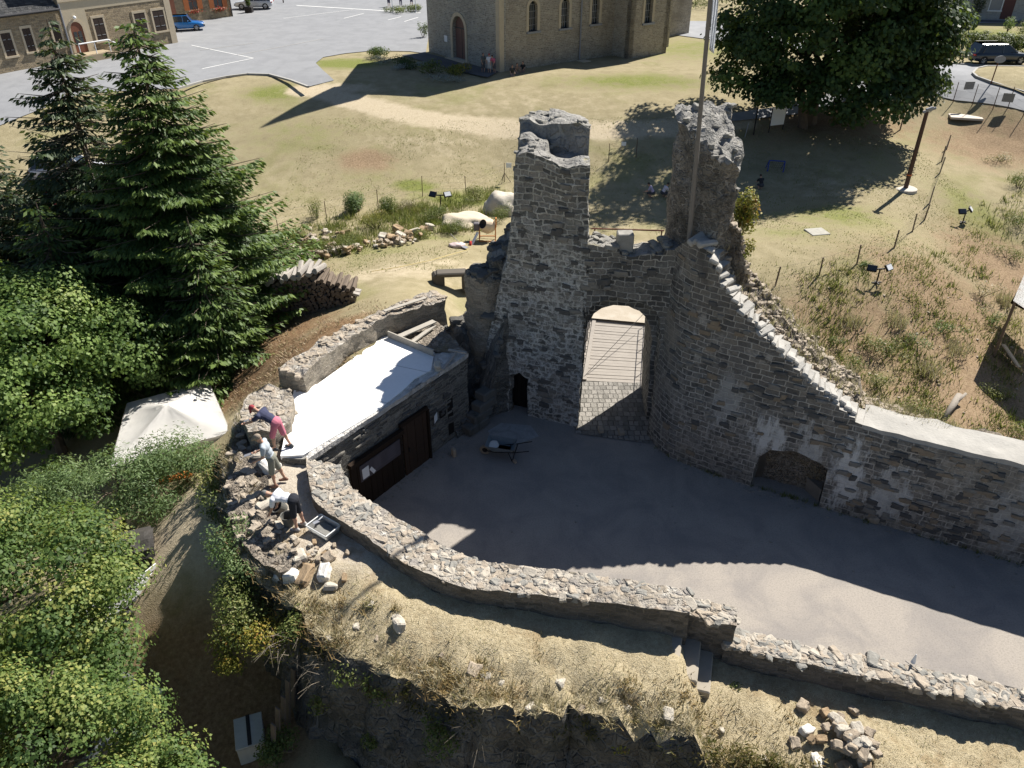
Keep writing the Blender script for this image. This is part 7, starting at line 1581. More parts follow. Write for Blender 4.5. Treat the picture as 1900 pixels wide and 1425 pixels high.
# ---------------------------------------------------------------- fences
M_post = plain('rusty_fence_post', (.10, .055, .04), .9, .3, 9); M_wpost = plain('grey_wood_post', (.17, .13, .10), .9, .3, 8); M_wire = plain('fence_wire', (.16, .15, .14), .6, .2, 9, metal=.4)
def fence(name, posts, h, r, label, mp=M_post, wires=(.35, .65, .95), mesh=0, lean=0, group=None):
    r0 = empty(name, posts[0], 0, label, 'fence', group); tops = []
    for i, p in enumerate(posts):
        bm = bmesh.new(); t = Vector((p.x + rng.normal() * lean, p.y + rng.normal() * lean, p.z + h * rng.uniform(.92, 1.06))); rod(bm, p - Vector((0, 0, .2)), t, r, r * .85, 6); bobj('post', bm, mp, r0, world=True); tops.append(t)
    bm = bmesh.new()
    for a, b, ta, tb in zip(posts[:-1], posts[1:], tops[:-1], tops[1:]):
        for f in wires: rod(bm, a.lerp(ta, f), b.lerp(tb, f), .004, .004, 3, False)
        if mesh:
            n = max(2, int((b - a).length / mesh))
            for i in range(1, n): rod(bm, a.lerp(b, i / n) + Vector((0, 0, .04)), ta.lerp(tb, i / n) - Vector((0, 0, .05)), .0025, .0025, 3, False)
    bobj('wire', bm, M_wire, r0, world=True); return r0
fence('post_fence', [G(*p) for p in ((518, 434), (607, 412), (702, 388), (784, 364), (865, 362), (936, 338))], 1.25, .022, 'thin rusty post fence along the planted bank left of the castle', lean=.03)
fence('post_fence', [G(*p) for p in ((1129, 300), (1180, 292))], 1.25, .024, 'two dark posts of a fence seen between the broken towers', M_post)
fence('wire_fence', [G(*p) for p in ((1438, 530), (1520, 510), (1590, 490), (1659, 460), (1693, 430), (1715, 408), (1725, 377), (1743, 322), (1747, 300), (1756, 277))], 1.05, .045, 'wooden post and wire netting fence along the top of the ditch bank', M_wpost, mesh=.25, lean=.05)
fence('lane_fence', [G(*p) for p in ((1594, 200), (1634, 193), (1674, 195), (1706, 199), (1742, 191), (1768, 190), (1803, 197), (1842, 203), (1870, 200), (1898, 216))], 1.5, .03, 'tall thin post fence beside the lane at the right', M_post, wires=(.3, .6, .9))
fence('old_fence', [G(*p) for p in ((1638, 232), (1670, 241))], 1.25, .05, 'two weathered brown posts standing alone near the chestnut shade', M_wpost, wires=())
bm = bmesh.new(); a = G(1626, 228); rod(bm, a, G(1636, 232) + Vector((0, 0, .7)), .04); tag(bobj('brace_post', bm, M_wpost), 'short diagonal brace leaning on a weathered brown post', 'post')
bm = bmesh.new(); rod(bm, G(1696, 199), G(1706, 199) + Vector((.05, 0, 1.35)), .025); tag(bobj('brace_post', bm, M_post), 'thin diagonal brace against the tall fence by the lane', 'post')
# small signs on fences, panels
def plate(name, c, sx, sz, rz, m, label, cat, th=.02, tilt=0):
    bm = bmesh.new(); box(bm, (0, 0, 0), (sx, th, sz)); o = bobj(name, bm, m); o.location = c; o.rotation_euler = (tilt, 0, rz); return tag(o, label, cat)
plate('sign', G(1155, 297) + Vector((0, 0, 1.05)), .3, .24, 0, M_paper, 'small white sign on the fence between the two towers', 'sign')
plate('sign', G(936, 338) + Vector((.28, -.03, 1.1)), .34, .3, 0, M_paper, 'small white sign on the fence post left of the left tower', 'sign')
M_gpan = plain('grey_mesh_panel', (.24, .24, .24), .7, .1, 9)
plate('fence_panel', G(1783, 191) + Vector((.25, 0, 1.25)), .75, .55, .1, M_gpan, 'grey rectangular panel tied high on the lane fence', 'panel'); plate('fence_panel', G(1862, 201) + Vector((.1, 0, .75)), .75, .6, -.4, M_gpan, 'grey tilted panel low on the lane fence at the right', 'panel')
for f in range(3): 
    bm = bmesh.new(); a = G(936, 338); an = f * 2.1; rod(bm, a + Vector((.4 * math.cos(an), .4 * math.sin(an), 0)), a + Vector((0, 0, .6)), .015); 
    if f == 0: tr_ = bm
    else: bm.to_mesh(bpy.data.meshes.new('x')); tr_.from_mesh(bpy.data.meshes['x']); bpy.data.meshes.remove(bpy.data.meshes['x'])
tag(bobj('tripod', tr_, M_iron), 'dark tripod stand at the fence post left of the left tower', 'tripod')
# white info board with posts, dark posts, goal
ib = empty('info_board', G(1438, 246), 0, 'blank white board on two dark posts in the chestnut shade', 'board'); a, b = G(1426, 246), G(1452, 240)
bm = bmesh.new(); md = (a + b) / 2; box(bm, (md.x, md.y - .05, md.z + 1.05), ((b - a).length * .95, .04, 1.25), rz=math.atan2(b.y - a.y, b.x - a.x)); bobj('panel', bm, M_paper, ib, world=True)
for p in (a, b): bm = bmesh.new(); rod(bm, p, p + Vector((0, 0, 1.7)), .04); bobj('post', bm, M_iron, ib, world=True)
bm = bmesh.new(); a = G(1398, 250); rod(bm, a, a + Vector((0, 0, 1.9)), .05); tag(bobj('post', bm, M_iron), 'tall dark post left of the white board in shade', 'post')
bm = bmesh.new(); a = G(1382, 255); rod(bm, a, a + Vector((.1, 0, .95)), .03); tag(bobj('post', bm, M_zinc), 'short pale metal post left of the tall dark post', 'post')
gl = empty('toy_goal', G(1438, 320), 0, 'small blue-framed toy football goal on the shaded lawn', 'goal'); a, b = G(1424, 318), G(1453, 320)
M_blue = plain('blue_goal_frame', (.03, .06, .28), .4, .1); u_ = Vector((0, 0, .72)); bk_ = Vector((0, .55, 0)); bm = bmesh.new(); tube(bm, [a, a + u_, b + u_, b], .035); tube(bm, [a, a + bk_, b + bk_, b], .025); rod(bm, a + u_, a + bk_, .025); rod(bm, b + u_, b + bk_, .025); bobj('frame', bm, M_blue, gl, world=True)
bm = bmesh.new()
for i in range(9): f = i / 8; rod(bm, a.lerp(b, f) + u_, a.lerp(b, f) + bk_, .006, .006, 3)
for i in range(5): f = i / 4; rod(bm, (a + u_).lerp(a + bk_, f), (b + u_).lerp(b + bk_, f), .006, .006, 3)
bobj('net', bm, M_iron, gl, world=True)
# slabs on the lawns
bm = bmesh.new(); q = G(1790, 218); box(bm, q + Vector((0, 0, .06)), (2.2, 1.5, .16), rz=-.25, bev=.02); tag(bobj('concrete_slab', bm, plain('pale_concrete', (.55, .49, .42), .9, .1, 2)), 'pale rectangular slab lying on bare ground near the lane', 'slab')
bm = bmesh.new(); q = G(1516, 431); box(bm, q + Vector((0, 0, .02)), (1.05, .95, .08), rz=.2, bev=.02); tag(bobj('concrete_slab', bm, plain('lichen_concrete', (.36, .345, .30), .9, .3, 6, bump=.3)), 'square grey lichened slab set in the right lawn', 'slab')
# utility pole with lamps
up = empty('wooden_pole', G(1680, 350), 0, 'tall brown wooden pole with floodlight on top casting a long shadow', 'pole'); a = G(1680, 350); tp_ = Q(1720, 207, a.y)
bm = bmesh.new(); rod(bm, a - Vector((0, 0, .3)), tp_, .14, .11, 10); bobj('shaft', bm, plain('creosoted_wood', (.10, .06, .042), .9, .35, 7), up, world=True)
bm = bmesh.new(); rod(bm, a + (tp_ - a) * .18, a + (tp_ - a) * .195, .143, .143, 10); bobj('orange_band', bm, plain('orange_tape', (.6, .16, .05), .6, .1), up, world=True)
bm = bmesh.new(); lathe(bm, [(0, .07), (.62, .06), (.68, .03), (.70, -.2)], 18, Matrix.Translation(a)); bobj('concrete_base', bm, plain('base_concrete', (.50, .46, .40), .9, .15, 4), up, world=True)
bm = bmesh.new(); box(bm, tp_ + Vector((.12, 0, .08)), (.75, .16, .14), rot=Matrix.Rotation(-.35, 4, 'Y'), bev=.03); box(bm, tp_ + Vector((.05, -.12, .2)), (.42, .2, .12), rot=Matrix.Rotation(-.35, 4, 'Y'), bev=.03); bobj('lamp_head', bm, M_zinc, up, world=True)
# floodlights
def flood(base, rz, label, h=.75, wd_=.85):
    r = empty('floodlight', base, rz, label, 'floodlight'); bm = bmesh.new(); rod(bm, (0, 0, -.1), (0, 0, h), .035); box(bm, (0, 0, h), (wd_ * .55, .06, .06)); box(bm, (0, 0, .03), (.5, .06, .05)); box(bm, (0, 0, .03), (.06, .5, .05)); bobj('stand', bm, M_iron, r)
    for s in (-1, 1):
        bm = bmesh.new(); Mx = Matrix.Translation((s * wd_ * .5, 0, h + .05)) @ Matrix.Rotation(s * .5, 4, 'Z') @ Matrix.Rotation(-.75, 4, 'X'); box(bm, (0, 0, 0), (.46, .1, .34), rot=Mx, bev=.02); hd = bobj('lamp_head', bm, M_iron, r)
        bm = bmesh.new(); box(bm, (0, 0, 0), (.38, .012, .26), rot=Mx @ Matrix.Translation((0, -.056, 0))); bobj('lens', bm, M_lampw if s > 0 else M_pane, hd)
    return r
flood(G(1626, 525), .1, 'black twin-panel floodlight on the near part of the right bank', .75); flood(G(1786, 413), .5, 'black twin floodlight higher up the right bank near the edge', .7, .75); flood(G(818, 388), 0, 'dark twin floodlight standing among plants by the left fence', .85); flood(G(1572, 205), .8, 'dark floodlight on a stake beneath the chestnut by the lane', .9, .4)
# road sign
rs = empty('road_sign', G(1838, 157), 0, 'oval road sign on a reddish pole at the corner of the grass island', 'road sign'); a = G(1838, 157); t_ = Q(1854, 110, a.y); bm = bmesh.new(); rod(bm, a, t_, .045); bobj('pole', bm, M_rust, rs, world=True)
bm = bmesh.new(); bmesh.ops.create_cone(bm, cap_ends=True, segments=20, radius1=.42, radius2=.42, depth=.04, matrix=Matrix.Translation(t_ + Vector((.05, -.06, 0))) @ Matrix.Rotation(R(90), 4, 'X') @ Matrix.Diagonal((1, .62, 1, 1))); bobj('plate', bm, M_zinc, rs, world=True)
# flagpole and flag by the right tower
fp = empty('flagpole', (5.36, 22.45, 3.0), 0, 'tall grey wooden flagpole with hanging white flag beside the right tower', 'flagpole'); a = Q(1278, 452, 22.5); b = Q(1318, 0, 22.3); b = a.lerp(b, 1.35)
M_pole = plain('grey_pole_wood', (.20, .18, .16), .8, .25, 6); bm = bmesh.new(); rod(bm, a, b, .075, .05, 10); bobj('pole', bm, M_pole, fp, world=True)
M_flagc, tt, bb = newmat('white_flag_cloth'); setin(tt, bb, 'Base Color', (.74, .76, .80)); setin(tt, bb, 'Roughness', .9)
bm = bmesh.new(); n = 14; top = Q(1320, -60, 22.3); bot = Q(1312, 92, 22.3); g_ = [[bm.verts.new(top.lerp(bot, j / 16) + Vector((.05 + .20 * i / n * (1 - .55 * abs(j / 16 - .4)), .05 * math.sin(i * 1.3 + j * .35), -.10 * i / n))) for i in range(n + 1)] for j in range(17)]
for j in range(16):
    for i in range(n): bm.faces.new((g_[j][i], g_[j][i + 1], g_[j + 1][i + 1], g_[j + 1][i]))
bmesh.ops.solidify(bm, geom=bm.faces[:], thickness=.004); bobj('flag', bm, M_flagc, fp, smooth=True, world=True)

# ---------------------------------------------------------------- building-site things
# cement mixer
q = G(903, 446); mx = empty('cement_mixer', q, 0, 'cream drum cement mixer on an orange frame beside the left tower', 'cement mixer'); M_or = plain('orange_steel', (.55, .20, .05), .6, .15, 9); M_cream = plain('cream_drum', (.62, .50, .36), .6, .12, 6)
dM = Matrix.Translation((.05, 0, .82)) @ Matrix.Rotation(-.75, 4, 'Z') @ Matrix.Rotation(R(62), 4, 'X')
bm = bmesh.new(); lathe(bm, [(.0, -.38), (.26, -.38), (.40, -.12), (.40, .10), (.25, .38), (.23, .38), (.36, .10), (.36, -.1), (0, -.3)], 20, dM); dr_ = bobj('drum', bm, M_cream, mx, smooth=False)
bm = bmesh.new(); lathe(bm, [(.23, .385), (0, .30)], 20, dM); bobj('drum_mouth', bm, M_iron, dr_)
bm = bmesh.new()
for s in (-1, 1): tube(bm, [(s * .42 + .05, -.35, 0), (s * .42 + .05, 0, .85), (s * .42 + .05, .35, 0)], .03)
rod(bm, (-.37, -.35, .1), (.47, -.35, .1), .03); rod(bm, (-.37, .35, .1), (.47, .35, .1), .03); box(bm, (.5, 0, 1.0), (.06, .25, .5), bev=.02); bobj('frame', bm, M_or, mx)
bm = bmesh.new(); box(bm, (-.52, -.05, .8), (.3, .32, .4), bev=.04); bobj('motor_box', bm, plain('grey_motor_cover', (.13, .12, .13), .6, .1), mx)
bm = bmesh.new(); rod(bm, (-.45, -.3, .55), (-.75, -.9, .12), .07); bobj('tow_bar', bm, M_paper, mx)
bm = bmesh.new(); lathe(bm, [(0, -.05), (.15, -.06), (.19, -.03), (.19, .03), (.15, .06), (0, .05)], 14, Matrix.Translation((-.8, -1.0, .18)) @ Matrix.Rotation(R(90), 4, 'Y')); bobj('wheel', bm, plain('red_wheel', (.42, .03, .02), .6, .1), mx)
# sack and shovel
q = G(848, 458); bm = bmesh.new(); bmesh.ops.create_icosphere(bm, subdivisions=3, radius=1)
for v in bm.verts: v.co = Vector((v.co.x * .42, v.co.y * .26, v.co.z * .13)) * (1 + .25 * noise.noise(v.co * 2))
o = bobj('cement_sack', bm, plain('white_red_sack', (.62, .50, .48), .8, .3, 3), smooth=True); o.location = q + Vector((0, 0, .1)); tag(o, 'crumpled pale cement sack on the track left of the mixer', 'sack')
sh_ = empty('shovel', q, 0, 'shovel with a pale handle lying across the cement sack', 'shovel'); bm = bmesh.new(); rod(bm, q + Vector((-.35, .5, .5)), q + Vector((.3, -.15, .12)), .018); bobj('handle', bm, M_logtop, sh_, world=True); bm = bmesh.new(); box(bm, q + Vector((.42, -.27, .1)), (.3, .24, .02), rz=-.8, bev=.005); bobj('blade', bm, M_zinc, sh_, world=True)
# yellow guide rope across the track
bm = bmesh.new(); pts = [G(*p) + Vector((0, 0, .12)) for p in ((690, 508), (740, 500), (800, 487), (870, 467))]; tube(bm, pts, .014, 5); tag(bobj('rope', bm, plain('yellow_rope', (.60, .48, .20), .8, .1)), 'thin yellow rope lying across the sandy track', 'rope')
# wheelbarrow
q = P(932, 846, ZC); wb = empty('wheelbarrow', (q.x, q.y, ZC), R(-12), 'grey steel wheelbarrow smeared with white lime in the shaded courtyard', 'wheelbarrow')
bm = bmesh.new(); lo = [(-.30, -.2, .30), (.28, -.2, .30), (.28, .2, .30), (-.30, .2, .30)]; hi = [(-.55, -.34, .60), (.48, -.32, .56), (.48, .32, .56), (-.55, .34, .60)]
L_ = [bm.verts.new(p) for p in lo]; H_ = [bm.verts.new(p) for p in hi]; bm.faces.new(L_)
for i in range(4): bm.faces.new((L_[i], L_[(i + 1) % 4], H_[(i + 1) % 4], H_[i]))
bmesh.ops.solidify(bm, geom=bm.faces[:], thickness=.02); M_tray = plain('lime_dusted_steel', (.30, .35, .38), .7, .3, 4); ty = bobj('tray', bm, M_tray, wb)
bm = bmesh.new(); bmesh.ops.create_icosphere(bm, subdivisions=2, radius=1)
for v in bm.verts: v.co = Vector((v.co.x * .2 - .32, v.co.y * .24, v.co.z * .07 + .44)) + noise.noise_vector(v.co * 2) * .03
bobj('lime_splash', bm, M_lime, ty)
wM = Matrix.Translation((-.62, -.0, .19)) @ Matrix.Rotation(R(90), 4, 'X'); bm = bmesh.new(); lathe(bm, [(.10, -.045), (.17, -.05), (.19, -.02), (.19, .02), (.17, .05), (.10, .045), (.10, -.045)], 18, wM); wq = bobj('wheel', bm, plain('tan_tyre', (.26, .22, .17), .9, .15), wb); bm = bmesh.new(); lathe(bm, [(0, -.03), (.10, -.03), (.10, .03), (0, .03)], 12, wM); bobj('rim', bm, M_iron, wq)
for s in (-1, 1):
    bm = bmesh.new(); tube(bm, [(-.62, s * .06, .19), (-.2, s * .2, .28), (.5, s * .26, .42), (1.0, s * .28, .58)], .018); bobj('handle', bm, M_iron, wb)
    bm = bmesh.new(); tube(bm, [(.25, s * .22, .36), (.40, s * .22, .0), (.5, s * .22, .42)], .016); bobj('leg', bm, M_iron, wb)
q = P(955, 800, ZC); sheet('lime_dust', [(905, 800), (930, 785), (985, 790), (1000, 810), (960, 825), (915, 820)], ZC, asphalt('spilt_lime', (.36, .36, .35), (.26, .255, .25), sc=2.5, fine=20), off=.012, res=.4)
bm = bmesh.new(); q = P(842, 842, ZC + .1); box(bm, (q.x, q.y, ZC + .16), (.13, .2, .34), rz=.5, bev=.03); tag(bobj('stone_block', bm, M_st1), 'small upright stone block on the courtyard left of the wheelbarrow', 'stone')
for (px, py, s, lb) in ((1620, 968, .34, 'round stone lying at the foot of the curtain wall in shade'), (1600, 960, .22, 'small dark stone left of the round stone by the curtain wall'), (955, 858, .14, 'flat pale stone on the courtyard below the wheelbarrow')): q = P(px, py, ZC); stone((q.x, q.y, ZC + s * .3), s, M_st1, lb, None, rp)
bm = bmesh.new(); q = P(1697, 1226, ZC); 
q = P(1697, 1222, -1.2); lathe(bm, [(0, 0), (.05, 0), (.012, .26), (0, .27)], 10, Matrix.Translation((q.x, q.y, -1.33))); tag(bobj('white_cone', bm, M_paper), 'tiny white cone-shaped marker on the low parapet', 'marker')
bm = bmesh.new(); rod(bm, P(1680, 1226, -1.3), P(1704, 1244, -1.3), .012); tag(bobj('stick', bm, M_logtop), 'thin stick lying beside the white marker on the low parapet', 'stick')
# mortar tub, trowel, buckets
q = P(602, 988, -1.15); zz = wz(q.x, q.y); tb_ = empty('mortar_tub', (q.x, q.y, zz + .02), R(-35), 'rectangular white plastic tub with wet mortar on the walk', 'tub')
bm = bmesh.new(); a_, b_2 = .36, .26; lo = [(-a_ * .85, -b_2 * .8, 0), (a_ * .85, -b_2 * .8, 0), (a_ * .85, b_2 * .8, 0), (-a_ * .85, b_2 * .8, 0)]; hi = [(-a_, -b_2, .22), (a_, -b_2, .22), (a_, b_2, .22), (-a_, b_2, .22)]
L_ = [bm.verts.new(p) for p in lo]; H_ = [bm.verts.new(p) for p in hi]; bm.faces.new(L_)
for i in range(4): bm.faces.new((L_[i], L_[(i + 1) % 4], H_[(i + 1) % 4], H_[i]))
bmesh.ops.solidify(bm, geom=bm.faces[:], thickness=.015); tube(bm, [p for p in hi] + [hi[0]], .018); bobj('tub', bm, plain('white_plastic', (.66, .66, .64), .5, .08), tb_)
bm = bmesh.new(); box(bm, (.05, 0, .08), (.56, .38, .1), bev=.03); bobj('mortar', bm, plain('wet_mortar', (.20, .195, .18), .8, .3, 8, bump=.6), tb_)
tw = empty('trowel', (q.x, q.y, zz + .2), 0, 'mason trowel resting on the corner of the white mortar tub', 'trowel'); bm = bmesh.new(); box(bm, (-.2, .1, .06), (.16, .1, .008), rz=.6); bobj('blade', bm, M_zinc, tw); bm = bmesh.new(); rod(bm, (-.14, .16, .08), (-.05, .25, .12), .014); bobj('handle', bm, M_paper, tw)
for (px, py, lb) in ((537, 975, 'black builder bucket standing under the bent worker'), (527, 945, 'dark bucket tipped against the wall behind the first bucket')):
    q = P(px, py, -1.15); r_ = empty('bucket', (q.x, q.y, wz(q.x, q.y) + .02), 0, lb, 'bucket'); bm = bmesh.new(); lathe(bm, [(0, 0), (.13, 0), (.18, .32), (.19, .33), (.165, .32), (.12, .03), (0, .03)], 18); bobj('pail', bm, plain('grey_black_rubber', (.10, .10, .09), .7, .2, 8), r_); bm = bmesh.new(); tube(bm, [(.18 * math.cos(t), .0 + .02, .32 + .02 + .10 * math.sin(t)) for t in np.linspace(0, math.pi, 9)], .006, 5); bobj('handle', bm, M_iron, r_)
    if 'tipped' in lb: r_.rotation_euler = (.5, -.5, 0)
# grey mortar patches on the repaired wall
# formwork and timbers on the slab
def plank_px(name, a, b, z, wd_, th, m, label, za=None):
    p, q = P(*a, z), P(*b, za if za is not None else z); bm = bmesh.new(); beam(bm, p, q, wd_, th); return tag(bobj(name, bm, m), label, 'plank')
plank_px('formwork_board', (720, 620), (804, 655), ZR + .2, .05, .26, M_oldwood, 'grey shuttering board on edge closing the end of the white slab')
plank_px('plank', (742, 624), (806, 596), ZR + .28, .24, .05, M_oldwood, 'wide pale plank lying behind the shuttering board')
plank_px('plank', (766, 634), (806, 604), ZR + .16, .16, .05, M_oldwood, 'narrower plank tucked under the wide pale plank')
plank_px('batten', (832, 649), (866, 655), ZR + .20, .09, .06, M_logtop, 'short pale batten forming the top of a T on the guardhouse wall')
plank_px('batten', (846, 653), (821, 686), ZR + .14, .09, .06, M_logtop, 'pale batten forming the stem of a T on the guardhouse wall')
plank_px('board', (713, 577), (790, 552), -.02, .16, .03, M_oldwood, 'long grey board resting on top of the terrace wall')
q = P(812, 682, ZR + .1); stone((q.x, q.y, ZR + .14), .3, M_st2, 'squared cream stone at the lower end of the T-shaped battens', None, rp)
rub = [P(a, b, ZR) for a, b in ((724, 622), (806, 655), (866, 657), (850, 640), (812, 600), (770, 598))]
o = prism('building_rubble', [(p.x, p.y) for p in rub], ZR - .3, lambda x, y: ZR + .06 + .10 * noise.noise(Vector((x * 2, y * 2, 0))) + .06 * noise.noise(Vector((x * 6, y * 6, 0))), .15, .05, [M_rub], None); tag(o, 'pale rubble fill at the unfinished end of the white slab', 'rubble')
# ---------------------------------------------------------------- tent, crate, trailer, shed
zt = -2.85; tA, tB, tC, tD = P(428, 802, zt), P(387, 708, zt), P(236, 748, zt), P(205, 866, zt); tn = empty('marquee_tent', ((tA + tC) / 2).to_tuple()[:2] + (-5.2,), 0, 'white canvas marquee tent partly hidden by tree branches', 'tent')
M_canv = plain('white_canvas', (.82, .80, .76), .8, .04, 1.5)
bm = bmesh.new()
apx = (tA + tB + tC + tD) / 4 + Vector((0, 0, .62)); rings_ = []; per = []
for a, b in ((tA, tB), (tB, tC), (tC, tD), (tD, tA)): per += [a.lerp(b, k / 8) for k in range(8)]
for r in range(1, 9):
    f = r / 8; rings_.append([bm.verts.new(apx.lerp(p, f) + Vector((0, 0, -.16 * math.sin(math.pi * f) * (.35 + .65 * abs(math.sin(math.pi * (k % 8) / 8))) + .015 * math.sin(k * 1.9 + r)))) for k, p in enumerate(per)])
av = bm.verts.new(apx)
for k in range(32):
    k2 = (k + 1) % 32; bm.faces.new((av, rings_[0][k], rings_[0][k2]))
    for r in range(7): bm.faces.new((rings_[r][k], rings_[r + 1][k], rings_[r + 1][k2], rings_[r][k2]))
bmesh.ops.solidify(bm, geom=bm.faces[:], thickness=.012); bobj('canopy', bm, M_canv, tn, smooth=True, world=True)
bm = bmesh.new(); cs_ = [tA, tB, tC, tD]
for i in range(4):
    a, b = cs_[i], cs_[(i + 1) % 4]; d = (b - a).normalized(); o_ = Vector((d.y, -d.x, 0)) * .02; q = [bm.verts.new(p) for p in (a + o_ - Vector((0, 0, .005)), b + o_ - Vector((0, 0, .005)), b + o_ - Vector((0, 0, .28)), a + o_ - Vector((0, 0, .28)))]; bm.faces.new(q)
bmesh.ops.solidify(bm, geom=bm.faces[:], thickness=.01); bobj('valance', bm, M_canv, tn, world=True)
for p in cs_:
    bm = bmesh.new(); pi = p.lerp((tA + tC) / 2, .03); rod(bm, (pi.x, pi.y, terr(pi.x, pi.y)), (pi.x, pi.y, zt), .035); bobj('leg', bm, M_zinc, tn, world=True)
tdir = Vector((tA.y - tB.y, tB.x - tA.x, 0))
bm = bmesh.new(); q = G(322, 908); box(bm, q + Vector((0, 0, .45)), (1.3, .35, .06), rz=.4, bev=.01); box(bm, q + Vector((-.5, -.2, .2)), (.08, .3, .45), rz=.4); box(bm, q + Vector((.5, .2, .2)), (.08, .3, .45), rz=.4); tag(bobj('bench', bm, M_or), 'orange wooden bench at the edge of the tent shadow', 'bench')
q = G(470, 1385); cr = empty('wooden_crate', q, R(20), 'weathered pale wooden crate with a strap across its lid in deep shade', 'crate'); bm = bmesh.new(); box(bm, (0, 0, .28), (.62, .82, .56), bev=.01); bobj('box', bm, planks('crate_boards', (.42, .40, .36), axis=1), cr)
bm = bmesh.new(); box(bm, (0, .03, .585), (.66, .86, .05), bev=.01); ld = bobj('lid', bm, planks('crate_lid', (.46, .44, .40), axis=1), cr); bm = bmesh.new(); box(bm, (0, .05, .615), (.09, .84, .015)); bobj('strap', bm, M_iron, ld)
lf = empty('leaning_fence', G(525, 1400), 0, 'rough leaning timber boards between the crate and the outer wall', 'fence')
for i in range(5):
    bm = bmesh.new(); a = G(508 + i * 9, 1420 - i * 26); b = a + Vector((.15, .2, 1.3 + .1 * (i % 2))); beam(bm, a, b, .14, .04); bobj('board', bm, M_wpost, lf, world=True)
# trailer and tarpaulin under the trees
q = G(205, 1140); tl = empty('utility_trailer', q, R(62), 'white slat-sided trailer half hidden by the yellow-tinged tree', 'trailer'); bm = bmesh.new(); box(bm, (0, 0, .55), (2.6, 1.4, .08)); bobj('bed', bm, M_zinc, tl)
for s in (-1, 1):
    bm = bmesh.new()
    for k in range(3): box(bm, (0, s * .7, .68 + k * .2), (2.6, .03, .14))
    bobj('side_slats', bm, M_paper, tl); bm = bmesh.new(); lathe(bm, [(0, -.07), (.26, -.08), (.3, 0), (.26, .08), (0, .07)], 16, Matrix.Translation((-.1, s * .82, .3)) @ Matrix.Rotation(R(90), 4, 'X')); bobj('wheel', bm, M_tyre, tl)
bm = bmesh.new(); rod(bm, (1.3, 0, .5), (2.3, 0, .45), .04); bobj('drawbar', bm, M_iron, tl)
q = G(238, 1062); bm = bmesh.new(); bmesh.ops.create_grid(bm, x_segments=16, y_segments=12, size=1)
for v in bm.verts: v.co = Vector((v.co.x * .95, v.co.y * .6, 1.25 - .35 * abs(v.co.y) ** 2 + .05 * noise.noise(v.co * 3)))
bmesh.ops.solidify(bm, geom=bm.faces[:], thickness=.01); box(bm, (0, 0, .55), (1.7, 1.0, 1.1)); o = bobj('covered_stack', bm, plain('black_tarpaulin', (.06, .055, .05), .5, .3, 3, bump=.5)); o.location = q; o.rotation_euler = (0, 0, .35); tag(o, 'stack covered with black tarpaulin beside the sunny sand patch', 'tarpaulin')
# shed at the right edge
sdq = G(1905, 640); sd_ = empty('ditch_shed', sdq, 0, 'open shed with pale corrugated metal roof at the right edge', 'shed'); zr = -3.2; rA, rB, rC, rD = P(1880, 558, zr), P(1902, 505, zr), P(2020, 560, zr - .4), P(2000, 640, zr - .4)
def corr():
    m, t, b = newmat('corrugated_sheet'); o = geo(t); wv = nd(t, 'TexWave', {'Vector': o, 'Scale': 2.2, 'Distortion': 0}); f = noi(t, o, 1.2, 5)
    c = ramp(t, f, [(.4, (.52, .52, .51)), (.58, (.45, .43, .40)), (.68, (.30, .16, .09))]); setin(t, b, 'Base Color', c); setin(t, b, 'Roughness', .5); bmp(t, wv.outputs['Fac'], b, .6, .04); return m
bm = bmesh.new(); fc = bm.faces.new([bm.verts.new(p) for p in (rA, rD, rC, rB)]); bmesh.ops.solidify(bm, geom=bm.faces[:], thickness=.05); bobj('roof', bm, corr(), sd_, world=True)
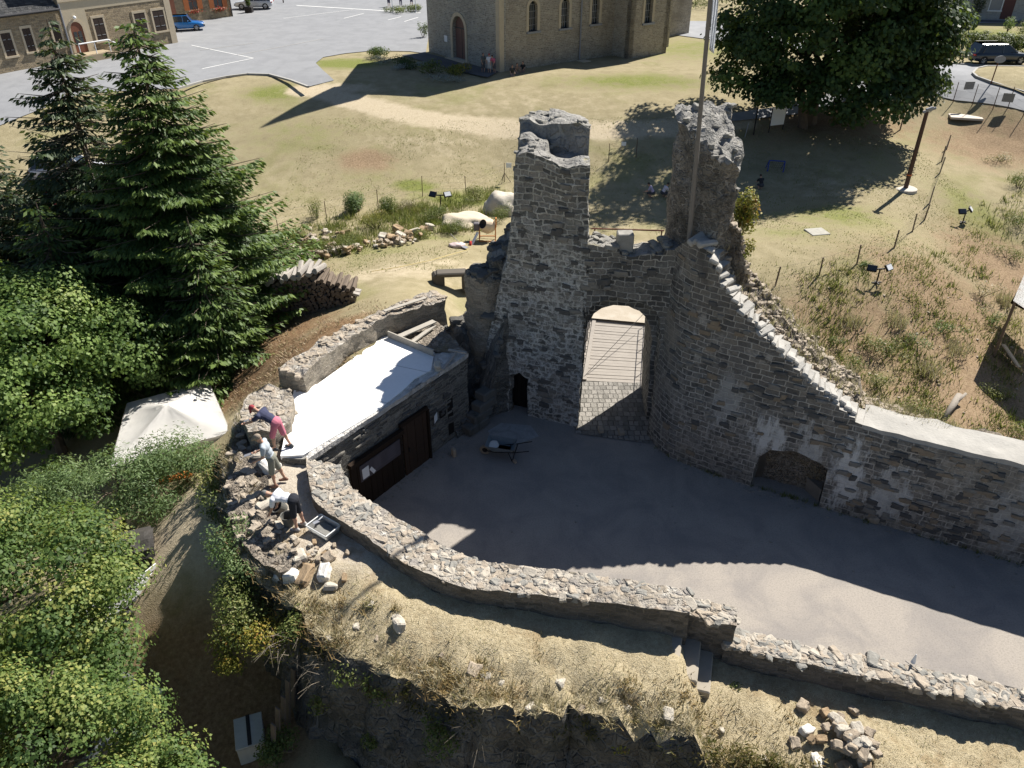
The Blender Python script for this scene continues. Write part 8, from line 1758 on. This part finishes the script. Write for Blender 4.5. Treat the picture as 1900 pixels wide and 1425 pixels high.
for p in (rA, rB, rC, rD): bm = bmesh.new(); pi = p.lerp((rA + rC) / 2, .06); rod(bm, (pi.x, pi.y, terr(pi.x, pi.y) - .3), (pi.x, pi.y, pi.z - .05), .06); bobj('post', bm, M_wpost, sd_, world=True)
bm = bmesh.new(); 
for i in range(8): a = rB.lerp(rC, i / 8); b = rB.lerp(rC, (i + .94) / 8); beam(bm, a - Vector((0, 0, .9)), b - Vector((0, 0, .9)), .04, 1.7)
bobj('back_wall', bm, M_door, sd_, world=True)
bm = bmesh.new(); q = G(1872, 672); box(bm, q + Vector((0, 0, .35)), (.5, 1.3, .06), rot=Matrix.Rotation(.35, 4, 'Z') @ Matrix.Rotation(.5, 4, 'X') @ Matrix.Rotation(.5, 4, 'Y')); tag(bobj('leaning_board', bm, plain('pale_board', (.50, .43, .34), .9, .12)), 'pale flat board lying at the bottom of the bank below the shed', 'board')
# planter and bollard at the top of the square
q = P(463, 24, 0); pl_ = empty('planter', (q.x, q.y, .05), 0, 'black square planter with a trimmed shrub in front of the silver car', 'planter'); bm = bmesh.new(); box(bm, (0, 0, .3), (.8, .8, .6), bev=.03); bobj('tub', bm, M_iron, pl_); n = 500; d = rvec(n); quads('shrub', d * np.array([.3, .3, .5]) * rng.random((n, 1)) ** .4 + np.array([0, 0, 1.1]), rvec(n) * .07, rvec(n) * .05, rng.random(n), ML_dark, pl_)
bm = bmesh.new(); q = P(526, 6, 0); rod(bm, q, q + Vector((0, 0, 1.1)), .07); tag(bobj('bollard', bm, M_iron), 'dark bollard standing at the top of the square right of the silver car', 'bollard')
for i, px in enumerate((729, 772)):
    bm = bmesh.new(); q = P(px, 24, 0); rod(bm, q, q + Vector((0, 0, 1.9)), .05); tag(bobj('white_post', bm, M_paper), ('left' if i == 0 else 'right') + ' slim white post in the planted bed left of the church', 'post')

for k, (a, b) in enumerate((((655, 661), (800, 692)), ((600, 722), (720, 748)))):
    p, q = P(*a, ZR + .078), P(*b, ZR + .078); bm = bmesh.new(); beam(bm, p, q, .02, .006); bobj('slab_joint', bm, plain('slab_joint_grey', (.5, .49, .47), .9, .2, 6), guard, world=True)
